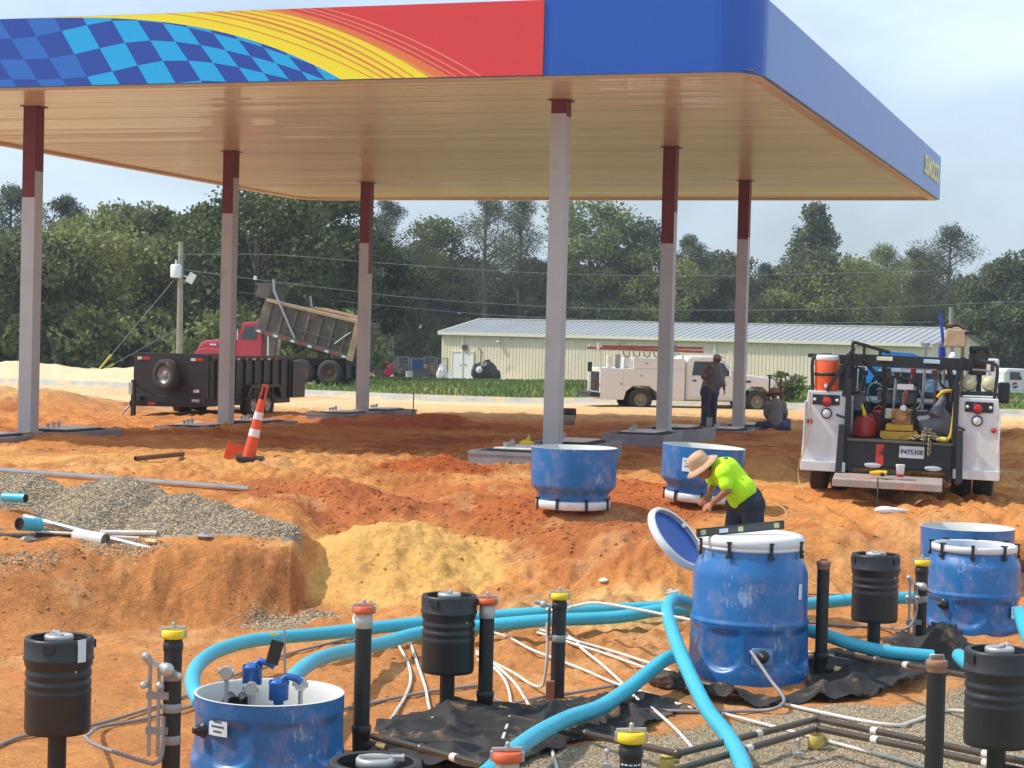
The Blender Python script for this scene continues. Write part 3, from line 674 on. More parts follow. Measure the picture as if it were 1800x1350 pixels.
# guy wires with yellow guards
g0 = W(172, 652, 90); g1 = W(178, 652, 90)
for g, dz, k in ((g0, 1.5, 'left'), (g1, 4.2, 'right')):
    mb = MB(); top = Vector((t1.x, t1.y, t1.z-dz)); mb.cyl(g, top, .013, n=5)
    q = g+(top-g)*.16; mb.mi = 1; mb.cyl(g, q, .055, n=6)
    o = mb.build('guy_wire', [mat('wire_grey', (.25, .25, .25), .5, .5), mat('guard_yellow', lin(190, 180, 70), .6)]); tag(o, f'guy wire with pale yellow guard, the {k} of two below the transformer pole', 'guy wire', 'guy wires of the left pole')
mw = mat('wire_pale', (.32, .33, .34), .5, .3)
def wire(pts, D0, D1, label, r=.015):
    n = len(pts); P_ = [W(x, y, D0+(D1-D0)*i/(n-1)) for i, (x, y) in enumerate(pts)]
    mb = MB(); mb.tube(smooth_path(P_, 8), r, 5); o = mb.build('power_line', mw); tag(o, label, 'power line', 'wires strung in front of the trees')
wire([(322, 447), (480, 448), (640, 460), (870, 476), (1080, 484), (1300, 484), (1560, 478), (1640, 476)], 92, 125, 'highest wire crossing the trees from the transformer pole')
wire([(322, 474), (480, 495), (640, 514), (690, 520), (870, 534), (1080, 543), (1300, 545), (1540, 541), (1800, 529)], 92, 118, 'middle wire crossing the trees above the building roof')
wire([(420, 514), (560, 526), (690, 538), (870, 554), (1080, 563), (1300, 568), (1640, 566)], 100, 126, 'lowest wire crossing the trees just above the roof')

# ---------------------------------------------------------------- trees
def leafmat(name, col, t=.25):
    m = bpy.data.materials.new(name); m.use_nodes = True; nt = m.node_tree; N = nt.nodes; L = nt.links; b = N['Principled BSDF']
    b.inputs['Roughness'].default_value = .7; b.inputs['Specular IOR Level'].default_value = .25
    oi = N.new('ShaderNodeObjectInfo'); tc = N.new('ShaderNodeTexCoord'); nz = N.new('ShaderNodeTexNoise'); nz.inputs['Scale'].default_value = .55; nz.inputs['Detail'].default_value = 5
    L.new(tc.outputs['Object'], nz.inputs['Vector'])
    r = N.new('ShaderNodeMapRange'); r.inputs[1].default_value = .3; r.inputs[2].default_value = .7; r.inputs[3].default_value = .55; r.inputs[4].default_value = 1.5; L.new(nz.outputs['Fac'], r.inputs[0])
    r2 = N.new('ShaderNodeMapRange'); r2.inputs[3].default_value = .8; r2.inputs[4].default_value = 1.25; L.new(oi.outputs['Random'], r2.inputs[0])
    m1 = N.new('ShaderNodeMath'); m1.operation = 'MULTIPLY'; L.new(r.outputs[0], m1.inputs[0]); L.new(r2.outputs[0], m1.inputs[1])
    s = N.new('ShaderNodeVectorMath'); s.operation = 'SCALE'; s.inputs[0].default_value = col; L.new(m1.outputs[0], s.inputs['Scale']); L.new(s.outputs[0], b.inputs['Base Color'])
    tr = N.new('ShaderNodeBsdfTranslucent'); L.new(s.outputs[0], tr.inputs['Color']); mx = N.new('ShaderNodeMixShader'); mx.inputs[0].default_value = t
    L.new(b.outputs[0], mx.inputs[1]); L.new(tr.outputs[0], mx.inputs[2]); L.new(mx.outputs[0], N['Material Output'].inputs['Surface']); return m
LM = {'broad': leafmat('leaf_broad', (.16, .188, .066)), 'pine': leafmat('leaf_pine', (.105, .125, .062), .15), 'light': leafmat('leaf_light', (.25, .275, .09)), 'dark': leafmat('leaf_dark', (.098, .118, .048), .15)}
m_bark = mat('bark', (.13, .105, .085), .9, var=.3, vs=2)
def leaf_quads(C, sz, r, elong=1.):
    n = len(C); a = r.normal(size=(n, 3)); a /= np.linalg.norm(a, axis=1)[:, None]; b = r.normal(size=(n, 3)); b -= a*(a*b).sum(1)[:, None]; b /= np.linalg.norm(b, axis=1)[:, None]
    s = (sz*r.uniform(.6, 1.4, n))[:, None]
    q = np.stack([C-a*s, C+b*s*.55*elong, C+a*s, C-b*s*.55*elong], 1).reshape(-1, 3)
    return q, np.arange(4*n).reshape(n, 4)
def tree_crown(kind, h, w, seed, nleaf):
    """returns leaf vertices, faces and limb tubes; base at 0, height h, crown width w"""
    r = np.random.RandomState(seed); limbs = []; cl = []
    if kind == 'pine':
        lean = r.uniform(-.3, .3); z0 = h*r.uniform(.42, .5); nl = 26
        for k in range(nl):
            t = (k+.5)/nl; z = z0+(h-z0)*t; rad = w/2*(1-t**1.6)**.8*r.uniform(.55, 1.1)*(.6+.4*min(1, t*4)); a = r.uniform(0, 6.28)
            e = np.array([math.cos(a)*rad+lean*t, math.sin(a)*rad, z+rad*.25]); s = np.array([lean*t, 0, z-.3*rad]); limbs.append((s, (s+e)/2+np.array([0, 0, .1]), e))
            for q in (.45, .7, 1.):
                c = s+(e-s)*q; cl.append((c, w*.085*(1.3-.4*t), .75))
        cl.append((np.array([lean, 0, h]), w*.07, 1))
    elif kind == 'cone':
        for k in range(90):
            t = r.uniform(0, 1)**.8; z = h*.15+h*.83*t; rad = w/2*(1-t)*r.uniform(.5, 1.1)+.2; a = r.uniform(0, 6.28)
            cl.append((np.array([math.cos(a)*rad, math.sin(a)*rad, z+r.uniform(-.3, .3)]), w*.1*(1.2-.6*t), .8))
    else:
        nc = 46
        for k in range(nc):
            a = r.uniform(0, 6.28); zz = r.uniform(.08, 1); el = math.sin(zz*math.pi*.5+.25) if zz < .75 else math.sqrt(max(0, 1-((zz-.62)/.40)**2))
            rad = w/2*el*math.sqrt(r.uniform(.15, 1)); z = h*(.06+.90*zz); c = np.array([math.cos(a)*rad, math.sin(a)*rad, z])
            cl.append((c, w*r.uniform(.10, .17), .75))
            if k % 4 == 0: s = np.array([0, 0, z*.55]); limbs.append((s, (s+c)/2+np.array([0, 0, .3]), c))
    per = nleaf//len(cl); Cs = []
    for c, rr, sq in cl:
        d = r.normal(size=(per, 3)); d /= np.linalg.norm(d, axis=1)[:, None]; rad = r.uniform(.15, 1, (per, 1))**.45*rr*r.uniform(.8, 1.25, (per, 1))
        Cs.append(c+d*rad*np.array([1.15, 1.15, sq]))
    Cs = np.concatenate(Cs); Cs = Cs[Cs[:, 2] > .1]
    return Cs, limbs, r
def make_tree(kind, h, w, seed, m, nleaf=3600, lsz=.26, name='broadleaf_tree', loc=(0, 0, 0), label='', cat='tree', group='trees behind the site'):
    t = thing(name, label, cat, loc, 0, group)
    C, limbs, r = tree_crown(kind, h, w, seed, nleaf); q, f = leaf_quads(C, lsz*(.8 if kind == 'pine' else 1), r, .55 if kind == 'pine' else 1.15)
    o = np_mesh('crown', q, f, [m], False); o.parent = t
    mb = MB(); tr = max(.13, h*.018); top = h*(.97 if kind in ('pine', 'cone') else .75)
    mb.tube([(0, 0, -.4), (.05, .02, h*.3), (-.04, 0, h*.6), (0, 0, top)], [tr*1.25, tr, tr*.75, tr*.15], 8)
    for a, b, c in limbs: mb.tube([a, b, c], [tr*.32, tr*.2, tr*.06], 5, cap=False)
    mb.build('trunk', m_bark, t); return t
# (px of trunk, py of top, D, kind, crown width m, leaf material, label)
TREES = [
 (20, 335, 128, 'pine', 6.5, 'pine', 'tall pine at the left edge, seen left of the leftmost post'),
 (118, 352, 130, 'pine', 5.5, 'pine', 'pine with a ragged top just right of the leftmost post'),
 (160, 392, 104, 'broad', 8.5, 'light', 'bushy light green tree between the leftmost post and the transformer pole'),
 (238, 372, 118, 'broad', 7.5, 'broad', 'rounded green tree behind the transformer pole'),
 (300, 390, 122, 'broad', 6.5, 'dark', 'dark tree whose top shows between the transformer pole and the second post'),
 (365, 372, 116, 'broad', 6.5, 'broad', 'green tree right behind the second post from the left'),
 (30, 430, 100, 'broad', 7., 'dark', 'dark bushy tree behind the leftmost post, low at the left edge'),
 (455, 338, 104, 'broad', 8.8, 'dark', 'big dark oak towering over the raised bed of the dump truck'),
 (560, 345, 112, 'broad', 8., 'dark', 'dark leafy tree touching the canopy edge right of the dump bed'),
 (680, 357, 136, 'pine', 7., 'pine', 'pine with a pointed crown just right of the farthest left post'),
 (750, 395, 140, 'broad', 9., 'broad', 'mid green rounded tree between the far left post and the twin pines'),
 (855, 350, 148, 'pine', 9., 'pine', 'left one of the twin tall pines above the left end of the building roof'),
 (918, 350, 152, 'pine', 8.5, 'pine', 'right one of the twin tall pines, just left of the nearest post'),
 (1040, 356, 150, 'broad', 9.5, 'broad', 'tall full-crowned tree just right of the nearest post'),
 (1100, 378, 154, 'broad', 8., 'dark', 'darker tree on the right shoulder of the tall full-crowned one'),
 (1215, 420, 152, 'pine', 6.5, 'pine', 'small pine top between the two right back posts'),
 (1160, 440, 142, 'broad', 8., 'light', 'lighter green tree behind the middle right post'),
 (1265, 440, 156, 'broad', 7., 'dark', 'dark tree top just left of the farthest right post'),
 (1340, 470, 150, 'pine', 6., 'pine', 'short pine right of the farthest right post'),
 (1435, 362, 146, 'cone', 13.5, 'pine', 'tall cone-shaped pine standing alone above the building'),
 (1470, 450, 140, 'broad', 9.5, 'light', 'rounded light green tree in front of the cone-shaped pine'),
 (1560, 438, 144, 'pine', 8., 'broad', 'flat-topped pine between the cone-shaped pine and the spreading one'),
 (1610, 445, 148, 'pine', 7., 'pine', 'dark pine squeezed left of the spreading pine'),
 (1672, 404, 142, 'pine', 8.5, 'pine', 'spreading pine with open branches and sky showing through, right of the canopy end'),
 (1745, 470, 176, 'pine', 6.5, 'broad', 'low open pine right of the spreading pine'),
 (1800, 460, 150, 'broad', 8., 'dark', 'dark green tree at the right edge behind the white truck cab'),
 (1752, 520, 150, 'broad', 7.5, 'dark', 'dark bushy tree behind the machinery on the right service truck'),
 (1560, 515, 141, 'broad', 8.5, 'light', 'light green bushy tree low behind the right end of the roof'),
 (1380, 500, 143, 'broad', 8., 'light', 'light green tree low behind the roof right of the farthest right post'),
 (790, 470, 150, 'broad', 6.5, 'broad', 'low leafy tree behind the left end of the roof ridge'),
 (985, 470, 149, 'broad', 7., 'dark', 'low dark tree seen behind the nearest post'),
 (1085, 480, 140, 'broad', 7.5, 'light', 'low light green tree behind the roof between the nearest and middle posts'),
 (625, 420, 118, 'broad', 7., 'dark', 'dark tree behind the farthest left post'),
 (700, 450, 126, 'broad', 7., 'dark', 'dark spreading tree behind the pale pole'),
]
for i, (px, py, D, kind, w, lm, lab) in enumerate(TREES):
    if kind == 'pine': w *= 1.3
    if kind == 'broad': w *= 1.12
    if 640 < px < 1700: D = max(D+26, 170 if kind == 'pine' else 177)
    py -= 8 if kind == 'broad' else 0
    p = W(px, py, D); z0 = zbase(p.x, min(p.y, 150)) if px > 600 else -.2
    make_tree(kind, p.z-z0, w, 100+i, LM[lm], 19000 if kind == 'broad' else 12000, .145, 'pine_tree' if kind in ('pine', 'cone') else 'broadleaf_tree', (p.x, p.y, z0), lab)
# undergrowth and the wood behind read as one mass
r = np.random.RandomState(3); Cs = []
for px, D, zt0, nn in [(p_, 114 if p_ < 600 else 182, 0, 0) for p_ in range(-500, 2500, 38)]:
    D = D+r.uniform(-3, 9); ytop = np.interp(px, [-500, 0, 100, 250, 420, 560, 700, 780, 840, 930, 1000, 1200, 1350, 1500, 1700, 2500], [430, 425, 440, 430, 420, 400, 425, 440, 462, 462, 432, 465, 490, 470, 490, 480])+r.uniform(-12, 25)
    top = W(px, ytop, D); z0 = -1.6 if px > 620 else -.3; h = top.z-z0
    for k in range(16):
        zz = r.uniform(0, 1); c = np.array([top.x+r.uniform(-2., 2.), top.y+r.uniform(-2, 2), z0+h*zz*.95]); m_ = 330
        d = r.normal(size=(m_, 3)); d /= np.linalg.norm(d, axis=1)[:, None]; Cs.append(c+d*r.uniform(.3, 1, (m_, 1))**.5*np.array([1.9, 1.5, 1.3])*r.uniform(.7, 1.15))
q, f = leaf_quads(np.concatenate(Cs), .25, r, 1.2); o = np_mesh('woodland', q, f, [LM['dark']], False); tag(o, 'dark green wood closing the view behind the trees', None, kind='stuff')
mb = MB(); 
# shaded understorey in front of the left wood
Cs = []
for px in range(-420, 640, 16):
    D = r.uniform(96, 104); b = W(px, 650, D); 
    for k in range(4):
        c = np.array([b.x+r.uniform(-.8, .8), b.y+r.uniform(-1, 2), -.1+r.uniform(0, 2.6)]); d = r.normal(size=(150, 3)); d /= np.linalg.norm(d, axis=1)[:, None]; Cs.append(c+d*r.uniform(.3, 1, (150, 1))**.5*np.array([1.1, 1., .9]))
q, f = leaf_quads(np.concatenate(Cs), .2, r, 1.); o = np_mesh('undergrowth', q, f, [LM['broad']], False); tag(o, 'low green undergrowth along the foot of the wood on the left', None, kind='stuff')
# verge grass
def wg(x, y): return ss(65, 67, y+.8*fbm(x, y, 2, 3, .5, 171))*ss(-9.0, -7.6, x+.02*(y-70))*(.35+.65*ss(-.15, .25, fbm(x, y, 1.6, 3, .5, 173)))
P = sample(60000, -10, 46, 64.5, 138, lambda x, y: wg(x, y)*((x/y < .31))*(y < 100)+(y > 100)*.6*(x > -12))
n = len(P); rr = np.random.RandomState(8); a = rr.uniform(0, 3.14, n); h = rr.uniform(.06, .26, n)*np.clip((P[:, 1]/80), .8, 1.5); w = .05*P[:, 1]/70
dx = np.stack([np.cos(a)*w, np.sin(a)*w*.4, 0*a], 1); up = np.stack([rr.normal(0, .08, n), rr.normal(0, .08, n), h], 1)
q = np.stack([P-dx, P+dx, P+up+dx*.5, P+up-dx*.5], 1).reshape(-1, 3); f = np.arange(4*n).reshape(n, 4)
o = np_mesh('grass', q, f, [leafmat('grass_blade', (.17, .22, .065))], False); tag(o, 'rough green grass on the verge between the kerb and the cream building', None, kind='stuff')
sb = W(1384, 700, 68); shr = make_tree('broad', 1.15, 1.2, 77, LM['broad'], 420, .09, 'shrub', (sb.x, sb.y, -.2), 'small leafy shrub behind the white utility truck bonnet', 'shrub', None)
# ---------------------------------------------------------------- fuel tank pit
def GT2(px, py, dz, lo=8., hi=60.):
    d = ray(px, py); ys = np.linspace(lo, hi, 420); k = int(np.argmax(HC+ys*d.z < zt(ys*d.x, ys)+dz)); ys = np.linspace(ys[max(k-1, 0)], ys[k], 40); g = zt(ys*d.x, ys)+dz; zr = HC+ys*d.z
    k = int(np.argmax(zr < g)); y = ys[k]; return Vector((d.x*y, y, HC+y*d.z))
def tank_mat(name, col, scuff, thr, dust):
    m = mat(name, col, .36, var=.12, vs=2.5, coat=.2, bump=.05, bs=18); nt = m.node_tree; N = nt.nodes; L = nt.links; b = N['Principled BSDF']
    src = b.inputs['Base Color'].links[0].from_socket; tc = N.new('ShaderNodeTexCoord'); mp = N.new('ShaderNodeMapping'); mp.inputs['Scale'].default_value = (1, 1, .45); L.new(tc.outputs['Object'], mp.inputs['Vector'])
    n1 = N.new('ShaderNodeTexNoise'); n1.inputs['Scale'].default_value = 22; n1.inputs['Detail'].default_value = 9; n1.inputs['Roughness'].default_value = .75; L.new(mp.outputs[0], n1.inputs['Vector'])
    n2 = N.new('ShaderNodeTexNoise'); n2.inputs['Scale'].default_value = 2.6; n2.inputs['Detail'].default_value = 3; L.new(tc.outputs['Object'], n2.inputs['Vector'])
    ad = N.new('ShaderNodeMath'); ad.operation = 'MULTIPLY_ADD'; L.new(n2.outputs['Fac'], ad.inputs[0]); ad.inputs[1].default_value = .7; L.new(n1.outputs['Fac'], ad.inputs[2])
    r = N.new('ShaderNodeMapRange'); r.inputs[1].default_value = thr; r.inputs[2].default_value = thr+.06; L.new(ad.outputs[0], r.inputs[0])
    mx = N.new('ShaderNodeMixRGB'); mx.inputs['Color2'].default_value = (*scuff, 1); L.new(src, mx.inputs['Color1']); mm = N.new('ShaderNodeMath'); mm.operation = 'MULTIPLY'; mm.inputs[1].default_value = .75; L.new(r.outputs[0], mm.inputs[0]); L.new(mm.outputs[0], mx.inputs['Fac'])
    n3 = N.new('ShaderNodeTexNoise'); n3.inputs['Scale'].default_value = 5; n3.inputs['Detail'].default_value = 8; n3.inputs['Roughness'].default_value = .7; L.new(tc.outputs['Object'], n3.inputs['Vector'])
    r3 = N.new('ShaderNodeMapRange'); r3.inputs[1].default_value = .5; r3.inputs[2].default_value = .8; r3.inputs[4].default_value = dust; L.new(n3.outputs['Fac'], r3.inputs[0])
    m2 = N.new('ShaderNodeMixRGB'); m2.inputs['Color2'].default_value = (*lin(196, 150, 110), 1); L.new(mx.outputs[0], m2.inputs['Color1']); L.new(r3.outputs[0], m2.inputs['Fac']); L.new(m2.outputs[0], b.inputs['Base Color']); return m
m_tank = tank_mat('fibreglass_blue', lin(34, 108, 172), lin(140, 178, 214), .99, .42); m_tank2 = tank_mat('fibreglass_blue_low', lin(22, 100, 164), lin(130, 178, 212), 1.0, .38)
m_blue_in = mat('disc_blue', lin(34, 84, 172), .4, var=.06)
m_lid = mat('lid_white', lin(228, 226, 226), .4, var=.05, dirt=lin(206, 196, 186), ds=5, dthr=.64)
m_in = mat('inner_white', lin(206, 206, 200), .5, var=.06, vs=2)
m_blk = mat('black_plastic', lin(40, 40, 42), .42, var=.15, vs=5, dirt=lin(88, 76, 68), ds=6, dthr=.68)
m_blk2 = mat('black_pipe', lin(34, 32, 32), .45, var=.2, vs=8, dirt=lin(96, 74, 56), ds=5, dthr=.64)
m_galv = mat('galvanised', lin(160, 162, 166), .42, .6, var=.12, vs=12)
m_sil = mat('cast_silver', lin(190, 188, 184), .4, .5, var=.1)
m_stk = mat('sticker', lin(214, 226, 234), .5, var=.04)
m_txt = mat('sticker_print', lin(70, 90, 110), .6)
m_clamp = mat('clamp_black', (.02, .02, .02), .4)
def octa(z0, z1, ph=.2):
    def sm(v): v = max(0, min(1, v)); return v*v*(3-2*v)
    def f(t, z):
        k = sm((z1-z)/.07); a = ((t+ph) % (math.pi/4))-math.pi/8
        # facet fades towards its corners near the bottom, giving the curved lower edge
        low = sm((z-z0+.02-.10*(abs(a)/(math.pi/8))**2)/.05)
        c = .925/math.cos(a); return 1-(1-min(1, c))*k*low
    return f
def clamp(mb, ang, r, z0, z1):
    x, y = math.cos(ang), math.sin(ang); T = Matrix.Rotation(ang, 4, 'Z')
    mb.add(*_boxvf((r+.016, 0, (z0+z1)/2), (.018, .026, z1-z0)), M=T); mb.add(*_boxvf((r+.005, 0, z1), (.06, .035, .014)), M=T)
    mb.add(*_boxvf((r+.026, 0, z0+.01), (.02, .045, .03)), M=T)
def _boxvf(c, d):
    m = MB(); m.box(c, d); return m.v, m.f
def sticker(parent, r, z, ang, w, h, lines=3):
    """a curved paper label hugging the wall"""
    mb = MB(); n = 6; vs = []
    for k in range(n+1):
        a = ang+(k/n-.5)*w/r
        for zz in (z-h/2, z+h/2): vs.append(((r+.004)*math.cos(a), (r+.004)*math.sin(a), zz))
    mb.add(vs, [(2*k, 2*k+2, 2*k+3, 2*k+1) for k in range(n)])
    mb.mi = 1
    for q in range(lines):
        zz = z+h*(.28-.2*q); m2 = .35 if q % 2 else .1
        vs = []
        for k in range(n+1):
            a = ang+(k/n-.5)*w*(.8-m2)/r
            for z3 in (zz-h*.035, zz+h*.035): vs.append(((r+.006)*math.cos(a), (r+.006)*math.sin(a), z3))
        mb.add(vs, [(2*k, 2*k+2, 2*k+3, 2*k+1) for k in range(n)])
    return mb.build('label', [m_stk, m_txt], parent)
def fitting(parent, r, z, ang, plate=True):
    T = Matrix.Rotation(ang, 4, 'Z')
    if plate:
        mb = MB(T); mb.box((r+.0, 0, z), (.02, .18, .14)); mb.build('label_plate', mat('plate_blue', lin(96, 140, 190), .5, dirt=lin(150, 180, 205), ds=12, dthr=.55), parent, bevel=.004)
    mb = MB(T @ Matrix.Translation((r+.005, 0, z)) @ Matrix.Rotation(R(90), 4, 'Y')); mb.lathe([(.055, 0), (.056, .012), (.05, .02), (.04, .022), (.04, .045), (.026, .06), (.022, .075), (0, .075)], 18)
    mb.build('entry_boot', m_clamp, parent)
# --- T1: big sump with lid
def sump(name, loc, rz, Rr, low_h, up_h, label, lid='closed', open_=False, ntop=.436/.5):
    t = thing(name, label, 'tank sump', loc, rz, 'blue fibreglass sumps standing in the pit'); k = Rr/.5
    mb = MB(); f = octa(.13, low_h-.03)
    prof = [(.53*k, -.03), (.532*k, .04), (.528*k, .10), (.524*k, .13), (.520*k, .15), (.518*k, .18), (.516*k, .21), (.514*k, .24), (.512*k, .28), (.511*k, .34), (.510*k, low_h-.1), (.509*k, low_h-.06), (.508*k, low_h-.035), (.508*k, low_h)]
    if open_:
        prof = [(a*.985, b) for a, b in prof]; f = octa(.13, low_h-.10)
    zs = [q_[1] for q_ in prof]; rs2 = [q_[0] for q_ in prof]; zz_ = [-.03+(low_h+.03)*i/44 for i in range(45)]
    prof = [(float(np.interp(z_, zs, rs2)), z_) for z_ in zz_]
    mb.lathe(prof, 128, mod=f); mb.build('lower_body', m_tank2, t)
    if open_:
        mb = MB(); mb.lathe([(.502*k, low_h), (.49*k, low_h+.004), (.478*k, low_h-.005), (.462*k, low_h-.08), (.42*k, low_h-.16), (.42*k, .2)], 64); mb.build('inner_wall', m_in, t); mb = MB(); mb.lathe([(.42*k, .2), (.0, .17)], 48); mb.build('sump_floor', m_blk, t); return t
    mb = MB(); u = low_h; mb.lathe([(.512*k, u-.015), (.514*k, u), (.503*k, u+.012), (.5*k, u+.03), (.496*k, u+up_h*.6), (.492*k, u+up_h*.66), (.48*k, u+up_h*.72), (.452*k, u+up_h*.83), (.44*k, u+up_h*.88), (.436*k, u+up_h)], 72)
    mb.build('upper_body', m_tank, t); u += up_h
    r0 = .436*k
    if lid == 'closed':
        mb = MB(); mb.lathe([(r0+.005, u-.02), (r0+.018, u-.012), (r0+.018, u+.008), (r0+.012, u+.012), (r0+.022, u+.016), (r0+.02, u+.07), (r0+.006, u+.095), (r0-.03, u+.108), (r0-.06, u+.1), (0, u+.112)], 64); mb.build('lid', m_lid, t)
    else:
        mb = MB(); mb.lathe([(r0+.004, u-.02), (r0+.02, u-.015), (r0+.02, u+.035), (r0+.012, u+.045), (r0-.012, u+.045), (r0-.016, u+.03), (r0-.016, u-.06)], 64); mb.build('rim', m_lid, t)
        mb = MB(); mb.lathe([(r0-.014, u+.02), (r0-.02, u-.25), (0, u-.3)], 48); mb.build('inner_wall', m_tank, t)
    for q in range(8):
        mb = MB(); clamp(mb, q*math.pi/4+.25, r0+.01, u-.07, u+.06); mb.build('clamp', m_clamp, t)
    return t
loc = W(1314, 1192, 16.2); zf1 = loc.z
T1 = sump('tank_sump', (loc.x, loc.y, loc.z), 0, .497, .53, .62, 'big blue fibreglass tank sump with a white lid and a spirit level on top')
fitting(T1, .505, .27, R(-84)); sticker(T1, .497, .80, R(-40), .05, .13, 0)
# T2
loc = W(474, 1216, 12.6); z = loc.z-.56
T2 = sump('tank_sump', (loc.x, loc.y, z), R(8), .5, .56, 0, 'blue fibreglass sump standing open at the lower left, blue pump heads inside', open_=True)
fitting(T2, .49, .36, R(-150), False); sticker(T2, .492, .42, R(-133), .16, .16, 4)
m_pump = mat('pump_blue', lin(38, 92, 166), .4, var=.1, vs=8, dirt=lin(90, 100, 110), ds=12, dthr=.68)
def pump(loc, h, label, stem=True):
    t = thing('fuel_pump', label, 'fuel pump', loc, 0, 'blue pump heads inside the open sump')
    mb = MB(); mb.lathe([(0, h-.18), (.035, h-.18), (.035, h-.155), (.066, h-.15), (.066, h-.05), (.07, h-.045), (.07, h-.03), (.06, h-.02), (.03, h-.01), (0, h)], 20); mb.build('housing', m_pump, t)
    mb = MB(); mb.cyl((0, 0, 0), (0, 0, h-.17), .028, n=12); mb.build('column', m_galv, t)
    mb = MB(); mb.tube([(0, .0, h-.035), (.05, 0, h+.005), (.12, -.01, h-.005), (.15, -.01, h-.03)], .024, 10); mb.build('elbow', m_pump, t)
    for k in range(4):
        a = k*math.pi/2+.6; mb = MB(); mb.cyl((.06*math.cos(a), .06*math.sin(a), h-.06), (.06*math.cos(a), .06*math.sin(a), h-.015), .009, n=6); mb.build('bolt', m_clamp, t)
    return t
zb = z+.15
p = W(443, 1210, 12.65); pump((p.x, p.y, zb), W(443, 1163, 12.65).z-zb, 'blue pump head on the left inside the open sump, its elbow pointing right')
p = W(490, 1215, 12.5); pump((p.x, p.y, zb), W(490, 1190, 12.5).z-zb, 'blue pump head on the right inside the open sump, a thin rod standing on it')
a = W(501, 1192, 12.5); b = W(500, 1108, 12.5)
t = thing('dipstick', 'thin metal rod with a black tag rising from the pump head', 'rod', a); mb = MB(); mb.cyl((0, 0, -.05), b-a, .008, n=8); mb.build('shaft', m_galv, t)
mb = MB(); c = W(483, 1147, 12.49)-a; mb.box(c, (.085, .006, .16), rot=(0, .25, 0)); mb.build('tag', m_clamp, t); mb = MB(); c = W(482, 1115, 12.49)-a; mb.box(c, (.06, .01, .014)); mb.build('yellow_tab', mat('cap_yellow', lin(236, 200, 30), .45, var=.06), t)
for k, (px, pt, pb, nm) in enumerate(((397, 1187, 1236, 'left'), (441, 1215, 1240, 'middle'), (528, 1208, 1240, 'right'))):
    p = W(px, pb, 12.55); t = thing('sump_sensor', f'small silver junction head inside the open sump, the {nm} of the three', 'sensor head', (p.x, p.y, zb), 0, 'silver junction heads in the open sump')
    h = W(px, pt, 12.55).z-zb; mb = MB(); mb.cyl((0, 0, 0), (0, 0, h), .016, n=10); mb.build('stem', m_galv, t)
    mb = MB(); mb.cyl((0, -.035, h+.02), (0, .035, h+.02), .042, n=14); mb.cyl((-.055, 0, h+.03), (.05, 0, h+.02), .022, n=10); mb.build('head', m_sil, t, bevel=.004)
for px, nm in ((400, 'left'), (424, 'right')):
    p = W(px, 1225, 12.75); mb = MB(); mb.tube([(p.x, p.y, zb), (p.x, p.y, p.z-.05), (p.x+.02, p.y-.03, p.z), (p.x+.05, p.y-.09, p.z-.02)], .045, 12, cap=True); o = mb.build('entry_hose', m_clamp); tag(o, f'short black rubber hose end inside the open sump, the {nm} one', 'hose end', 'black hose ends in the open sump')
# T3, open rim
loc = W(1708, 1116, 18.6)
T3 = sump('tank_sump', loc, R(15), .455, .44, .42, 'blue fibreglass sump with an open white rim at the right, behind the black fabric', lid='open')
fitting(T3, .46, .34, R(-155), False); sticker(T3, .466, .28, R(-62), .09, .12, 3)
# rings (sump risers) upside down
def ring(loc, rz, Rr, h, label, clamps=True, tilt=(0, 0), lidw=True):
    t = thing('sump_riser', label, 'sump riser', loc, rz, 'blue riser rings waiting to be fitted'); t.rotation_euler[0] = tilt[0]; t.rotation_euler[1] = tilt[1]; k = Rr
    mb = MB(); mb.lathe([(.83*k, .06), (.835*k, .17), (.85*k, .19), (.93*k, .225), (.985*k, .25), (k, .29), (1.003*k, h*.7), (1.01*k, h)], 72); mb.build('wall', m_tank, t)
    mb = MB(); mb.lathe([(1.01*k, h), (.985*k, h+.002), (.98*k, h*.7), (.97*k, .3), (.8*k, .2), (.0, .19)], 64); mb.build('inner_wall', m_in, t)
    if lidw:
        mb = MB(); mb.lathe([(0, 0), (.8*k, 0), (.87*k, .015), (.875*k, .085), (.86*k, .1), (.835*k, .1)], 64); mb.build('lid', m_lid, t)
        for q in range(8):
            mb = MB(); T = Matrix.Rotation(q*math.pi/4+.15, 4, 'Z'); mb.add(*_boxvf((.885*k, 0, .06), (.02, .03, .13)), M=T); mb.add(*_boxvf((.87*k, 0, .125), (.06, .03, .014)), M=T); mb.build('clamp', m_clamp, t)
    return t
loc = W(1007, 893, 21.6); RA = ring((loc.x, loc.y, loc.z), R(10), .49, .70, 'blue riser ring with a white rim standing upside down before the nearest post'); sticker(RA, .492, .5, R(-8), .1, .14, 0)
loc = W(1230, 880, 22.6); RB = ring((loc.x, loc.y, loc.z), R(-12), .49, .66, 'scuffed blue riser ring with a printed label, behind the bending worker', tilt=(0, R(3))); sticker(RB, .494, .45, R(-103), .17, .16, 3)
loc = W(1701, 926, 20.4); RC_ = ring((loc.x, loc.y, loc.z-.62), R(20), .495, .62, 'blue riser ring with a white inner wall standing behind the open-rimmed sump at the right', lidw=False)
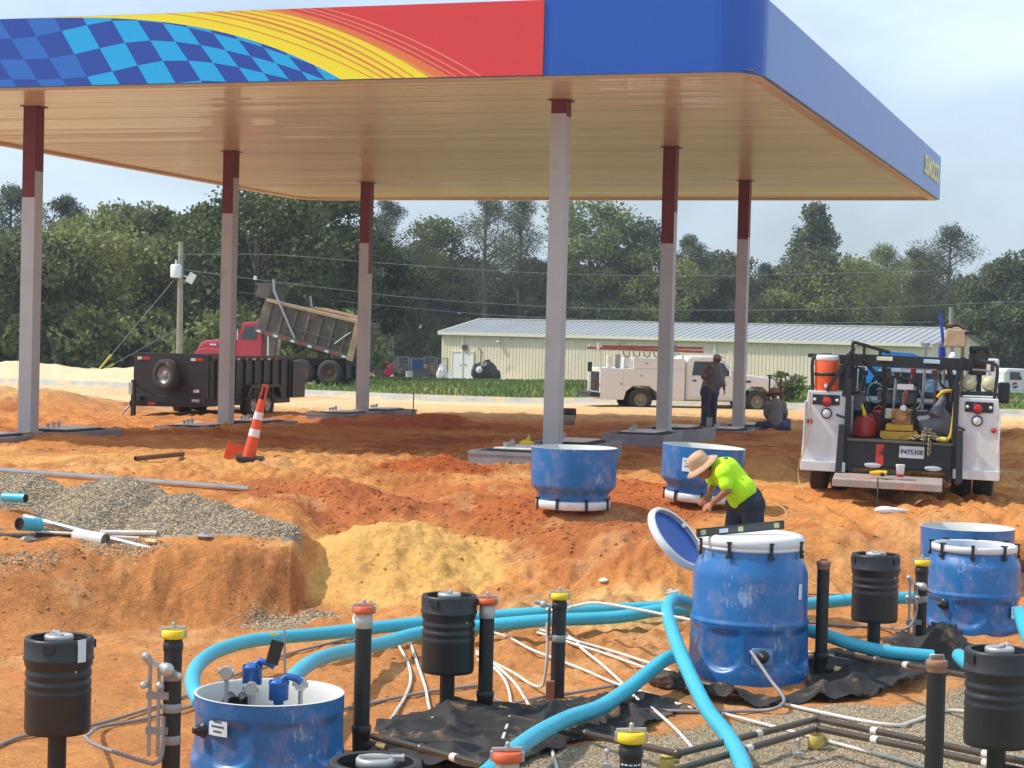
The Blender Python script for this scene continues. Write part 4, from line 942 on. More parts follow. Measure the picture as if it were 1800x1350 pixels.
# leaning lid
c = W(1190, 947, 17.2); t = thing('leaning_cover', 'round blue cover with a white flange leaning on the left side of the big sump', 'cover', c)
nrm = Vector((.66, -.40, .66)).normalized(); t.rotation_euler = nrm.to_track_quat('Z', 'Y').to_euler()
mb = MB(); mb.lathe([(.40, .035), (.405, .045), (.43, .045), (.455, .02), (.46, -.03), (.44, -.05), (.41, -.045), (.385, -.02)], 64); mb.build('flange', m_lid, t); t.scale = (.76, .76, .76)
mb = MB(); mb.add([(.41*math.cos(q*math.pi/24), .41*math.sin(q*math.pi/24), -.02) for q in range(48)], [tuple(range(48))]); mb.add([(.41*math.cos(q*math.pi/24), .41*math.sin(q*math.pi/24), -.045) for q in range(48)], [tuple(range(48))]); mb.build('disc', m_blue_in, t)
mb = MB(); mb.box((.36, .15, .02), (.09, .05, .03)); mb.build('hinge_tab', m_lid, t)
# spirit level on the lid
a = W(1226, 942, 15.95); b = W(1376, 925, 16.15); d = b-a
a.z = max(a.z, zf1+1.27); b.z = a.z+.02+.05
t = thing('spirit_level', 'dark grey spirit level lying across the white lid of the big sump', 'spirit level', (a+b)/2)
d = (b-a); T = d.to_track_quat('X', 'Z').to_matrix().to_4x4(); Ln = d.length
for zz in (-.032, .032):
    mb = MB(T); mb.box((0, 0, zz), (Ln, .024, .007)); mb.build('rail', mat('level_grey', lin(58, 60, 62), .4, .3), t)
mb = MB(T); mb.box((0, 0, 0), (Ln-.02, .008, .064)); mb.build('web', mat('level_web', lin(84, 86, 86), .5, .2), t)
for x, w in ((-Ln/2+.05, .05), (0, .05), (Ln/2-.06, .05)):
    mb = MB(T); mb.box((x, 0, 0), (w, .02, .048)); mb.build('vial', mat('vial', lin(206, 206, 150), .2), t, bevel=.008)
mb = MB(T); mb.box((-Ln*.20, -.008, 0), (.08, .004, .035)); mb.build('label', m_stk, t)
for x in (-Ln/2, Ln/2): mb = MB(T); mb.box((x, 0, 0), (.012, .028, .072)); mb.build('end_cap', m_clamp, t)

# --- spill buckets
def bucket(px, py, D, ybase, label, k=1., post=True, tagk=False):
    c = W(px, py, D); zg_ = zg(c.x, c.y) if ybase is None else W(px, ybase, D).z
    t = thing('spill_container', label, 'spill bucket', (c.x, c.y, c.z), rng.uniform(0, 6), 'black spill buckets on posts')
    r = .213*k; mb = MB()
    mb.lathe([(r*.8, -.03), (r*.82, .0), (r*.97, .002), (r*.99, -.008), (r, -.02), (r, -.115), (r*1.02, -.12), (r*1.02, -.13), (r*.985, -.14), (r*.98, -.165), (r*.94, -.18), (r*.93, -.20), (r*.96, -.21), (r*.96, -.232), (r*.92, -.245), (r*.92, -.262), (r*.96, -.27), (r*.96, -.29), (r*.93, -.30), (r*.955, -.325), (r*.97, -.335), (r*.95, -.35), (r*.955, -.56), (r*.93, -.588), (r*.3, -.595), (0, -.595)], 56); mb.build('body', m_blk, t)
    mb = MB(); mb.lathe([(r*.81, -.0), (r*.8, -.05), (r*.78, -.12), (0, -.13)], 40); mb.build('well', m_clamp, t)
    for q in range(3):
        mb = MB(); T = Matrix.Rotation(q*2.1+.5, 4, 'Z'); mb.add(*_boxvf((r*1.0, 0, -.045), (.025, .07, .05)), M=T); mb.build('lug', m_blk, t)
    mb = MB(); mb.lathe([(0, .012), (.06, .012), (.066, .018), (.084, .018), (.09, .01), (.09, -.02), (.07, -.03), (.06, -.11)], 24); mb.box((0, 0, .022), (.15, .026, .012)); mb.build('fill_cap', m_sil, t)
    mb = MB(); mb.cyl((.09, 0, -.02), (.13, 0, .03), .006, n=6); mb.box((.1, 0, .015), (.06, .05, .02)); mb.build('latch', m_sil, t)
    mb = MB(); a = -.8; mb.sph((r*.95*math.cos(a-t.rotation_euler[2]), r*.95*math.sin(a-t.rotation_euler[2]), -.19), .008, 8, 6); mb.build('rivet', m_sil, t)
    if post: mb = MB(); mb.cyl((0, 0, -.6), (0, 0, zg_-c.z-.1), .0575, n=20); mb.build('post', m_blk2, t)
    if tagk:
        mb = MB(Matrix.Rotation(-t.rotation_euler[2], 4, 'Z') @ Matrix.Rotation(R(-38), 4, 'Z')); mb.box((r+.008, 0, -.06), (.004, .06, .14)); mb.build('paper_tag', m_stk, t)
    return t
bucket(104, 1120, 11.7, None, 'black spill bucket at the lower left edge with a small paper tag on its rim', tagk=True)
bucket(790, 1046, 14.4, None, 'black spill bucket left of centre, standing before the blue hose')
bucket(1540, 974, 16.6, None, 'farthest black spill bucket, between the big sump and the open-rimmed sump')
bucket(1757, 1142, 11.6, None, 'black spill bucket at the right edge, next to the brown-capped pipe')
bucket(660, 1338, 8.5, None, 'black spill bucket cut off by the bottom edge, only its rim in view', k=1.0)

# --- risers
m_or = mat('cap_orange', lin(214, 96, 50), .5, var=.12, vs=20); m_ye = mat('cap_yellow', lin(236, 200, 30), .45); m_br = mat('cap_brown', lin(150, 108, 84), .6, var=.1)
def riser(px, ptop, pbase, D, capm, label, r=.057, tee=False, collar=None, band=None, printed=False):
    c = W(px, ptop, D); b = W(px, pbase, D); zb_ = min(b.z, zg(c.x, c.y)+.02)
    t = thing('riser_pipe', label, 'riser pipe', (c.x, c.y, zb_), 0, 'black riser pipes with coloured caps'); h = c.z-zb_
    mb = MB(); mb.cyl((0, 0, -.08), (0, 0, h-.03), r, n=24)
    mb.build('pipe', m_blk2, t)
    if printed:
        mb = MB(); vs = []; 
        for k in range(9):
            for q in range(5):
                a0 = R(-150)+q*.42+(k % 3)*.07; zz = h-.16-k*.028
                m4 = MB(); m4.add([(1.02*r*math.cos(a0), 1.02*r*math.sin(a0), zz), (1.02*r*math.cos(a0+.3), 1.02*r*math.sin(a0+.3), zz), (1.02*r*math.cos(a0+.3), 1.02*r*math.sin(a0+.3), zz+.008), (1.02*r*math.cos(a0), 1.02*r*math.sin(a0), zz+.008)], [(0, 1, 2, 3)])
                mb.add(m4.v, m4.f)
        mb.build('printing', m_stk, t)
    if capm is m_br:
        mb = MB(); mb.lathe([(r*1.02, h-.07), (r*1.06, h-.065), (r*1.06, h-.04), (r*1.16, h-.035), (r*1.16, h-.004), (r*1.05, h), (0, h+.002)], 24); mb.box((0, 0, h+.01), (.06, .02, .02)); mb.build('cap', m_br, t)
        if D < 12: mb = MB(); mb.tube([(-.04, 0, h), (-.04, 0, h+.03), (.04, 0, h+.03), (.04, 0, h)], .005, 6); mb.build('handle', m_sil, t)
    else:
        if capm is m_or:
            mb = MB(); mb.lathe([(r*1.0, h-.15), (r*1.06, h-.145), (r*1.08, h-.09), (r*1.05, h-.08), (r*1.05, h-.05), (r*1.1, h-.04)], 24); mb.build('collar', m_sil, t)
        else:
            mb = MB(); mb.lathe([(r*1.0, h-.13), (r*1.1, h-.12), (r*1.1, h-.075), (r*.98, h-.07), (r*.98, h-.055), (r*1.1, h-.045), (r*1.1, h-.03)], 24); mb.build('collar', m_blk2, t)
        mb = MB(); mb.lathe([(r*1.1, h-.05), (r*1.28, h-.045), (r*1.32, h-.03), (r*1.3, h-.0), (r*1.05, h+.004), (0, h)], 26)
        mb.build('cap', capm, t)
        mb = MB(); mb.bar((-r*1.35, 0, h+.012), (r*1.35, .01, h+.018), .022, .018); mb.build('lever', m_sil, t, bevel=.003)
        mb = MB(); mb.cyl((0, 0, h+.01), (0, 0, h+.035), .014, n=10); mb.sph((0, 0, h+.042), .012, 8, 6); mb.build('pin', m_sil, t)
        for s_ in (-1, 1): mb = MB(); mb.box((s_*r*1.35, 0, h-.02), (.016, .03, .05)); mb.build('ear', m_sil, t, bevel=.003)
    if tee:
        mb = MB(); mb.lathe([(r*1.02, .17), (r*1.2, .165), (r*1.2, .12), (r*1.1, .11), (r*1.05, 0), (r*1.1, -.05)], 24); mb.cyl((0, 0, .04), (.13, -.04, .02), r*.8, r*.6, n=14); mb.build('tee', m_blk2, t)
        mb = MB(); mb.cyl((.11, -.035, .025), (.17, -.05, .015), .038, n=14); mb.build('brass_coupling', mat('brass', lin(190, 160, 100), .35, .6, var=.15), t)
    if band:
        for zb2 in band: mb = MB(); mb.lathe([(r*1.0, h-zb2-.03), (r*1.06, h-zb2-.025), (r*1.06, h-zb2+.02), (r, h-zb2+.025)], 24); mb.build('tape_band', mat('tape_grey', lin(150, 150, 150), .45, .3), t)
    return t
R1 = riser(305, 1108, 1345, 11.7, m_ye, 'black pipe with a yellow cap and a taped silver manifold, left of the open sump', band=(.28, .48, .68))
R2 = riser(640, 1066, 1300, 13.0, m_or, 'black pipe with an orange cap right of the open sump', tee=True)
R3 = riser(857, 1052, 1252, 14.4, m_or, 'black pipe with an orange cap just right of the middle spill bucket', tee=True)
R4 = riser(984, 1043, 1238, 15.2, m_ye, 'black pipe with a yellow cap and one grey tape band, right of centre', band=(.36,))
R5 = riser(892, 1322, 1500, 9.3, m_or, 'orange-capped pipe cut off by the bottom edge')
R6 = riser(1110, 1288, 1480, 9.6, m_ye, 'yellow-capped black pipe with white printing, cut off by the bottom edge', printed=True)
R7 = riser(1448, 986, 1160, 16.2, m_br, 'black pipe with a small brown cap just right of the big sump', r=.053, tee=True)
R8 = riser(1621, 985, 1130, 17.3, m_ye, 'black pipe with a yellow cap and silver manifold, left of the open-rimmed sump', band=(.35,))
R9 = riser(1647, 1160, 1420, 11.1, m_br, 'thick black pipe with a brown cap at the lower right', r=.055)
# manifold brackets strapped to the pipes
def manifold(parent, h, side, k=1.):
    r = .057
    for dx in (-.13, -.075):
        mb = MB(); mb.bar((dx*k, -.05, h-.14*k), (dx*k, -.05, h-.72*k), .018, .02); mb.build('channel', m_galv, parent)
    for zz in (.34, .56):
        mb = MB(); mb.box((-.08*k, -.05, h-zz*k), (.14, .03, .045)); mb.build('strap', mat('tape_grey', (.3, .3, .3)), parent)
    for x, z_, a, b in ((-.13, .13, (-.02, .04), .024), (-.045, .17, (.03, .0), .04), (.01, .19, (.05, -.02), .018), (-.15, .27, (-.01, .0), .022), (-.06, .29, (.0, .02), .024)):
        mb = MB(); mb.cyl((x*k, -.06, h-z_), (x*k+a[0], -.1, h-z_+a[1]), b*k, n=12); mb.sph((x*k+a[0], -.1, h-z_+a[1]), b*k*1.1, 10, 8); mb.build('valve', m_sil, parent)
    mb = MB(); mb.bar((-.13*k, -.06, h-.13), (0, -.06, h-.17), .03); mb.build('cross_tube', m_sil, parent)
hR1 = W(305, 1108, 11.7).z-R1.location.z; manifold(R1, hR1-.06, -1)
manifold(R8, W(1621, 985, 17.3).z-R8.location.z-.06, -1, .9)
h4 = W(984, 1043, 15.2).z-R4.location.z
mb = MB(); mb.bar((-.08, -.02, h4-.12), (-.08, -.02, h4-.34), .022); mb.build('channel', mat('rust', lin(120, 80, 60), .7), R4)
mb = MB(); mb.cyl((-.2, -.02, h4-.07), (-.06, -.02, h4-.1), .018, n=10); mb.sph((-.13, -.02, h4-.09), .032, 10, 8); mb.build('valve', m_sil, R4)

# --- hoses
m_hose = mat('hose_teal', lin(66, 182, 206), .42, var=.06, vs=3, coat=.1, dirt=lin(120, 172, 172), ds=5, dthr=.64)
def corr(pts, r, step=.012):
    return pts
def hose(pts, label, dz=.05, r=.058, abs_=False, m=m_hose, name='flexible_hose', cat='hose', group='teal fuel hoses in the pit', n=18, k=8):
    P_ = [(W(*p) if len(p) == 3 else GT2(p[0], p[1], dz)) for p in pts]
    sp = smooth_path(P_, k)
    if r > .05:      # fine spiral ribs of the hose wall
        q = [sp[0]]
        for a_, b_ in zip(sp[:-1], sp[1:]):
            m_ = max(1, int((b_-a_).length/.016)); q += [a_.lerp(b_, (i_+1)/m_) for i_ in range(m_)]
        sp = q; rr_ = [r+(.0011 if i_ % 2 else -.0011) for i_ in range(len(sp))]
    else: rr_ = r
    mb = MB(); mb.tube(sp, rr_, n); o = mb.build(name, m, smooth_all=False); return tag(o, label, cat, group)
hose([(352, 1236, 13.5), (338, 1203, 14.0), (346, 1172, 14.6), (376, 1147, 15.2), (425, 1130, 15.7), (475, 1122, 16.0), (575, 1113, 16.4), (700, 1099, 16.9), (800, 1090, 17.2), (872, 1083, 17.4), (950, 1077, 17.5), (1080, 1071, 17.7), (1215, 1064, 17.9)], 'teal hose curving far left round the open sump, then back to the big sump')
hose([(505, 1205, 13.2), (522, 1184, 13.7), (550, 1163, 14.4), (587, 1150, 15.0), (625, 1142, 15.5), (675, 1130, 16.1), (742, 1112, 16.6), (841, 1101, 16.9), (950, 1091, 17.0), (1028, 1088, 17.1), (1090, 1084, 17.2), (1160, 1073, 17.3), (1225, 1071, 17.35)], 'teal hose from the right side of the open sump, passing behind the middle spill bucket')
hose([(1222, 1066, 17.0), (1198, 1056, 16.75), (1180, 1056, 16.6), (1174, 1078, 16.3), (1190, 1132, 15.5), (1212, 1185, 14.8), (1243, 1247, 13.9), (1278, 1292, 13.0), (1306, 1345, 12.1), (1322, 1430, 11)], 'teal hose humping up left of the big sump and running down to the bottom edge')
hose([(1192, 1150, 15.75), (1165, 1162, 15.5), (1140, 1182, 15.2), (1100, 1214, 14.7), (1055, 1243, 14.1), (1000, 1262, 13.5), (945, 1290, 12.8), (900, 1322, 12.2), (850, 1365, 11.5)], 'teal hose slanting from the humped hose down to the lower left')
hose([(1400, 1103, 16.5), (1450, 1116, 16.45), (1500, 1133, 16.4), (1560, 1146, 16.3), (1640, 1154, 16.3)], 'short teal hose from the big sump to the black fabric pile')
hose([(1395, 1064, 17.4), (1440, 1060, 17.6), (1500, 1054, 17.7), (1560, 1052, 17.8), (1612, 1050, 18.0)], 'teal hose seen behind the farthest spill bucket')
hose([(1792, 1075, 18.0), (1800, 1105, 17.5), (1815, 1140, 17.0)], 'bit of teal hose at the right edge beside the open-rimmed sump')
hose([(1685, 1152, 15.8), (1700, 1166, 15.4), (1722, 1170, 15.2)], 'short teal hose end sticking out right of the black fabric')
# --- conduits
m_pvc = mat('pvc_white', lin(216, 210, 200), .45, var=.08, vs=6, dirt=lin(190, 150, 110), ds=3, dthr=.66); m_pvg = mat('pvc_grey', lin(142, 138, 138), .45, var=.08, vs=6)
def conduit(pts, m, label, r=.0135, dz=.02, k=6):
    P_ = [(W(*p) if len(p) == 3 else GT2(p[0], p[1], dz)) for p in pts]; sp = smooth_path(P_, k)
    if m is not m_blk2:
        for it_ in range(6):
            if it_ == 0: gz_ = zt(np.array([q.x for q in sp]), np.array([q.y for q in sp]))
            for q, g_ in zip(sp, gz_): q.z = max(q.z, float(g_)+r*(.8 if it_ == 0 else .1))
            zz_ = [q.z for q in sp]
            for i_ in range(1, len(sp)-1): sp[i_].z = (zz_[i_-1]+2*zz_[i_]+zz_[i_+1])/4
    mb = MB(); mb.tube(sp, r, 8); o = mb.build('conduit', m); return tag(o, label, 'conduit', 'thin conduits lying in the pit')
conduit([(-20, 1318), (35, 1295), (80, 1288), (160, 1275), (250, 1250), (330, 1222), (430, 1180), (500, 1152), (590, 1127), (640, 1118)], m_pvg, 'grey conduit running from the left edge behind the first spill bucket and the open sump')
conduit([(348, 1238), (260, 1262), (180, 1280), (154, 1290, 12.4), (152, 1298, 12.2), (175, 1312, 12.0), (255, 1340, 11.7), (275, 1340, 11.6), (285, 1325, 11.6), (287, 1260, 11.6)], m_pvg, 'grey conduit making a square loop between the first spill bucket and the open sump')
conduit([(545, 1160), (600, 1138), (630, 1122), (645, 1118)], m_pvg, 'short grey conduit beneath the two parallel hoses')
conduit([(700, 1133), (717, 1165), (722, 1195), (712, 1225), (690, 1262), (672, 1296)], m_pvc, 'white conduit bowing down between the orange-capped pipe and the middle bucket')
conduit([(722, 1131), (735, 1170), (748, 1210), (754, 1242), (766, 1275), (785, 1305), (808, 1330)], m_pvc, 'white conduit passing just left of the middle bucket post')
conduit([(600, 1247), (655, 1235), (720, 1222), (780, 1212), (850, 1204)], m_pvg, 'grey conduit crossing level behind the middle bucket post')
conduit([(868, 1224), (888, 1238), (930, 1230), (960, 1224)], m_pvg, 'short grey conduit sagging between the orange and yellow capped pipes')
conduit([(838, 1150), (868, 1165), (915, 1192), (935, 1204), (950, 1207, 15.3), (957, 1196, 15.25), (962, 1150, 15.2), (962, 1095, 15.2)], m_pvc, 'white conduit turning up beside the middle yellow-capped pipe')
conduit([(840, 1160), (870, 1175), (890, 1202), (898, 1235), (895, 1262), (882, 1306)], m_pvc, 'white conduit curling down just right of the middle orange-capped pipe')
conduit([(838, 1145), (875, 1172), (905, 1202), (925, 1232), (942, 1265), (968, 1315), (982, 1365)], m_pvc, 'white conduit running under the slanting hose to the bottom edge')
conduit([(868, 1112), (925, 1138), (975, 1158), (1030, 1180), (1083, 1202), (1130, 1217), (1180, 1234), (1217, 1245)], m_pvc, 'white conduit slanting right behind the yellow-capped pipe')
conduit([(950, 1107), (1000, 1122), (1060, 1141), (1142, 1166), (1180, 1180)], m_pvc, 'upper of two parallel white conduits right of the yellow-capped pipe')
conduit([(945, 1112), (1000, 1129), (1060, 1148), (1131, 1173), (1170, 1188)], m_pvc, 'lower of two parallel white conduits right of the yellow-capped pipe')
conduit([(990, 1112), (1020, 1138), (1060, 1170), (1090, 1198), (1118, 1226), (1152, 1250), (1190, 1285), (1224, 1322)], m_pvc, 'white conduit crossing the others steeply and ending at the dark pipes')
conduit([(940, 1068), (985, 1072, 16.9), (1010, 1066, 16.9), (1045, 1059, 16.7), (1100, 1067, 16.4), (1160, 1079, 16.2), (1214, 1090, 16.0)], m_pvc, 'white conduit raised over the teal hoses left of the big sump')
conduit([(1320, 1145, 15.62), (1334, 1165, 15.45), (1355, 1196, 15.2), (1376, 1224, 15.0), (1376, 1236, 14.8), (1360, 1246, 14.7), (1320, 1250), (1210, 1250), (1120, 1248), (1060, 1240), (1000, 1231)], m_pvg, 'grey conduit from the boot on the big sump bending back along the ground', r=.0145)
conduit([(1225, 1198), (1300, 1218), (1400, 1243), (1512, 1266), (1575, 1275), (1600, 1270), (1629, 1260), (1665, 1249), (1720, 1253)], m_pvc, 'long white conduit across the beige gravel in front of the big sump', r=.015)
conduit([(1270, 1254), (1370, 1280), (1420, 1293), (1490, 1312), (1560, 1330), (1640, 1352)], m_pvc, 'white conduit under the dark pipes towards the lower right')
conduit([(1612, 1030, 17.2), (1611, 1075, 17.2), (1604, 1095, 17.2), (1590, 1104, 17.2), (1550, 1105), (1480, 1100), (1405, 1092)], m_pvg, 'grey conduit dropping from the right manifold and running to the big sump')
conduit([(1400, 1044), (1500, 1046), (1608, 1050)], m_pvg, 'thin grey conduit above the hose behind the farthest spill bucket', r=.01)
conduit([(985, 1222), (1080, 1205), (1131, 1194), (1175, 1187), (1202, 1180)], m_pvg, 'grey conduit running level behind the slanting teal hose')
conduit([(1398, 1143), (1440, 1149), (1500, 1160)], m_pvc, 'short white conduit at the foot of the brown-capped pipe beside the big sump')
conduit([(640, 1062), (622, 1085), (625, 1100)], m_pvc, 'short white conduit end poking from the sand behind the orange-capped pipe')
# --- steel pipes
m_spipe = mat('steel_pipe', lin(96, 84, 72), .3, .55, var=.2, vs=5, dirt=lin(120, 98, 76), ds=3, dthr=.6)
def spipe(pts, label, r=.024, dz=.03, name='steel_pipe', k=2):
    P_ = [(W(*p) if len(p) == 3 else GT2(p[0], p[1], dz)) for p in pts]; mb = MB()
    for i in range(len(P_)-1): mb.cyl(P_[i], P_[i+1], r, n=14)
    t = thing(name, label, 'steel pipe', P_[0], 0, 'dark steel pipes laid in the pit'); mb2 = MB(Matrix.Translation(-P_[0])); 
    for i in range(len(P_)-1): m3 = MB(Matrix.Translation(-P_[0])); m3.cyl(P_[i], P_[i+1], r, n=14); m3.build('pipe_length', m_spipe, t)
    for i in range(1, len(P_)-1): m3 = MB(Matrix.Translation(-P_[0])); m3.sph(P_[i], r*1.5, 14, 10); m3.build('elbow', m_spipe, t)
    for i in range(len(P_)-1):
        if (P_[i+1]-P_[i]).length > .7:
            q = P_[i].lerp(P_[i+1], .55); d = (P_[i+1]-P_[i]).normalized(); m3 = MB(Matrix.Translation(-P_[0])); m3.cyl(q-d*.03, q+d*.03, r*1.18, n=14); m3.build('white_coupling', m_pvc, t)
    return t
spipe([(655, 1294, 12.9), (740, 1316, 12.4), (850, 1345, 11.8)], 'dark steel pipe from the left orange-capped pipe down to the bottom edge')
spipe([(876, 1257, 14.3), (1030, 1290, 13.4), (1191, 1325, 12.4), (1437, 1264, 13.6), (1629, 1304, 12.6), (1830, 1345, 11.6)], 'long dark steel pipe bending twice across the gravel, upper of the pair')
spipe([(1150, 1365, 11.9), (1437, 1280, 13.2), (1629, 1319, 12.3), (1830, 1362, 11.4)], 'long dark steel pipe bending across the gravel, lower of the pair')
spipe([(1470, 1149, 16.0), (1540, 1160, 15.5), (1640, 1177, 14.8), (1710, 1190, 14.3)], 'dark steel pipe with a white coupling right of the big sump')
# yellow and brass valves in the gravel
for px, py, h, nm in ((1433, 1295, .14, 'pale yellow plastic valve body standing under the dark pipes'), (1172, 1330, .10, 'small yellow plastic fitting below the bend of the dark pipe')):
    p = GT2(px, py+22, 0); t = thing('valve_body', nm, 'valve', p); mb = MB(); mb.lathe([(.02, 0), (.05, .01), (.056, .05), (.05, h*.7), (.035, h*.8), (.05, h*.85), (.04, h), (0, h)], 16); mb.build('body', mat('valve_yellow', lin(204, 180, 96), .5, var=.15), t); mb = MB(); mb.cyl((-.03, 0, h*.6), (.08, 0, h*.6), .022, n=10); mb.build('outlet', mat('brass', (1, 1, 1)), t)
for px, py, nm in ((1403, 1318, 'small brass nozzle standing in the gravel left of the yellow valve'), (1066, 1338, 'small silver nozzle by the bottom edge left of the yellow-capped pipe')):
    p = GT2(px, py+15, 0); t = thing('nozzle', nm, 'nozzle', p); mb = MB(); mb.lathe([(.022, 0), (.022, .03), (.008, .04), (.008, .1), (.018, .11), (.018, .14), (0, .145)], 12); mb.build('stem', m_sil, t); mb = MB(); mb.box((0, 0, .03), (.07, .05, .03)); mb.build('foot', m_sil, t, bevel=.004)
# --- black fabric
m_fab = mat('black_fabric', lin(40, 37, 35), .75, var=.3, vs=7, dirt=lin(128, 98, 72), ds=4, dthr=.57, bump=.35, bs=12)
def fabric(poly, amp, label, seed, base=.01, mound=None):
    P_ = [GT2(a, b, 0) for a, b in poly]; xs = [p.x for p in P_]; ys = [p.y for p in P_]; st = .02
    X = np.arange(min(xs)-.1, max(xs)+.1, st); Y = np.arange(min(ys)-.1, max(ys)+.1, st); XX, YY = np.meshgrid(X, Y); x = XX.ravel(); y = YY.ravel()
    jx = x+.09*fbm(x, y, .35, 3, .5, seed); jy = y+.14*fbm(x, y, .3, 3, .5, seed+3)
    ins = np.zeros(len(x), bool); n = len(P_)
    for i in range(n):
        a, b = P_[i], P_[(i+1) % n]; c = ((a.y > jy) != (b.y > jy)); t_ = (b.x-a.x)*(jy-a.y)/((b.y-a.y) if abs(b.y-a.y) > 1e-9 else 1e-9)+a.x; ins ^= c & (jx < t_)
    wx = x+.12*fbm(x, y, .5, 2, .5, seed+20); wy = y+.12*fbm(x, y, .5, 2, .5, seed+23)
    rid = 1-np.abs(fbm(wx*1.0, wy*.6, .75, 2, .45, seed+7))*2.8; rid2 = 1-np.abs(fbm(wx*.6+wy*.7, wy*.9-wx*.4, .28, 2, .45, seed+9))*2.3
    # distance-like falloff so the edges lie down
    z = zt(x, y)+base+amp*(np.clip(rid, 0, 1)**1.8*.8+np.clip(rid2, 0, 1)**2*.55)
    if mound: 
        for mx_, my_, mr, mh in mound: z = z+mh*np.exp(-(((x-mx_)/mr)**2+((y-my_)/mr)**2))*(1+.35*fbm(x, y, .25, 3, .5, seed+30))
    I = ins.reshape(XX.shape); idx = np.arange(len(x)).reshape(XX.shape); cell = I[:-1, :-1] & I[1:, :-1] & I[:-1, 1:] & I[1:, 1:]
    f = np.stack([idx[:-1, :-1], idx[:-1, 1:], idx[1:, 1:], idx[1:, :-1]], -1)[cell]; u, inv = np.unique(f, return_inverse=True)
    Vv = np.stack([x, y, z], 1)[u]; o = np_mesh('ground_fabric', Vv, inv.reshape(f.shape), [m_fab], True); s_ = o.modifiers.new('thick', 'SOLIDIFY'); s_.thickness = .004
    return tag(o, label, 'ground fabric', 'sheets of black ground fabric')
fabric([(655, 1285), (720, 1262), (800, 1250), (860, 1245), (930, 1240), (1000, 1238), (1100, 1222), (1180, 1235), (1240, 1250), (1180, 1262), (1130, 1285), (1080, 1300), (1000, 1312), (960, 1335), (900, 1350), (820, 1362), (700, 1360), (650, 1330)], .10, 'wrinkled black ground fabric spread round the feet of the left and middle pipes', 300)
fabric([(1195, 1195), (1240, 1212), (1330, 1225), (1400, 1215), (1420, 1160), (1445, 1150), (1500, 1160), (1560, 1172), (1640, 1185), (1632, 1210), (1560, 1222), (1500, 1235), (1430, 1240), (1330, 1246), (1230, 1232), (1180, 1215)], .11, 'wrinkled black ground fabric tucked under the front and right of the big sump', 320)
pm = GT2(1665, 1172, 0)
fabric([(1545, 1150), (1580, 1125), (1625, 1120), (1680, 1112), (1712, 1135), (1712, 1178), (1660, 1195), (1600, 1180)], .08, 'bunched-up pile of black fabric in front of the open-rimmed sump', 340, mound=[(pm.x, pm.y+.15, .16, .30), (pm.x-.33, pm.y+.35, .2, .14)])
# stones in the pit
for px, py, s_, lab in ((1172, 1206, .17, 'dark broken concrete lump left of the big sump, a hose passing over it'), (1184, 1046, .09, 'small pale stone on the sand behind the hump of the hose'), (1060, 1022, .05, 'small white scrap on the red bank'), (1797, 1000, .12, 'brown rock at the right edge')):
    p = GT2(px, py, 0); mb = MB(); mb.sph((0, 0, 0), (s_, s_*.7, s_*.5), 9, 6); rr_ = random.Random(px)
    mb.v = [(x*rr_.uniform(.75, 1.2), y*rr_.uniform(.75, 1.2), z*rr_.uniform(.7, 1.2)) for x, y, z in mb.v]; mb.sm = [False]*len(mb.f)
    o = mb.build('rubble', mat('rubble_'+str(px), (lin(96, 78, 70), lin(190, 180, 165), lin(225, 222, 215), lin(120, 76, 56))[(1172, 1184, 1060, 1797).index(px)], .9, var=.2)); o.location = p+Vector((0, 0, s_*.25)); tag(o, lab, 'rubble')
mb = MB(); p = W(967, 1215, 15.1); mb.box((p.x, p.y, zg(p.x, p.y)+.07), (.07, .05, .16)); o = mb.build('wood_block', mat('wood_brown', lin(140, 92, 66), .8, var=.15), bevel=.004); tag(o, 'small brown wood block at the foot of the middle yellow-capped pipe', 'wood block')

# --- left bank: pipes and scraps
def ptube(name, a, b, r, m, label, cat, group=None, hollow=True, n=20):
    t = thing(name, label, cat, a, 0, group); mb = MB(); d = b-a; u = d.normalized(); mb.tube([Vector((0, 0, 0)), d], r, n, cap=False); mb.build('pipe_wall', m, t)
    mb = MB(); mb.tube([u*.001, d-u*.001], r*.82, n, cap=False); mb.tube([d*.9, d*.89], r*.8, n)
    # end rings
    q = [Vector((0, 0, 0)), d]
    m5 = MB(); 
    for e in q:
        x = u.cross(Vector((0, 0, 1))).normalized(); y = u.cross(x); vs = [e+(x*math.cos(2*math.pi*j/n)+y*math.sin(2*math.pi*j/n))*rr_ for rr_ in (r, r*.82) for j in range(n)]
        mb.add(vs, [(j, (j+1) % n, n+(j+1) % n, n+j) for j in range(n)])
    mb.build('bore', mat('bore_dark', (.05, .04, .035), .8) if m is not m_pvc else m_pvg, t); return t
def gp(px, py, dz): return GT2(px, py, dz)
m_alu = mat('steel_bright', lin(205, 196, 188), .22, .8, var=.15, vs=4)
a, b = W(-30, 830, 22.6), W(436, 861, 22.9); lift = max(zg(*(a.lerp(b, q/20))[:2])+.05-a.lerp(b, q/20).z for q in range(21)); a.z += max(0, lift); b.z += max(0, lift*.3); ptube('long_steel_pipe', a, b, .04, m_alu, 'long shiny steel pipe lying along the top of the gravel heap', 'steel pipe')
a, b = gp(44, 912, .16), gp(266, 966, .04); a = W(44, 909, 19.9); b = W(266, 966, 19.15); ptube('steel_pipe_offcut', a, b, .037, m_alu, 'dull steel pipe lying slantwise on the bank, crossing the white pipes', 'steel pipe')
a, b = W(-20, 944, 19.6), W(130, 942, 19.6); ptube('steel_pipe_offcut', a, b, .036, m_blk2, 'dark steel pipe at the left edge of the bank, left of the white stub', 'steel pipe')
a, b = W(186, 950, 19.2), W(134, 942, 19.4); ptube('plastic_pipe_stub', b, a, .075, m_pvc, 'thick short white plastic pipe stub on the bank', 'pipe stub')
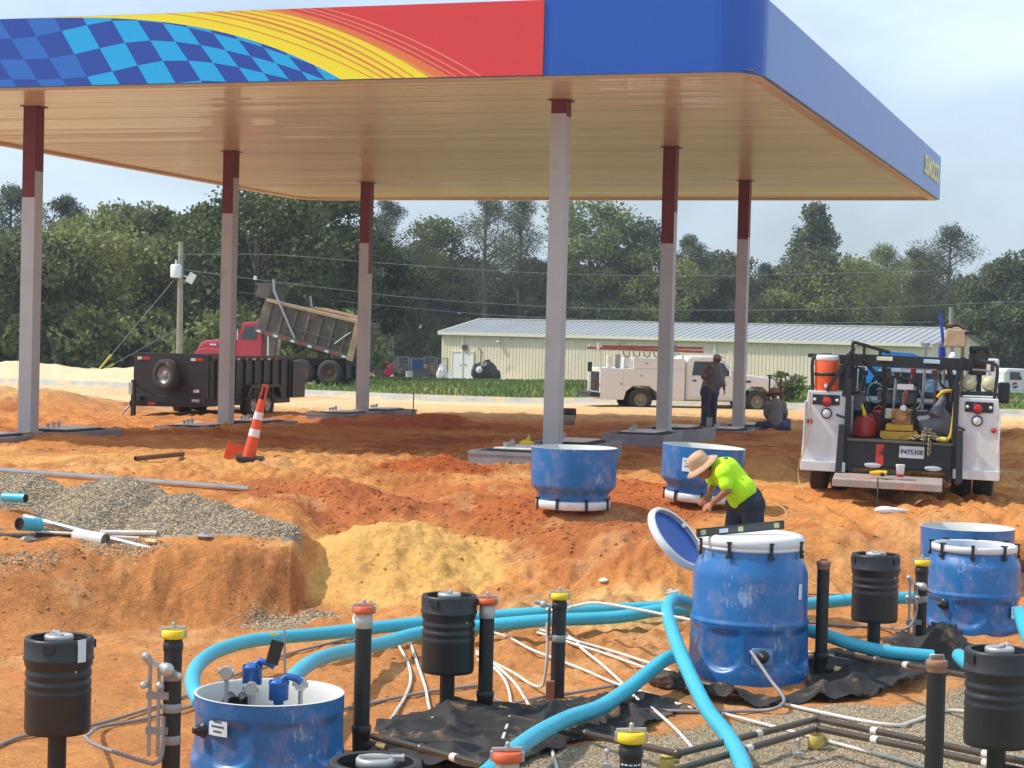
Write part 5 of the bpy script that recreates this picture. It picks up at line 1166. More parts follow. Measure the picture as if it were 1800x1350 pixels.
a, b = W(176, 936, 19.7), W(276, 937, 19.7); ptube('plastic_pipe', a, b, .028, m_pvc, 'white plastic pipe behind the slanting steel pipe, the longer one', 'plastic pipe', 'thin white pipes on the bank')
a, b = W(196, 944, 19.5), W(245, 946, 19.5); ptube('plastic_pipe', a, b, .017, m_pvc, 'short thin white pipe just below the longer white one', 'plastic pipe', 'thin white pipes on the bank')
a, b = W(62, 934, 19.6), W(130, 938, 19.5); ptube('plastic_pipe', a, b, .014, m_pvc, 'thin white rod between the teal coupling and the white stub', 'plastic pipe', 'thin white pipes on the bank')
a, b = W(69, 922, 19.6), W(34, 921, 19.35); ptube('hose_coupling', a, b, .07, mat('coupling_teal', lin(66, 178, 204), .4), 'teal hose offcut with an open end on the left of the bank', 'hose offcut', 'teal offcuts on the bank')
a, b = W(6, 874, 20.6), W(45, 876, 20.5); t = ptube('hose_coupling', a, b, .05, MAT['coupling_teal'], 'flattened teal scrap at the left edge below the gravel', 'hose offcut', 'teal offcuts on the bank')
a, b = gp(238, 806, .03), gp(322, 798, .05); ptube('wooden_stake', a, b, .035, mat('wood_dark', lin(110, 84, 66), .8), 'dark stake lying on the sand behind the gravel heap', 'stake')
for px, py, lab in ((50, 948, 'crumpled pale plastic scrap by the dark pipe on the bank'), (362, 942, 'grey cloth scrap on the gravel'), (270, 952, 'yellowish paper scrap beside the end of the slanting pipe')):
    p = gp(px, py, .02); mb = MB(); rr_ = random.Random(px); mb.sph((0, 0, 0), (.09, .06, .03), 10, 6); mb.v = [(x*rr_.uniform(.6, 1.4), y*rr_.uniform(.6, 1.4), z*rr_.uniform(.3, 1.6)) for x, y, z in mb.v]; mb.sm = [False]*len(mb.f)
    o = mb.build('plastic_scrap', mat('scrap%d' % px, {50: lin(190, 180, 165), 362: lin(150, 145, 140), 270: lin(214, 186, 130)}[px], .6)); o.location = p; tag(o, lab, 'scrap', 'scraps on the bank')
# leaning traffic post
b = GT2(437, 806, .0, 20, 60); D_ = b.y; tp = W(467, 676, D_); t = thing('traffic_post', 'orange and white traffic post leaning in the sand', 'traffic post', b); d = tp-b; Ln = d.length; q = d.to_track_quat('Z', 'X').to_matrix().to_4x4()
m_orx = mat('traffic_orange', lin(226, 84, 40), .5, var=.08, dirt=lin(190, 110, 70), ds=4, dthr=.66); m_rf = mat('reflective_white', lin(226, 224, 222), .35, var=.04)
def rad(z): return .098-.055*z/Ln
for i, (z0, z1, mm, nm) in enumerate(((0, .30, 0, 'lower_sleeve'), (.30, .40, 1, 'reflective_band'), (.40, .53, 0, 'middle_sleeve'), (.53, .63, 1, 'reflective_band'), (.63, .80, 0, 'upper_sleeve'))):
    mb = MB(q); e = .002 if mm else 0; mb.lathe([(rad(z0*Ln)+e, z0*Ln), (rad(z1*Ln)+e, z1*Ln)], 24); mb.build(nm, m_rf if mm else m_orx, t)
mb = MB(q)
for s_ in (-1, 1): mb.box((s_*.034, 0, .88*Ln), (.022, .03, .19*Ln))
mb.box((0, 0, .985*Ln), (.09, .03, .03*Ln)); mb.build('handle', m_orx, t)
mb = MB(); mb.box((.02, 0, .0), (.42, .42, .06), rot=(.05, .08, .2)); mb.build('rubber_base', m_clamp, t, bevel=.01)
p = GT2(412, 806, 0, 20, 60); t = thing('cone_base', 'dirty orange plastic flap beside the leaning traffic post', 'plastic flap', p); mb = MB(); mb.add([(-.16, 0, 0), (.12, .05, -.02), (.16, .1, .16), (-.1, .0, .26)], [(0, 1, 2, 3)]); o = mb.build('flap', m_orx, t); o.modifiers.new('s', 'SOLIDIFY').thickness = .02
# ---------------------------------------------------------------- people
m_skin = mat('skin', lin(172, 112, 84), .55, var=.08, vs=10); m_skin2 = mat('skin_tan', lin(126, 76, 56), .55, var=.08, vs=10)
def flesh(chains, blobs, name, m, parent, vox=.010, sm=4, M=None):
    """tapered limbs and ellipsoids fused into one continuous skin"""
    mb = MB(M)
    for pts, rs_ in chains:
        mb.tube(pts, rs_, 14)
        for p, r_ in zip(pts, rs_ if isinstance(rs_, list) else [rs_]*len(pts)): mb.sph(p, r_*.995, 14, 10)
    for c, r_, rot in blobs:
        T = Matrix.Translation(c) @ (Matrix.Rotation(rot[2], 4, 'Z') @ Matrix.Rotation(rot[1], 4, 'Y') @ Matrix.Rotation(rot[0], 4, 'X') if rot else Matrix.Identity(4)); mb.sph((0, 0, 0), r_, 16, 12, M=T)
    o = mb.build(name, m, parent, smooth_all=True)
    r = o.modifiers.new('fuse', 'REMESH'); r.mode = 'VOXEL'; r.voxel_size = vox; r.use_smooth_shade = True
    s = o.modifiers.new('soft', 'SMOOTH'); s.factor = .5; s.iterations = sm
    return o
def hand(chains, blobs, wr, d, up, k=1.):
    """palm, four bent fingers of unequal length and a thumb from its side"""
    d = Vector(d).normalized(); up = Vector(up); side = d.cross(up).normalized(); up = side.cross(d).normalized()
    blobs.append((wr+d*.045*k, (.020*k, .042*k, .048*k), None)) if False else None
    pc = [wr, wr+d*.09*k]; 
    for s_ in (-.026, -.009, .009, .026): chains.append(([wr+side*s_*.6, wr+d*.085*k+side*s_], [.017*k, .014*k]))
    for s_, ln in ((-.03, .055), (-.010, .072), (.010, .076), (.03, .066)):
        a = wr+d*.085*k+side*s_; b = a+d*ln*.55*k-up*.008; c = b+(d*.55-up*.75).normalized()*ln*.5*k; chains.append(([a, b, c], [.0105*k, .0095*k, .0075*k]))
    a = wr+d*.03*k-side*.028; b = a+(d*.6-side*.75-up*.25).normalized()*.04*k; c = b+(d*.85-side*.1-up*.5).normalized()*.035*k; chains.append(([a, b, c], [.015*k, .012*k, .009*k]))
def head(chains, blobs, c, face, up, k=1.):
    face = Vector(face).normalized(); up = Vector(up).normalized(); side = face.cross(up).normalized(); up = side.cross(face)
    rot = Matrix((side, face, up)).transposed().to_euler()
    blobs += [(c, (.074*k, .092*k, .098*k), rot), (c+face*.028*k-up*.055*k, (.052*k, .058*k, .055*k), rot), (c+face*.094*k-up*.012*k, (.013*k, .018*k, .024*k), rot), (c+face*.088*k+up*.018*k, (.05*k, .014*k, .01*k), rot)]
    for s_ in (-1, 1): blobs.append((c+side*s_*.075*k-up*.01*k, (.01*k, .02*k, .03*k), rot))
    blobs.append((c+face*.082*k-up*.052*k, (.024*k, .012*k, .008*k), rot))
    return face, up, side
def face_bits(parent, c, face, up, side, k=1.):
    for s_ in (-1, 1):
        mb = MB(); mb.sph(c+face*.084*k+side*s_*.031*k+up*.004*k, .011*k, 10, 8); mb.build('eye', mat('eye', (.08, .06, .05), .2), parent)
# 1: bending worker in high visibility shirt
D1 = 18.3
def J(px, py, dy=0.): return W(px, py, D1+dy)
base = J(1310, 990); fx, fy = J(1318, 900).x, D1; gz = zg(fx, fy)
root = Vector((fx, fy, gz)); man1 = thing('person', 'worker in bright yellow shirt, tan hat and dark trousers bending over beside the big sump', 'person', root)
T1m = Matrix.Translation(-root)
hipL, hipR = J(1322, 888, -.09), J(1300, 886, .09); knL, knR = J(1332, 960, -.16), J(1288, 958, .10)
ftL = Vector((J(1335, 900).x, D1-.14, zg(J(1335, 900).x, D1-.14))); ftR = Vector((J(1288, 900).x, D1+.12, zg(J(1288, 900).x, D1+.12)))
knL.z = (hipL.z+ftL.z)/2+.03; knR.z = (hipR.z+ftR.z)/2+.03; knL.x -= .02; knR.x -= .03
pel = J(1311, 876); chest = J(1272, 826); neck = J(1256, 815); hd = J(1236, 822)
shN, shF = J(1272, 832, -.19), J(1256, 824, .19); elN, elF = J(1279, 862, -.25), J(1252, 852, .24); wrN, wrF = J(1253, 884, -.10), J(1247, 872, .10)
ch = [([pel, J(1292, 848), J(1276, 832)], [.125, .11, .105]), ([J(1274, 830), neck, hd], [.075, .055, .052]), ([shN, elN, wrN], [.052, .042, .028]), ([shF, elF, wrF], [.052, .042, .028]), ([shN, shF], [.05, .05]),
      ([hipL, knL, ftL+Vector((0, 0, .09))], [.085, .058, .042]), ([hipR, knR, ftR+Vector((0, 0, .09))], [.085, .058, .042]), ([hipL, hipR], [.10, .10]), ([ftL+Vector((.02, 0, .05)), ftL+Vector((-.17, -.02, .03))], [.045, .035]), ([ftR+Vector((.02, 0, .05)), ftR+Vector((-.17, -.02, .03))], [.045, .035])]
bl = []; fc, up_, sd = head(ch, bl, hd, (-.55, -.25, -.80), (-.75, -.1, .5))
hand(ch, bl, wrN, (J(1240, 893, -.06)-wrN), (.3, -.6, .7)); hand(ch, bl, wrF, (J(1238, 880, .04)-wrF), (.3, -.6, .7))
flesh(ch, bl, 'body', m_skin, man1, .0075, 3, T1m); face_bits(man1, hd-root, fc, up_, sd)
m_hv = mat('hi_vis_yellow', lin(196, 248, 20), .7, var=.06, vs=6, bump=.25, bs=9)
flesh([([J(1306, 872), J(1290, 847), J(1276, 829)], [.158, .15, .148]), ([J(1276, 829), J(1262, 819)], [.128, .085]), ([shN, shN.lerp(elN, .45), shN.lerp(elN, .66)], [.07, .068, .070]), ([shF, shF.lerp(elF, .62)], [.074, .076]), ([shN, shF], [.085, .085]), ([J(1303, 862, -.06), J(1303, 862, .06)], [.15, .15])], [], 'shirt', m_hv, man1, .009, 3, T1m)
mb = MB(T1m); q = J(1273, 818, -.26); mb.cyl(J(1276, 806, -.14), J(1276, 804, -.14)+Vector((0, -.004, .002)), .022, n=14)
mb.build('shirt_badge', mat('badge_green', lin(60, 150, 60), .6), man1)
m_navy = mat('navy_cloth', lin(44, 48, 62), .85, var=.18, vs=5, bump=.2, bs=10)
flesh([([J(1316, 878), pel], [.145, .14]), ([hipL, knL, ftL+Vector((0, 0, .10))], [.118, .09, .075]), ([hipR, knR, ftR+Vector((0, 0, .10))], [.118, .09, .075]), ([hipL, hipR], [.135, .135])], [], 'trousers', m_navy, man1, .010, 3, T1m)
m_boot = mat('boot', lin(96, 66, 44), .7, var=.2)
for f_ in (ftL, ftR): flesh([([f_+Vector((.03, 0, .05)), f_+Vector((-.18, -.02, .04))], [.058, .05]), ([f_+Vector((.01, 0, .06)), f_+Vector((.01, 0, .16))], [.06, .058])], [], 'boot', m_boot, man1, .012, 2, T1m)
m_hat = mat('hat_tan', lin(196, 158, 122), .85, var=.12, vs=14, bump=.3, bs=25)
hb = Vector((-.62, -.10, .72)).normalized()
def hat(parent, c, ax, k, m, rb, root, wob=.02):
    T = Matrix.Translation(c-root) @ ax.to_track_quat('Z', 'Y').to_matrix().to_4x4()
    mb = MB(T); mb.lathe([(.0, .105*k), (.05*k, .105*k), (.082*k, .092*k), (.092*k, .07*k), (.098*k, .02*k), (.102*k, .0)], 28, mod=lambda t, z: 1+.03*math.sin(3*t+z*20)); mb.build('hat_crown', m, parent)
    mb = MB(T); mb.lathe([(.09*k, .006), (.12*k, -.002), (rb*k, -.03), (rb*k, -.036), (.12*k, -.01), (.09*k, .0)], 36, mod=lambda t, z: 1+(.05*math.sin(2*t+.8) if z < -.02 else 0)); mb.build('hat_brim', m, parent)
hat(man1, hd+hb*.045, hb, 1.12, m_hat, .165, root)
mb = MB(Matrix.Translation(hd-root)); mb.sph(-fc*.02, (.085, .085, .085), 14, 10); mb.build('hair', mat('hair_dark', (.03, .022, .018), .8), man1)
# 2: standing worker
D2 = 43.9
def J2(px, py, dy=0.): return W(px, py, D2+dy)
fz = J2(1240, 752).z
root = Vector((J2(1247, 752).x, D2, fz)); man2 = thing('person', 'heavy-set standing man in grey shirt, jeans and a pale cap, holding a red handle', 'person', root); T2m = Matrix.Translation(-root)
f1, f2 = J2(1238, 750, -.1), J2(1252, 751, .08); h1, h2 = J2(1242, 690, -.12), J2(1253, 690, .12); k1, k2 = J2(1240, 720, -.12), J2(1253, 720, .1)
nk, hd = J2(1257, 641), J2(1260, 631); s1, s2 = J2(1246, 645, -.17), J2(1262, 645, .2); e1, e2 = J2(1236, 664, -.24), J2(1271, 668, .2); w1, w2 = J2(1241, 649, -.30), J2(1273, 684, .12)
ch = [([J2(1248, 686), J2(1254, 668), J2(1253, 650)], [.17, .20, .17]), ([J2(1254, 648), nk, hd], [.12, .075, .06]), ([s1, e1, w1], [.06, .048, .032]), ([s2, e2, w2], [.06, .048, .032]), ([s1, s2], [.07, .07]), ([h1, k1, f1], [.10, .07, .05]), ([h2, k2, f2], [.10, .07, .05]), ([h1, h2], [.14, .14])]
bl = []; fc, up_, sd = head(ch, bl, hd, (.92, -.25, -.28), (.1, 0, 1)); hand(ch, bl, w1, (.5, -.2, .45), (0, -.5, .8)); hand(ch, bl, w2, (.15, 0, -1), (.9, -.2, 0))
flesh(ch, bl, 'body', m_skin2, man2, .011, 3, T2m); face_bits(man2, hd-root, fc, up_, sd)
m_gr = mat('shirt_grey', lin(122, 118, 118), .85, var=.1, vs=5, bump=.2, bs=8)
flesh([([J2(1248, 683), J2(1255, 668), J2(1253, 650)], [.215, .25, .20]), ([J2(1253, 648), J2(1256, 643)], [.14, .10]), ([s1, s1.lerp(e1, .8)], [.09, .09]), ([s2, s2.lerp(e2, .75)], [.09, .085]), ([s1, s2], [.105, .105])], [], 'shirt', m_gr, man2, .013, 3, T2m)
m_jean = mat('denim', lin(62, 74, 100), .85, var=.2, vs=4)
flesh([([J2(1247, 690), J2(1248, 683)], [.2, .19]), ([h1, k1, f1+Vector((0, 0, .08))], [.13, .10, .085]), ([h2, k2, f2+Vector((0, 0, .08))], [.13, .10, .085]), ([h1, h2], [.16, .16])], [], 'trousers', m_jean, man2, .013, 3, T2m)
for f_ in (f1, f2): flesh([([f_+Vector((-.05, 0, .05)), f_+Vector((.16, -.05, .04))], [.06, .05])], [], 'boot', m_boot, man2, .014, 2, T2m)
m_cap = mat('cap_pale', lin(160, 152, 142), .8, var=.15, vs=12)
mb = MB(Matrix.Translation(hd-root)); mb.sph(up_*.035-fc*.005, (.093, .088, .078), 18, 10); mb.build('cap', m_cap, man2)
mb = MB(Matrix.Translation(hd-root) @ Matrix.Rotation(math.atan2(fc.y, fc.x), 4, 'Z')); mb.prism([(.06, .02), (.10, .075), (.17, .06), (.185, 0), (.17, -.06), (.10, -.075), (.06, -.02)], .035, .045, 'z'); mb.build('cap_peak', mat('peak_dark', (.04, .04, .045), .8), man2)
a, b = w1+Vector((.06, -.03, .07)), J2(1247, 735, -.34); ho = thing('shovel', 'thin red handle held upright by the standing man', 'tool', b); mb = MB(); mb.cyl((0, 0, 0), a-b, .018, n=8); mb.build('handle', mat('handle_red', lin(130, 50, 44), .6), ho); mb = MB(); mb.box((0, 0, -.08), (.14, .02, .2)); mb.build('blade', m_galv, ho)
# 3: sitting worker seen from behind
D3 = 43.4
def J3(px, py, dy=0.): return W(px, py, D3+dy)
root = Vector((J3(1362, 755).x, D3, J3(1362, 757).z)); man3 = thing('person', 'worker in grey shirt and tan hat sitting on the ground with his back turned', 'person', root); T3m = Matrix.Translation(-root)
h1, h2 = J3(1355, 748, 0), J3(1371, 748, .0); k1, k2 = J3(1334, 748, .35), J3(1383, 742, .45); f1, f2 = J3(1344, 757, .1), J3(1385, 755, .2)
nk, hd = J3(1362, 705, .05), J3(1360, 694, .10); s1, s2 = J3(1349, 711, .03), J3(1376, 712, .03); e1, e2 = J3(1347, 732, .12), J3(1381, 732, .12); w1, w2 = J3(1352, 736, .40), J3(1375, 735, .42)
ch = [([J3(1363, 744), J3(1363, 726, .02), J3(1363, 712, .03)], [.15, .14, .15]), ([J3(1363, 710, .03), nk, hd], [.1, .06, .055]), ([s1, e1, w1], [.055, .045, .03]), ([s2, e2, w2], [.055, .045, .03]), ([s1, s2], [.065, .065]), ([h1, k1, f1], [.10, .07, .05]), ([h2, k2, f2], [.10, .07, .05]), ([h1, h2], [.12, .12])]
bl = []; fc, up_, sd = head(ch, bl, hd, (-.1, .85, -.5), (0, .4, .9)); hand(ch, bl, w1, (.3, 1, -.2), (0, 0, 1)); hand(ch, bl, w2, (-.3, 1, -.2), (0, 0, 1))
flesh(ch, bl, 'body', m_skin2, man3, .011, 3, T3m); face_bits(man3, hd-root, fc, up_, sd)
m_gr3 = mat('shirt_greyblue', lin(128, 124, 124), .85, var=.1, vs=5, dirt=lin(70, 74, 96), ds=2.2, dthr=.6)
flesh([([J3(1363, 741), J3(1363, 726, .02), J3(1363, 713, .03)], [.175, .165, .175]), ([s1, s1.lerp(e1, .75)], [.08, .08]), ([s2, s2.lerp(e2, .75)], [.08, .08]), ([s1, s2], [.095, .095])], [], 'shirt', m_gr3, man3, .013, 3, T3m)
flesh([([h1, k1, f1], [.13, .10, .08]), ([h2, k2, f2], [.13, .10, .08]), ([h1, h2], [.15, .15])], [], 'trousers', m_jean, man3, .013, 3, T3m)
hat(man3, hd+Vector((0, .0, .04)), Vector((-.1, .25, .95)).normalized(), 1.15, mat('hat_brown', lin(136, 110, 84), .85, var=.15), .17, root)
for px, pt, pb, c_, nm in ((1352, 660, 700, m_clamp, 'black handled tool standing behind the sitting worker'), (1372, 663, 712, mat('handle_brown', lin(120, 70, 56), .7), 'brown handled tool standing right of the sitting worker')):
    b = W(px, pb, 44.3); a = W(px+1, pt, 44.2); t = thing('shovel', nm, 'tool', b); mb = MB(); mb.cyl((0, 0, -.3), a-b, .02, n=8); mb.build('handle', c_, t); mb = MB(); mb.bar(a-b+Vector((-.06, 0, 0)), a-b+Vector((.06, 0, 0)), .03); mb.build('grip', c_, t)
# paint bucket
p = W(1000, 747, 43.5); t = thing('paint_bucket', 'small dirty bucket with a dark lid on the sand behind the nearest post', 'bucket', p); mb = MB(); mb.lathe([(0, 0), (.13, 0), (.15, .3), (.145, .3)], 24); mb.build('pail', mat('pail_grey', lin(170, 158, 146), .6, dirt=lin(90, 70, 60), ds=6), t); mb = MB(); mb.lathe([(.155, .24), (.162, .27), (.162, .38), (.15, .385), (0, .385)], 24); mb.build('lid', mat('lid_dark', lin(66, 48, 46), .6), t)
mb = MB(); mb.tube([(.155, -.05, .28), (.15, -.12, .2), (.1, -.16, .1)], .008, 6); mb.build('handle', m_clamp, t)
# yellow rag on the nearest island
p = W(926, 787, 29.0); mb = MB(); rr_ = random.Random(4); mb.sph((0, 0, .05), (.12, .08, .07), 10, 7); mb.tube([(.0, 0, .1), (.02, 0, .2)], [.05, .005], 8); mb.v = [(x+rr_.uniform(-.02, .02), y, z+rr_.uniform(-.01, .01)) for x, y, z in mb.v]; o = mb.build('rag', mat('rag_yellow', lin(226, 196, 60), .8)); o.location = p; tag(o, 'yellow rag heaped on the nearest island form', 'rag')
p = W(726, 722, 47.5); mb = MB(); mb.cyl((0, 0, -.3), (.01, 0, .45), .015, n=6); o = mb.build('steel_stake', m_clamp); o.location = p; tag(o, 'thin dark stake standing upright right of the farthest left post', 'stake')
# ---------------------------------------------------------------- vehicles
m_vw = mat('vehicle_white', lin(220, 218, 216), .38, var=.06, vs=2, dirt=lin(188, 164, 138), ds=3.2, dthr=.60, coat=.2); m_tyre = mat('tyre', lin(58, 54, 50), .85, var=.15, dirt=lin(130, 104, 80), ds=5, dthr=.6)
m_bk = mat('black_paint', lin(36, 36, 38), .45, var=.15, vs=4, dirt=lin(92, 80, 70), ds=3.5, dthr=.64); m_glass = mat('glass_dark', lin(40, 52, 58), .08, spec=.8, var=.05); m_redl = mat('lens_red', lin(190, 26, 22), .2, coat=.5); m_wl = mat('lens_white', lin(214, 216, 214), .15); m_chr = mat('chrome', (.7, .7, .7), .2, .9); m_ref = mat('reflector_red', lin(176, 44, 38), .4)
def wheel(parent, c, r, w, axis, rimm=None, rimr=.55, name='wheel'):
    """tyre with tread grooves and a dished rim; axis is the direction the outer face looks"""
    T = Matrix.Translation(c) @ Vector(axis).to_track_quat('Z', 'X').to_matrix().to_4x4()
    mb = MB(T); mb.lathe([(r*rimr, -w/2), (r*.8, -w/2), (r*.95, -w*.42), (r, -w*.3), (r*.985, -w*.18), (r, -w*.16), (r, -w*.02), (r*.985, 0), (r, w*.02), (r, w*.16), (r*.985, w*.18), (r, w*.3), (r*.95, w*.42), (r*.8, w/2), (r*rimr*1.02, w/2), (r*rimr, w*.4)], 36); ty = mb.build(name, m_tyre, parent)
    mb = MB(T); mb.lathe([(r*rimr, w*.42), (r*rimr*.95, w*.3), (r*rimr*.55, w*.12), (r*rimr*.4, w*.14), (r*rimr*.36, w*.3), (r*.14, w*.34), (0, w*.34)], 28)
    for k in range(8):
        a = k*math.pi/4; mb.cyl((r*rimr*.7*math.cos(a), r*rimr*.7*math.sin(a), w*.12), (r*rimr*.7*math.cos(a), r*rimr*.7*math.sin(a), w*.24), r*.035, n=6)
    mb.build('rim', rimm or m_sil, ty); return ty
def disc(parent, name, c, r, m, axis=(0, -1, 0), d=.02, ringm=None):
    T = Matrix.Translation(c) @ Vector(axis).to_track_quat('Z', 'X').to_matrix().to_4x4(); mb = MB(T); mb.lathe([(r, 0), (r, d), (r*.85, d*1.4), (0, d*1.6)], 24); o = mb.build(name, m, parent)
    if ringm: mb = MB(T); mb.lathe([(r*1.02, 0), (r*1.02, d*1.3), (r*1.22, d*1.3), (r*1.25, 0)], 24); mb.build('bezel', ringm, o)
    return o
def bxp(parent, name, c, d, m, rot=None, bevel=.006, label=None):
    mb = MB(); mb.box(c, d, rot); return mb.build(name, m, parent, label, bevel)
def brp(parent, name, a, b, w, m, h=None): mb = MB(); mb.bar(a, b, w, h); return mb.build(name, m, parent)
def tbp(parent, name, pts, r, m, n=10, sm=True): mb = MB(); mb.tube(smooth_path(pts, 5) if sm and len(pts) > 2 else pts, r, n); return mb.build(name, m, parent)

# === service truck at the right, seen from behind.  local x right, y forward, z up; origin on the ground under the rear edge
s0 = W(1577, 884, 23.6); ST = thing('service_truck', 'white service truck seen from behind, its open black bed crammed with tools', 'truck', (s0.x, s0.y, s0.z), -R(13))
ST.rotation_euler[1] = R(1.0)
for s_ in (-1, 1):
    nm = 'side_cabinet'; x0, x1 = .665, 1.2
    mb = MB(); mb.prism([(s_*(x0+.03), .36), (s_*(x1+.03), .36), (s_*(x1+.0), 1.0), (s_*(x1-.03), 1.36), (s_*x0, 1.36)], 0, 2.75, 'y'); cab_ = mb.build(nm, m_vw, ST, bevel=.012)
    bxp(ST, 'rear_lip', (s_*.94, -.03, .41), (.56, .08, .12), m_vw)
    bxp(ST, 'wheel_arch', (s_*1.20, 1.35, .62), (.04, 1.0, .5), m_bk, bevel=.02)
    for k in range(3): bxp(cab_, 'cabinet_door', (s_*1.195, .33+.9*k, .95), (.02, .8, .55 if k != 1 else .4), m_vw)
    bxp(ST, 'lamp_plate', (s_*.94, -.012, 1.25), (.34, .02, .13), m_bk)
    disc(ST, 'tail_lamp', (s_*.925, -.024, 1.235), .058, m_redl, ringm=m_clamp); disc(ST, 'reversing_lamp', (s_*.925, -.004, 1.08), .055, m_wl, ringm=m_clamp); disc(ST, 'side_marker', (s_*1.13, -.004, .97), .034, m_redl)
    for k in (-1, 1): disc(ST, 'small_lamp', (s_*.94+k*.14, -.022, 1.25), .02, m_wl)
    for k, xx in enumerate((.78, 1.06)): wheel(ST, (s_*xx, 1.35, .40), .40, .25, (s_, 0, 0))
    wheel(ST, (s_*.95, 4.9, .40), .40, .25, (s_, 0, 0))
    bxp(ST, 'bed_post', (s_*.66, -.02, .95), (.07, .06, 1.15), m_bk)
    brp(ST, 'latch_bar', (s_*.64, -.06, 1.02), (s_*.80 if s_ < 0 else .78, -.1, 1.07 if s_ < 0 else .96), .03, m_clamp)
    brp(ST, 'lift_arm', (s_*.72, -.08, .95), (s_*.74, -.16, .30), .05, m_bk, .08)
bxp(ST, 'chassis', (0, 3.0, .55), (.8, 5.6, .2), m_bk); bxp(ST, 'bed_floor', (0, 1.4, .76), (1.3, 2.8, .05), m_bk); bxp(ST, 'axle', (0, 1.35, .4), (1.6, .14, .14), m_bk)
bxp(ST, 'rear_sill', (0, -.04, .60), (1.28, .09, .30), m_bk); bxp(ST, 'sill_edge', (0, -.06, .765), (1.30, .12, .03), mat('edge_worn', lin(90, 84, 78), .5, .3))
mb = MB(); mb.prism([(-.64, .45), (-.60, .30), (-.55, .42), (.55, .42), (.60, .25), (.64, .45)], -.06, -.01, 'y'); mb.build('sill_skirt', m_bk, ST)
bxp(ST, 'red_stripe', (-.24, -.088, .60), (.10, .006, .26), mat('tape_red', lin(196, 60, 46), .5, dirt=lin(80, 40, 36), ds=9)); 
pl = bxp(ST, 'number_plate', (.15, -.095, .65), (.305, .012, .152), mat('plate_pale', lin(206, 202, 206), .35, var=.03), bevel=.006)
vs, fs = text_mb('P475308', .082, .003, 0, .95, .0012); mb = MB(Matrix(((1, 0, 0, .15), (0, 0, -1, -.103), (0, 1, 0, .648), (0, 0, 0, 1)))); mb.add(vs, fs); mb.build('plate_characters', mat('plate_ink', lin(52, 50, 60), .5), pl)
for x, nm in ((-.32, 'step_light'), (.42, 'step_light')): mb = MB(Matrix.Translation((x, -.09, .46)) @ Matrix.Rotation(R(90), 4, 'X')); mb.sph((0, 0, 0), (.11, .035, .012), 16, 8); mb.build(nm, m_chr, ST)
m_plank = mat('platform_worn', lin(172, 158, 150), .6, .2, var=.15, vs=4, dirt=lin(196, 120, 92), ds=3.5, dthr=.56, bump=.3); bxp(ST, 'lift_platform', (-.12, -.38, .30), (1.32, .52, .05), m_plank, rot=(.10, 0, 0)); bxp(ST, 'platform_lip', (-.12, -.65, .26), (1.32, .04, .09), m_plank)
bxp(ST, 'cab_back', (0, 3.3, 1.15), (1.7, .12, 1.0), m_vw, bevel=.05)
mb = MB(); mb.prism([(-.92, .55), (.92, .55), (.94, 1.25), (.80, 1.72), (.70, 1.78), (-.70, 1.78), (-.80, 1.72), (-.94, 1.25)], 3.36, 4.75, 'y'); mb.build('cab', m_vw, ST, bevel=.05)
mb = MB(); mb.prism([(-.92, .55), (.92, .55), (.9, 1.12), (.8, 1.2), (-.8, 1.2), (-.9, 1.12)], 4.7, 5.9, 'y'); mb.build('bonnet', m_vw, ST, bevel=.06)
bxp(ST, 'rear_window', (0, 3.235, 1.42), (1.4, .02, .36), m_glass, bevel=.03); bxp(ST, 'high_brake_lamp', (.12, 3.28, 1.70), (.44, .05, .055), m_redl); bxp(ST, 'window_decal', (.42, 3.215, 1.42), (.42, .012, .18), mat('decal_blue', lin(120, 170, 196), .5, dirt=lin(230, 230, 235), ds=9, dthr=.5))
# black rack round the bed top
for s_ in (-1, 1):
    tbp(ST, 'rack_rail', [(s_*1.12, .1, 1.36), (s_*1.14, .1, 1.72), (s_*1.08, .12, 1.80), (s_*.9, .12, 1.82)], .022, m_bk)
bxp(ST, 'rack_beam', (.06, .12, 1.77), (1.56, .06, .15), m_bk); bxp(ST, 'rack_beam', (-.95, .14, 1.80), (.5, .05, .05), m_bk)
bxp(ST, 'rack_panel', (-.82, .5, 1.56), (.46, .04, .5), m_bk)
for x0, x1 in ((-.72, -.66), (.60, .72)): brp(ST, 'rack_upright', (x0, .02, 1.3), (x1, .05, 1.86), .055, m_bk)
brp(ST, 'rack_brace', (-.93, -.02, 1.36), (-.62, .0, 1.92), .045, m_bk); brp(ST, 'rack_brace', (-.50, .02, 1.78), (-.28, .2, 1.52), .04, m_bk); brp(ST, 'rack_brace', (-.24, .1, 1.78), (-.24, .3, 1.2), .05, m_bk); brp(ST, 'rack_brace', (.55, .2, 1.75), (.64, .3, 1.25), .05, m_bk)
tbp(ST, 'ladder_hook', [(-.62, 0, 1.78), (-.64, 0, 1.97), (-.58, 0, 1.98), (-.18, .1, 1.88)], .022, m_bk); tbp(ST, 'ladder_hook', [(-.50, .1, 1.78), (-.50, .1, 1.96)], .02, m_bk); tbp(ST, 'ladder_hook', [(-.30, .1, 1.78), (-.30, .1, 1.92)], .02, m_bk)
m_cr = mat('lamp_cream', lin(226, 222, 190), .3); bxp(ST, 'work_lamp', (-.24, .06, 1.80), (.20, .05, .05), m_cr); bxp(ST, 'work_lamp', (.34, .06, 1.79), (.20, .05, .05), mat('lamp_bluish', lin(176, 206, 222), .3))
bxp(ST, 'fuel_cabinet', (1.10, 2.2, 1.62), (.20, .9, .46), m_vw, bevel=.02)
mr_ = bxp(ST, 'side_mirror', (1.34, 3.9, 1.36), (.17, .12, .30), m_clamp, bevel=.03); brp(mr_, 'mirror_arm', (1.0, 4.0, 1.3), (1.3, 3.92, 1.33), .03, m_clamp)
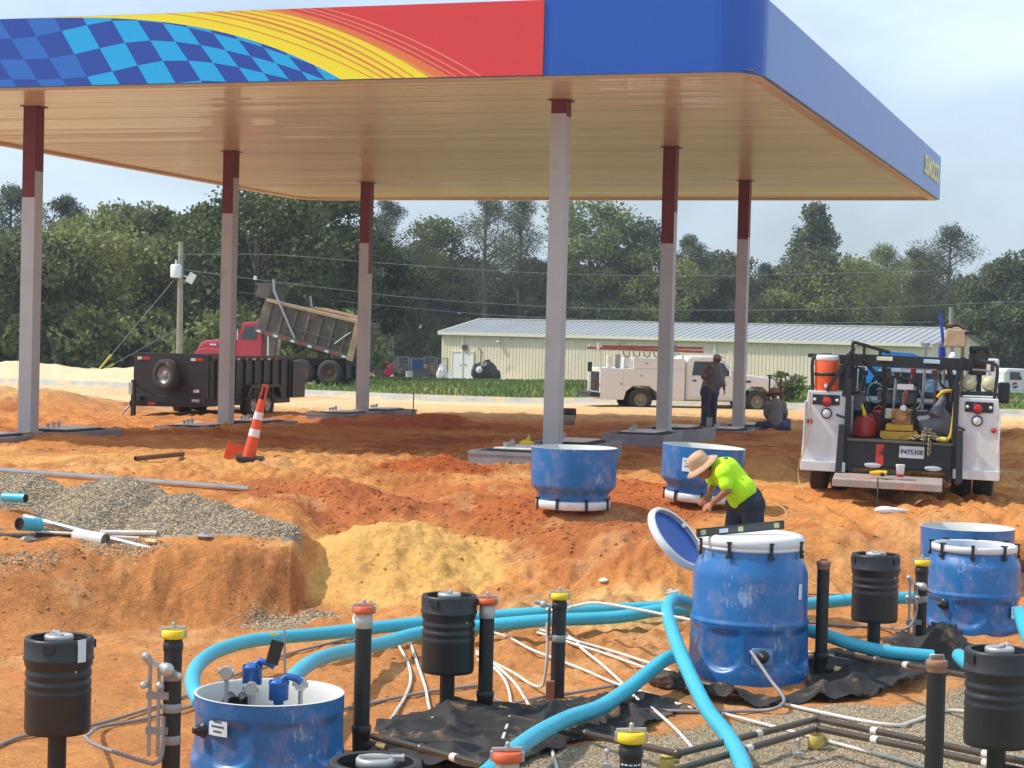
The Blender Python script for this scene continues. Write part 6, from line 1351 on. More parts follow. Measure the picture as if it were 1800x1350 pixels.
tbp(ST, 'exhaust', [(.72, .0, .30), (.72, .8, .33)], .035, mat('rust', (.2, .1, .05)), sm=False)
# loads: each a thing of its own
def SL(x, y, z): return ST.matrix_basis @ Vector((x, y, z))
def load(name, label, cat, x, y, z, group=None): return thing(name, label, cat, SL(x, y, z), -R(13), group)
t = load('water_cooler', 'round orange water cooler with a white lid strapped on the left cabinet', 'cooler', -.95, .18, 1.36)
mb = MB(); mb.lathe([(0, 0), (.14, 0), (.15, .02), (.158, .38), (.15, .40)], 32); mb.build('barrel', mat('cooler_orange', lin(232, 92, 36), .45, var=.05, coat=.2), t); mb = MB(); mb.lathe([(.155, .385), (.163, .39), (.163, .43), (.15, .455), (0, .46)], 32); mb.build('lid', m_lid, t)
mb = MB(); mb.lathe([(.159, .19), (.164, .195), (.164, .225), (.159, .23)], 32); mb.build('strap', m_clamp, t); mb = MB(); mb.cyl((.0, -.15, .07), (0, -.19, .07), .022, n=10); mb.cyl((0, -.185, .08), (0, -.185, .04), .012, n=8); mb.build('spigot', m_lid, t)
for s_ in (-1, 1): mb = MB(); mb.tube([(s_*.155, 0, .34), (s_*.19, 0, .33), (s_*.185, 0, .27), (s_*.155, 0, .26)], .012, 6); mb.build('handle', m_lid, t)
t = load('jerry_can', 'red plastic fuel can with a yellow spout in the left corner of the bed', 'fuel can', -.46, .3, .785); mb = MB(); mb.lathe([(0, 0), (.13, 0), (.14, .03), (.135, .18), (.10, .25), (.04, .28), (0, .28)], 20, mod=lambda a, z: 1+.08*math.cos(4*a)); mb.build('can', mat('can_red', lin(170, 40, 34), .4, var=.12, dirt=lin(110, 60, 50), ds=6), t); mb = MB(); mb.tube([(0, 0, .26), (-.01, 0, .34), (-.04, 0, .42)], [.03, .02, .015], 8); mb.build('spout', mat('cap_yellow', (1, 1, 1)), t); mb = MB(); mb.tube([(.03, 0, .27), (.08, 0, .30), (.11, 0, .22)], .014, 8); mb.build('handle', MAT['can_red'], t)
t = load('jerry_can', 'dark red fuel can further back in the bed, right of the front red can', 'fuel can', -.30, .75, .785); mb = MB(); mb.box((0, 0, .17), (.22, .16, .34)); mb.build('can', mat('can_darkred', lin(120, 26, 34), .4), t, bevel=.04); mb = MB(); mb.tube([(-.07, 0, .34), (0, 0, .40), (.07, 0, .34)], .014, 8); mb.build('handle', MAT['can_darkred'], t)
t = load('plate_compactor', 'plate compactor with a yellow base and black handle in the middle of the bed', 'compactor', -.02, .25, .785)
m_cy = mat('machine_yellow', lin(204, 152, 44), .5, var=.15, dirt=lin(120, 80, 50), ds=5, dthr=.58); mb = MB(); mb.prism([(-.24, .03), (-.20, 0), (.20, 0), (.24, .03), (.23, .10), (-.23, .10)], -.1, .35, 'y'); mb.build('base_plate', m_cy, t, bevel=.008); mb = MB(); mb.box((0, .1, .15), (.34, .3, .08)); mb.build('engine_bed', m_cy, t, bevel=.01)
mb = MB(); mb.box((.02, .1, .28), (.24, .24, .2)); mb.build('engine', mat('engine_tan', lin(168, 122, 70), .6, var=.3, vs=12, dirt=lin(70, 55, 45), ds=8, dthr=.52), t, bevel=.02); mb = MB(); mb.cyl((.02, -.03, .3), (.02, -.07, .3), .075, n=18); mb.build('recoil', MAT['engine_tan'], t); mb = MB(); mb.box((-.14, .08, .32), (.1, .16, .13)); mb.build('air_filter', mat('filter_cream', lin(190, 180, 160), .5), t, bevel=.02); mb = MB(); mb.cyl((.04, -.02, .40), (.04, -.06, .40), .04, n=14); mb.build('fuel_cap', m_lid, t)
mb = MB(); mb.tube(smooth_path([(-.21, .05, .1), (-.20, -.02, .45), (-.16, -.04, .72), (-.08, -.05, .79), (.18, -.05, .74), (.22, -.04, .68), (.18, 0, .45), (.2, .05, .12)], 5), .018, 8); mb.build('handle', m_bk, t); mb = MB(); mb.box((.06, -.07, .67), (.2, .02, .07)); mb.build('label', m_lid, t, bevel=.004)
t = load('tarpaulin_bundle', 'grey bundled tarpaulin heaped in the right half of the bed', 'tarpaulin', .40, .45, .95); mb = MB(); mb.sph((0, 0, 0), (.26, .26, .22), 22, 14); rr_ = random.Random(2); mb.v = [(x*(1+.12*math.sin(9*z+5*x)), y, z*(1+.2*math.sin(7*x+3*y))+.03*math.sin(21*x)) for x, y, z in mb.v]; mb.build('cloth', mat('tarp_grey', lin(102, 102, 106), .6, var=.25, vs=6, bump=.5, bs=9), t); mb = MB(); mb.tube([(.0, -.2, .15), (.1, -.1, .35), (.08, 0, .5)], [.09, .05, .02], 8); mb.build('loose_fold', MAT['tarp_grey'], t)
m_bag = mat('bag_translucent', lin(150, 150, 150), .3)
t = load('chain_pile', 'heap of rusty pale chain hanging over the bed edge', 'chain', .33, .02, .79); rr_ = random.Random(9)
mb = MB()
for k in range(70):
    a = rr_.uniform(0, 6.28); rd = rr_.uniform(0, .2)**1; c = Vector((rd*math.cos(a)*1.1, rd*math.sin(a)*.6, .03+max(0, .15-rd)*rr_.uniform(.2, 1))); u = Vector((rr_.uniform(-1, 1), rr_.uniform(-1, 1), rr_.uniform(-.6, .6))).normalized(); v_ = u.cross(Vector((0, 0, 1))).normalized(); pts = [c+u*.035*math.cos(q*math.pi/4)+v_*.02*math.sin(q*math.pi/4) for q in range(9)]; mb.tube(pts, .0075, 5, cap=False)
for k in range(7):
    c = Vector((.02+.012*(k % 2), -.16, .02-.028*k)); u = Vector((0, 0, 1)); v_ = Vector((1, 0, 0)) if k % 2 else Vector((.3, 1, 0)).normalized(); pts = [c+u*.026*math.cos(q*math.pi/4)+v_*.017*math.sin(q*math.pi/4) for q in range(9)]; mb.tube(pts, .007, 5, cap=False)
mb.build('links', mat('chain_pale', lin(158, 146, 118), .5, .4, var=.3, vs=20), t)
tbp_ = load('yellow_air_hose', 'yellow hose looped on the right side of the bed', 'hose', .56, .1, .8); mb = MB(); mb.tube(smooth_path([(-.12, 0, .55), (-.05, -.02, .62), (.06, 0, .62), (.09, 0, .45), (.06, -.02, .1), (.0, -.05, .0)], 6), .022, 10); mb.build('tube', mat('hose_yellow', lin(214, 176, 46), .5, var=.1), tbp_)
t = load('work_glove', 'yellow glove lying at the right end of the bed edge', 'glove', .52, .0, .80); mb = MB(); mb.sph((0, 0, .02), (.08, .05, .04), 12, 8); 
for k in range(4): mb.tube([(.03*k-.06, -.02, .03), (.03*k-.065, -.08, .02)], [.014, .01], 8)
mb.build('leather', mat('glove_yellow', lin(206, 190, 84), .8), t)
for k, (x, y, a, b, m_, nm) in enumerate(((-.22, .6, 1.15, (.0, .2), m_bk, 'black'), (-.14, .7, 1.1, (.05, .1), m_galv, 'grey'), (.52, .5, 1.5, (-.02, 0), mat('pole_tan', lin(150, 130, 110), .7), 'tan'), (.24, .9, 1.5, (.03, .0), m_galv, 'galvanised'))):
    t = load('long_handle_tool', f'{nm} tool handle standing up among the loads of the bed', 'tool', x, y, .78, 'tool handles standing in the bed'); mb = MB(); mb.cyl((0, 0, 0), (b[0], b[1], a-.3), .018, n=8); mb.build('handle', m_, t); mb = MB(); mb.box((b[0], b[1], a-.28), (.12, .03, .04)); mb.build('grip', m_, t)
t = load('tool_crate', 'dark crate at the back of the bed under the rack', 'crate', .05, 1.6, .785); mb = MB(); mb.box((0, 0, .2), (1.0, .6, .4)); mb.build('box', m_bk, t, bevel=.02); mb = MB(); mb.box((0, 0, .42), (1.04, .64, .04)); mb.build('lid', m_bk, t, bevel=.01)
m_tg = mat('tool_grey', lin(92, 92, 94), .5, .4, var=.3, vs=9); m_td = mat('tool_black', lin(30, 30, 32), .5, var=.3, vs=9)
for i_, (x_, y_, z_, w_, d_, h_, mm_, lb) in enumerate(((-.52, .9, .785, .2, .5, .42, m_td, 'tall black tool box behind the red fuel cans'), (.16, .75, .785, .3, .3, .34, m_tg, 'grey battered tool box behind the compactor'), (.52, 1.1, .785, .22, .4, .6, m_td, 'tall dark tool box behind the grey tarpaulin'), (-.1, 1.55, 1.21, .5, .4, .16, m_tg, 'flat grey case on the dark crate'), (-.55, .45, 1.12, .12, .3, .22, m_tg, 'small grey case wedged beside the left bed post'))):
    t = load('tool_box', lb, 'tool box', x_, y_, z_, 'tool boxes in the truck bed'); mb = MB(); mb.box((0, 0, h_/2), (w_, d_, h_)); mb.build('box_body', mm_, t, bevel=.015); mb = MB(); mb.box((0, 0, h_+.012), (w_+.02, d_+.02, .03)); mb.build('lid', mm_, t, bevel=.008); mb = MB(); mb.tube([(-.05, 0, h_+.02), (-.04, 0, h_+.06), (.04, 0, h_+.06), (.05, 0, h_+.02)], .009, 6); mb.build('handle', m_td, t)
for i_, (x_, y_, z_, r_, mm_, lb) in enumerate(((-.60, .1, 1.52, .13, m_td, 'black cable coil hung under the rack beside the cooler'), (.12, .4, 1.30, .12, mat('coil_grey', lin(120, 118, 114), .6), 'grey hose coil hung behind the compactor handle'), (.56, .25, 1.60, .12, m_td, 'black cable coil hung at the right end of the rack'), (-.34, .3, 1.36, .10, mat('coil_teal', lin(60, 120, 130), .6), 'dull green rope coil hung left of the compactor handle'))):
    t = load('cable_coil', lb, 'coil', x_, y_, z_, 'coils hung in the truck bed'); rr_ = random.Random(i_)
    mb = MB(); pts_ = []
    for q_ in range(81): a_ = q_*.393; rr3 = r_*(1+rr_.uniform(-.07, .07)); pts_.append((rr3*math.cos(a_), rr_.uniform(-.02, .02)+.0004*q_, rr3*math.sin(a_)*1.25))
    mb.tube(pts_, .009, 6); mb.build('cable', mm_, t); mb = MB(); mb.cyl((0, -.03, r_*1.25), (0, .06, r_*1.25+.02), .01, n=6); mb.build('hook', m_galv, t)
for i_, (x_, y_, a_, b_, mm_, lb) in enumerate(((-.58, .5, .95, .10, m_td, 'black bar leaning left in the truck bed'), (-.40, .55, 1.0, -.12, m_tg, 'grey bar leaning right over the red cans'), (.08, .6, .95, -.16, m_td, 'black bar leaning behind the compactor handle'), (.34, .8, 1.05, .1, m_tg, 'grey bar leaning behind the tarpaulin bundle'), (.44, .5, 1.0, -.05, mat('bar_rust', lin(110, 66, 50), .7), 'rusty bar leaning beside the tan handle'), (-.08, .9, 1.0, .2, mat('bar_red', lin(150, 40, 34), .5), 'thin red bar leaning in the middle of the bed'))):
    t = load('long_bar', lb, 'bar', x_, y_, .79, 'bars leaning in the truck bed'); mb = MB(); mb.bar((0, 0, 0), (b_, .1, a_-.15), .03, .02); mb.build('shaft', mm_, t); mb = MB(); mb.box((b_, .1, a_-.14), (.07, .05, .06)); mb.build('end_fitting', mm_, t, bevel=.006)
t = load('folded_tarp', 'bright blue tarpaulin folded over the front of the rack', 'tarpaulin', -.15, 2.6, 1.64); mb = MB(); mb.prism([(-.42, -.2), (-.40, .08), (-.2, .25), (.2, .23), (.5, .14), (.42, .05), (-.25, .0), (-.36, -.2)], -.1, .2, 'y'); mb.build('sheet', mat('tarp_blue', lin(44, 150, 220), .5, var=.12, bump=.4, bs=8), t)
t = load('water_pump', 'dark petrol pump engine on top of the right cabinet', 'pump engine', .93, .5, 1.36, )
m_eng = mat('engine_dark', lin(70, 56, 50), .55, .3, var=.4, vs=14, dirt=lin(150, 120, 96), ds=9, dthr=.62)
mb = MB(); mb.box((0, 0, .05), (.42, .4, .05)); mb.build('skid', m_bk, t); mb = MB(); mb.box((-.02, 0, .42), (.22, .24, .28)); mb.build('engine_block', m_eng, t, bevel=.02); mb = MB(); mb.cyl((.02, -.1, .50), (.02, -.17, .50), .09, n=18); mb.build('recoil', m_eng, t); mb = MB(); mb.box((0, 0, .60), (.26, .2, .1)); mb.build('fuel_tank', m_bk, t, bevel=.03); mb = MB(); mb.cyl((.14, 0, .4), (.19, 0, .4), .07, n=14); mb.build('muffler', mat('rust', (1, 1, 1)), t)
for x in (-.12, .13):
    mb = MB(); mb.sph((x, -.12, .18), (.1, .11, .105), 18, 12); mb.build('pressure_tank', mat('tank_cream', lin(206, 198, 160), .4, var=.08), t)
mb = MB(); mb.tube(smooth_path([(-.14, -.12, .28), (-.14, -.12, .34), (.0, -.12, .35), (.13, -.12, .33), (.13, -.12, .28)], 4), .014, 8); mb.build('pipe', m_sil, t); mb = MB(); mb.bar((0, -.05, .08), (0, -.02, .4), .06); mb.build('support', m_bk, t)
t = load('mast_clutter', 'beige cloth bag hung on a wooden post above the right cabinet', 'bag', .62, .35, 1.36); mb = MB(); mb.bar((.1, 0, 0), (.1, 0, .7), .045); mb.build('post', mat('post_wood', lin(150, 120, 84), .8, var=.15), t)
mb = MB(); mb.add([(-.14, -.04, .62), (.14, -.06, .62), (.15, -.02, .84), (-.10, -.02, .86), (-.14, .04, .62), (.14, .06, .62), (.15, .04, .84), (-.1, .04, .86)], [(0, 1, 2, 3), (4, 7, 6, 5), (0, 3, 7, 4), (1, 5, 6, 2), (3, 2, 6, 7), (0, 4, 5, 1)]); mb.build('cloth', mat('cloth_beige', lin(176, 146, 116), .85, var=.1, bump=.3, bs=12), t, bevel=.02)
mb = MB(); mb.cyl((-.12, 0, .5), (-.19, 0, 1.06), .02, n=8); mb.build('blue_stick', mat('stick_blue', lin(44, 66, 160), .5), t); mb = MB(); mb.tube([(-.12, .02, .86), (.02, .03, .92), (.12, 0, .86)], .025, 8); mb.build('top_roll', mat('roll_brown', lin(90, 56, 46), .8), t); mb = MB(); mb.box((.22, 0, .80), (.2, .1, .04)); mb.build('bracket', m_bk, t)
mb = MB(); mb.lathe([(0, .38), (.05, .38), (.055, .5), (.02, .56), (0, .56)], 14, (-.02, -.06, 0)); mb.build('bottle', m_lid, t)
mb = MB(); mb.tube([(-.16, 0, .35), (-.17, 0, .62)], .03, 8); mb.build('blue_sleeve', MAT['stick_blue'], t)
t = load('power_drill', 'yellow and black cordless drill lying on the lift platform', 'drill', -.18, -.42, .355); mb = MB(); mb.tube([(-.16, 0, .03), (-.06, 0, .035), (.05, 0, .035)], [.022, .035, .034], 12); mb.build('housing', mat('drill_yellow', lin(228, 182, 30), .4), t, bevel=.003); mb = MB(); mb.cyl((.05, 0, .035), (.14, 0, .035), .028, .02, n=12); mb.build('chuck', m_clamp, t); mb = MB(); mb.tube([(-.02, 0, .03), (-.0, -.08, .02)], [.02, .024], 10); mb.build('grip', m_clamp, t)
t = load('paper_cup', 'white paper cup with a red band standing on the lift platform', 'cup', .03, -.42, .345); mb = MB(); mb.lathe([(0, 0), (.04, 0), (.056, .16), (.058, .165), (.05, .16), (.036, .01)], 20); mb.build('cup_wall', m_lid, t); mb = MB(); mb.lathe([(.0425, .012), (.0475, .045)], 20); mb.build('red_band', m_redl, t)
# cords
def cord(pts, D, m, label, r=.008):
    P_ = [W(x, y, D if len(p) == 2 else p[2]) for p in pts for x, y in [p[:2]]]; mb = MB(); mb.tube(smooth_path(P_, 7), r, 6); o = mb.build('cord', m); return tag(o, label, 'cord', 'thin cords hanging from and lying by the service truck')
m_tan = mat('cord_tan', lin(190, 150, 100), .6)
cord([(1424, 690), (1424, 740), (1418, 775), (1406, 812), (1403, 835), (1408, 855, 23.2), (1417, 868, 22.9)], 23.35, m_tan, 'thin tan cord hanging down the left cabinet of the service truck')
cord([(1543, 840), (1543, 862), (1541, 890, 22.6), (1540, 900, 22.3)], 22.9, m_clamp, 'thin dark cord hanging from the drill to the ground')
cord([(1382, 912, 17.6), (1379, 895, 18.6), (1360, 885, 20.0), (1330, 880, 21.5)], 20, m_tan, 'tan cord curling behind the spirit level')
p = GT2(1556, 897, .02, 20, 30); mb = MB(); mb.sph((0, 0, 0), (.13, .06, .05), 14, 8); mb.tube([(.1, 0, 0), (.26, 0, -.0)], [.04, .015], 8); o = mb.build('plastic_jug', m_lid); o.location = p; tag(o, 'crumpled white plastic jug on the sand behind the service truck', 'jug')

# === white utility truck, side on
s1_ = W(1037, 721, 58.0); UT = thing('utility_truck', 'white utility pickup with cabinets and a ladder rack parked side on', 'truck', (s1_.x, s1_.y, s1_.z-.02), R(9))
def prx(parent, name, poly, y0, y1, m, bevel=.02): mb = MB(); mb.prism(poly, y0, y1, 'y'); return mb.build(name, m, parent, None, bevel)
m_vw2 = mat('vehicle_white_dusty', lin(222, 220, 214), .4, var=.04, vs=1, dirt=lin(206, 192, 170), ds=1.2, dthr=.68)
prx(UT, 'service_body', [(.35, .36), (1.05, .36), (1.12, .62), (1.35, .80), (1.85, .80), (2.1, .62), (2.18, .36), (2.98, .36), (2.98, 1.33), (.35, 1.33)], 0, 2.0, m_vw2)
prx(UT, 'top_cabinet', [(1.35, 1.34), (2.98, 1.34), (2.98, 1.66), (1.35, 1.66)], .0, .45, m_vw2); prx(UT, 'top_cabinet', [(1.35, 1.34), (2.98, 1.34), (2.98, 1.66), (1.35, 1.66)], 1.55, 2.0, m_vw2)
for a, b in ((.40, 1.0), (1.03, 2.15), (2.22, 2.95)): prx(UT, 'cabinet_door', [(a, .42 if b != 2.15 else .86), (b, .42 if b != 2.15 else .86), (b, 1.25), (a, 1.25)], -.015, .0, m_vw2, .006)
for x, z_ in ((.95, .85), (1.6, 1.12), (2.28, 1.22), (1.75, 1.5), (2.5, 1.5)): bxp(UT, 'door_latch', (x, -.02, z_), (.07, .02, .05), m_galv)
bxp(UT, 'tailgate', (.36, 1.0, .9), (.05, 1.4, .6), m_bk); bxp(UT, 'rear_bumper', (.15, 1.0, .50), (.3, 2.0, .14), m_bk)
for y in (.08, 1.92): bxp(UT, 'corner_post', (.33, y, .85), (.06, .14, .98), m_vw)
bxp(UT, 'vice', (.1, .7, 1.35), (.12, .12, .3), m_bk)
for y in (.1, .9): bxp(UT, 'tail_lamp', (.31, y, .8), (.03, .08, .12), m_redl)
prx(UT, 'cab', [(3.03, .38), (4.75, .38), (4.78, 1.18), (4.62, 1.22), (4.12, 1.72), (3.9, 1.78), (3.15, 1.76), (3.03, 1.6)], .08, 1.92, m_vw, .06)
prx(UT, 'bonnet', [(4.6, .40), (4.85, .40), (4.92, .66), (5.15, .84), (5.5, .84), (5.72, .66), (5.78, .42), (5.95, .42), (5.98, .85), (5.9, 1.06), (5.6, 1.16), (4.72, 1.24)], .06, 1.94, m_vw, .05)
prx(UT, 'side_window', [(3.22, 1.16), (3.85, 1.16), (3.85, 1.60), (3.28, 1.60)], .06, .10, m_glass, .02); prx(UT, 'side_window', [(3.92, 1.16), (4.52, 1.16), (4.22, 1.56), (3.92, 1.60)], .06, .10, m_glass, .02)
prx(UT, 'windscreen', [(4.63, 1.2), (4.66, 1.22), (4.16, 1.72), (4.12, 1.70)], .2, 1.8, m_glass, .005)
dr = prx(UT, 'cab_door', [(3.1, .5), (4.5, .5), (4.55, 1.12), (3.1, 1.12)], .06, .08, m_vw, .01); bxp(dr, 'door_handle', (3.3, .04, 1.0), (.12, .03, .04), m_bk)
vs, fs = text_mb('752', .13, .004, 0, 1); mb = MB(Matrix(((1, 0, 0, 4.25), (0, 0, -1, .052), (0, 1, 0, .9), (0, 0, 0, 1)))); mb.add(vs, fs); mb.build('door_lettering', mat('plate_ink', (1, 1, 1)), dr)
bxp(UT, 'door_mirror', (4.45, -.08, 1.25), (.14, .14, .24), m_vw, bevel=.03); bxp(UT, 'wing_vent', (4.98, .05, 1.0), (.26, .02, .06), m_bk); bxp(UT, 'front_bumper', (5.98, 1.0, .48), (.14, 1.9, .2), m_vw, bevel=.04); bxp(UT, 'headlamp', (5.9, .12, .86), (.1, .12, .2), m_wl)
bxp(UT, 'chassis', (3.0, 1.0, .42), (5.2, 1.0, .14), m_bk)
for x in (1.6, 5.33):
    for y, ax in ((.16, (0, -1, 0)), (1.84, (0, 1, 0))): wheel(UT, (x, y, .37), .37, .26, ax, rimm=mat('rim_dusty', lin(150, 138, 124), .5, .3))
for y in (.12, 1.88): wheel(UT, (1.02, 1.0+(y-1)*.6, .37), .37, .2, (0, -1, 0)) if False else None
m_rk = mat('rack_red', lin(160, 84, 74), .55, var=.25, vs=5)
for y in (.05, 1.95):
    brp(UT, 'rack_rail', (.25, y, 1.93), (3.55, y, 1.90), .06, m_rk, .07); brp(UT, 'rack_leg', (.3, y, 1.3), (.3, y, 2.05), .05, m_vw); brp(UT, 'rack_leg', (2.9, y, 1.6), (2.9, y, 1.92), .05, m_vw); brp(UT, 'rack_leg', (4.4, y, 1.55), (4.4, y, 1.95), .04, m_vw)
    brp(UT, 'rack_rail', (2.9, y, 1.86), (4.45, y, 1.86), .03, m_vw)
bxp(UT, 'rack_end', (.22, .05, 2.0), (.07, .08, .2), m_vw)
lad = thing('ladder', 'reddish ladder lying on the rack of the white utility truck', 'ladder', UT.matrix_basis @ Vector((.4, .3, 1.99)), R(9))
for y in (0, .42): brp(lad, 'side_rail', (0, y, 0), (3.2, y, .02), .04, m_rk, .08)
for k in range(9): brp(lad, 'rung', (.2+.34*k, 0, .02), (.2+.34*k, .42, .02), .03, m_galv)
for k in range(5): tbp(UT, 'hose_hook', [(1.0+.32*k, .0, 1.86), (1.05+.32*k, -.02, 1.72), (1.16+.32*k, -.02, 1.70), (1.2+.32*k, 0, 1.86)], .014, m_bk)
for x, h_ in ((.62, .4), (.9, .44), (1.18, .42)): bxp(UT, 'gas_bottle', (x, .3, 1.33+h_/2), (.16, .16, h_), m_vw2 if x != .9 else m_galv, bevel=.05)
# === dump truck with raised bed
s2_ = W(579, 678, 77.0); DT = thing('dump_truck', 'red dump truck with its grimy grey bed tipped up', 'truck', (s2_.x, s2_.y, s2_.z), R(-12)); k = 1.0
m_red = mat('truck_red', lin(168, 32, 48), .35, var=.08, coat=.4, dirt=lin(130, 40, 46), ds=2, dthr=.6); m_bed = mat('bed_grime', lin(88, 82, 76), .8, var=.28, vs=2, dirt=lin(124, 106, 88), ds=1.5, dthr=.54); m_rimr = mat('rim_rust', lin(120, 86, 66), .6, .3, var=.2); m_frame = mat('frame_dark', lin(52, 44, 42), .7)
# local x runs to the rear (right in the picture); rear axle at 0
for x, rr_2 in ((0, .53), (-1.25, .53), (-2.2, .46), (-4.9, .53)):
    for y, ax in ((.15, (0, -1, 0)), (2.25, (0, 1, 0))): wheel(DT, (x, y, rr_2), rr_2, .5 if x > -2 else .3, ax, rimm=m_rimr, rimr=.5)
bxp(DT, 'chassis', (-2.2, 1.2, .95), (5.6, .9, .3), m_frame); bxp(DT, 'mudguard', (.75, .2, .7), (.06, .5, .75), m_frame)
prx(DT, 'cab', [(-4.15, .8), (-3.0, .8), (-3.0, 2.45), (-3.15, 2.55), (-3.85, 2.52), (-4.1, 1.85)], .2, 2.2, m_red, .06)
prx(DT, 'bonnet', [(-5.9, .9), (-4.15, .8), (-4.15, 1.85), (-5.6, 1.72), (-5.9, 1.5)], .35, 2.05, m_red, .12); prx(DT, 'wing', [(-5.95, .95), (-5.85, 1.3), (-5.4, 1.42), (-4.9, 1.42), (-4.4, 1.2), (-4.2, .85), (-4.4, .85), (-4.6, 1.1), (-5.3, 1.15), (-5.5, .95)], .0, .4, m_red, .05)
prx(DT, 'side_window', [(-3.95, 1.8), (-3.25, 1.8), (-3.25, 2.35), (-3.75, 2.35)], .18, .22, m_glass, .02); bxp(DT, 'door_mirror', (-4.0, .0, 2.0), (.05, .1, .4), m_chr); bxp(DT, 'bonnet_badge', (-5.2, .34, 1.55), (.3, .02, .08), m_chr); bxp(DT, 'exhaust_stack', (-2.85, .5, 2.1), (.14, .14, 2.2), m_chr, bevel=.05)
bxp(DT, 'hydraulic_ram', (-2.6, 1.2, 2.0), (.18, .18, 1.7), m_chr, rot=(0, .15, 0)); bxp(DT, 'air_tank', (-2.6, .2, .9), (.7, .4, .4), m_frame, bevel=.1)
a_ = W(452, 539, 77); b_ = W(615, 570, 77)
tipa = R(14.5); bed = bpy.data.objects.new('tipping_bed', None)
def TB(x, z): # bed frame: hinge at rear, x forward negative
    hx, hz = 1.0, 1.15; c_, s__ = math.cos(tipa), math.sin(tipa); return (hx+x*c_+z*s__*0.9, hz-x*s__+z*c_)
def bedp(name, poly, y0, y1, m, parent=DT, bevel=.02): return prx(parent, name, [TB(x, z) for x, z in poly], y0, y1, m, bevel)
bedo = bedp('tipping_bed', [(-4.35, .0), (0.05, .0), (.0, 1.45), (-4.2, 1.25)], .06, .12, m_bed)
bedp('bed_side', [(-4.35, 0), (.05, 0), (.0, 1.45), (-4.2, 1.25)], 2.28, 2.34, m_bed); bedp('bed_floor', [(-4.35, .0), (.05, .0), (.05, .1), (-4.35, .1)], .1, 2.3, m_bed); bedp('bed_front', [(-4.4, 0), (-4.3, 0), (-4.15, 1.9), (-4.25, 1.9)], .08, 2.32, m_bed)
bedp('tailgate', [(.02, .0), (.1, .0), (.06, 1.5), (-.02, 1.5)], .05, 2.35, m_bed)
for q in range(5): bedp('gate_rib', [(.1, .12+.3*q), (.16, .12+.3*q), (.16, .2+.3*q), (.1, .2+.3*q)], .1, 2.3, m_bed)
for q in range(8):
    x = -4.0+.56*q; bedp('side_rib', [(x, .1), (x+.10, .1), (x+.12, 1.22), (x+.02, 1.22)], -.02, .06, m_bed)
bedp('top_rail', [(-4.2, 1.22), (0, 1.42), (0, 1.56), (-4.2, 1.36)], -.04, .16, mat('rail_sandy', lin(170, 146, 116), .8, var=.2, vs=3)); bedp('mid_rail', [(-3.2, .45), (-.2, .45), (-.2, .5), (-3.2, .5)], -.05, -.01, m_bed)
bedp('lower_rail', [(-4.4, -.12), (.05, -.12), (.05, .08), (-4.4, .08)], -.02, .1, m_bed); bedp('corner_post', [(-.28, -.15), (.0, -.15), (.0, 1.55), (-.28, 1.5)], -.05, .14, mat('rail_sandy', (1, 1, 1)))
for q in range(11): bedp('reflector', [(-4.3+.38*q, -.09), (-4.12+.38*q, -.09), (-4.12+.38*q, .0), (-4.3+.38*q, .0)], -.035, -.022, m_ref if q % 2 else m_wl, bevel=.003)
bedp('cab_shield', [(-4.9, 1.75), (-4.15, 1.95), (-4.15, 2.02), (-4.9, 1.82)], .1, 2.3, m_bed); bedp('shield_side', [(-4.75, 1.3), (-4.15, 1.3), (-4.15, 1.95), (-4.75, 1.85)], .1, .16, m_bed); bedp('shield_side', [(-4.75, 1.3), (-4.15, 1.3), (-4.15, 1.95), (-4.75, 1.85)], 2.24, 2.3, m_bed)
def TB3(x, y, z): q = TB(x, z); return (q[0], y, q[1])
tbp(DT, 'tarp_arm', [TB3(-4.1, -.08, 2.2), TB3(-3.95, -.1, 1.75), TB3(-2.6, -.1, .1)], .05, m_galv, sm=False); tbp(DT, 'tarp_arm', [TB3(-3.2, 2.4, 1.8), TB3(-3.0, 2.4, 1.3)], .05, m_galv, sm=False); tbp(DT, 'tarp_strut', [TB3(-.35, -.08, 1.0), TB3(-.9, -.08, .35)], .035, m_galv, sm=False)
mb = MB(); 
prof_ = [TB(-2.7, 1.30), TB(-2.3, 1.52), TB(-1.6, 1.55), TB(-.9, 1.6), TB(-.3, 1.5), TB(-.3, 1.2), TB(-2.7, 1.1)]; mb.prism(prof_, .2, 2.2, 'y'); o = mb.build('load', mat('dirt_load', lin(150, 112, 80), .95, var=.3, bump=.6), DT)
tbp(DT, 'marker_lamp', [TB3(-4.95, .15, 1.95), TB3(-4.95, .15, 2.1)], .07, m_wl, sm=False)
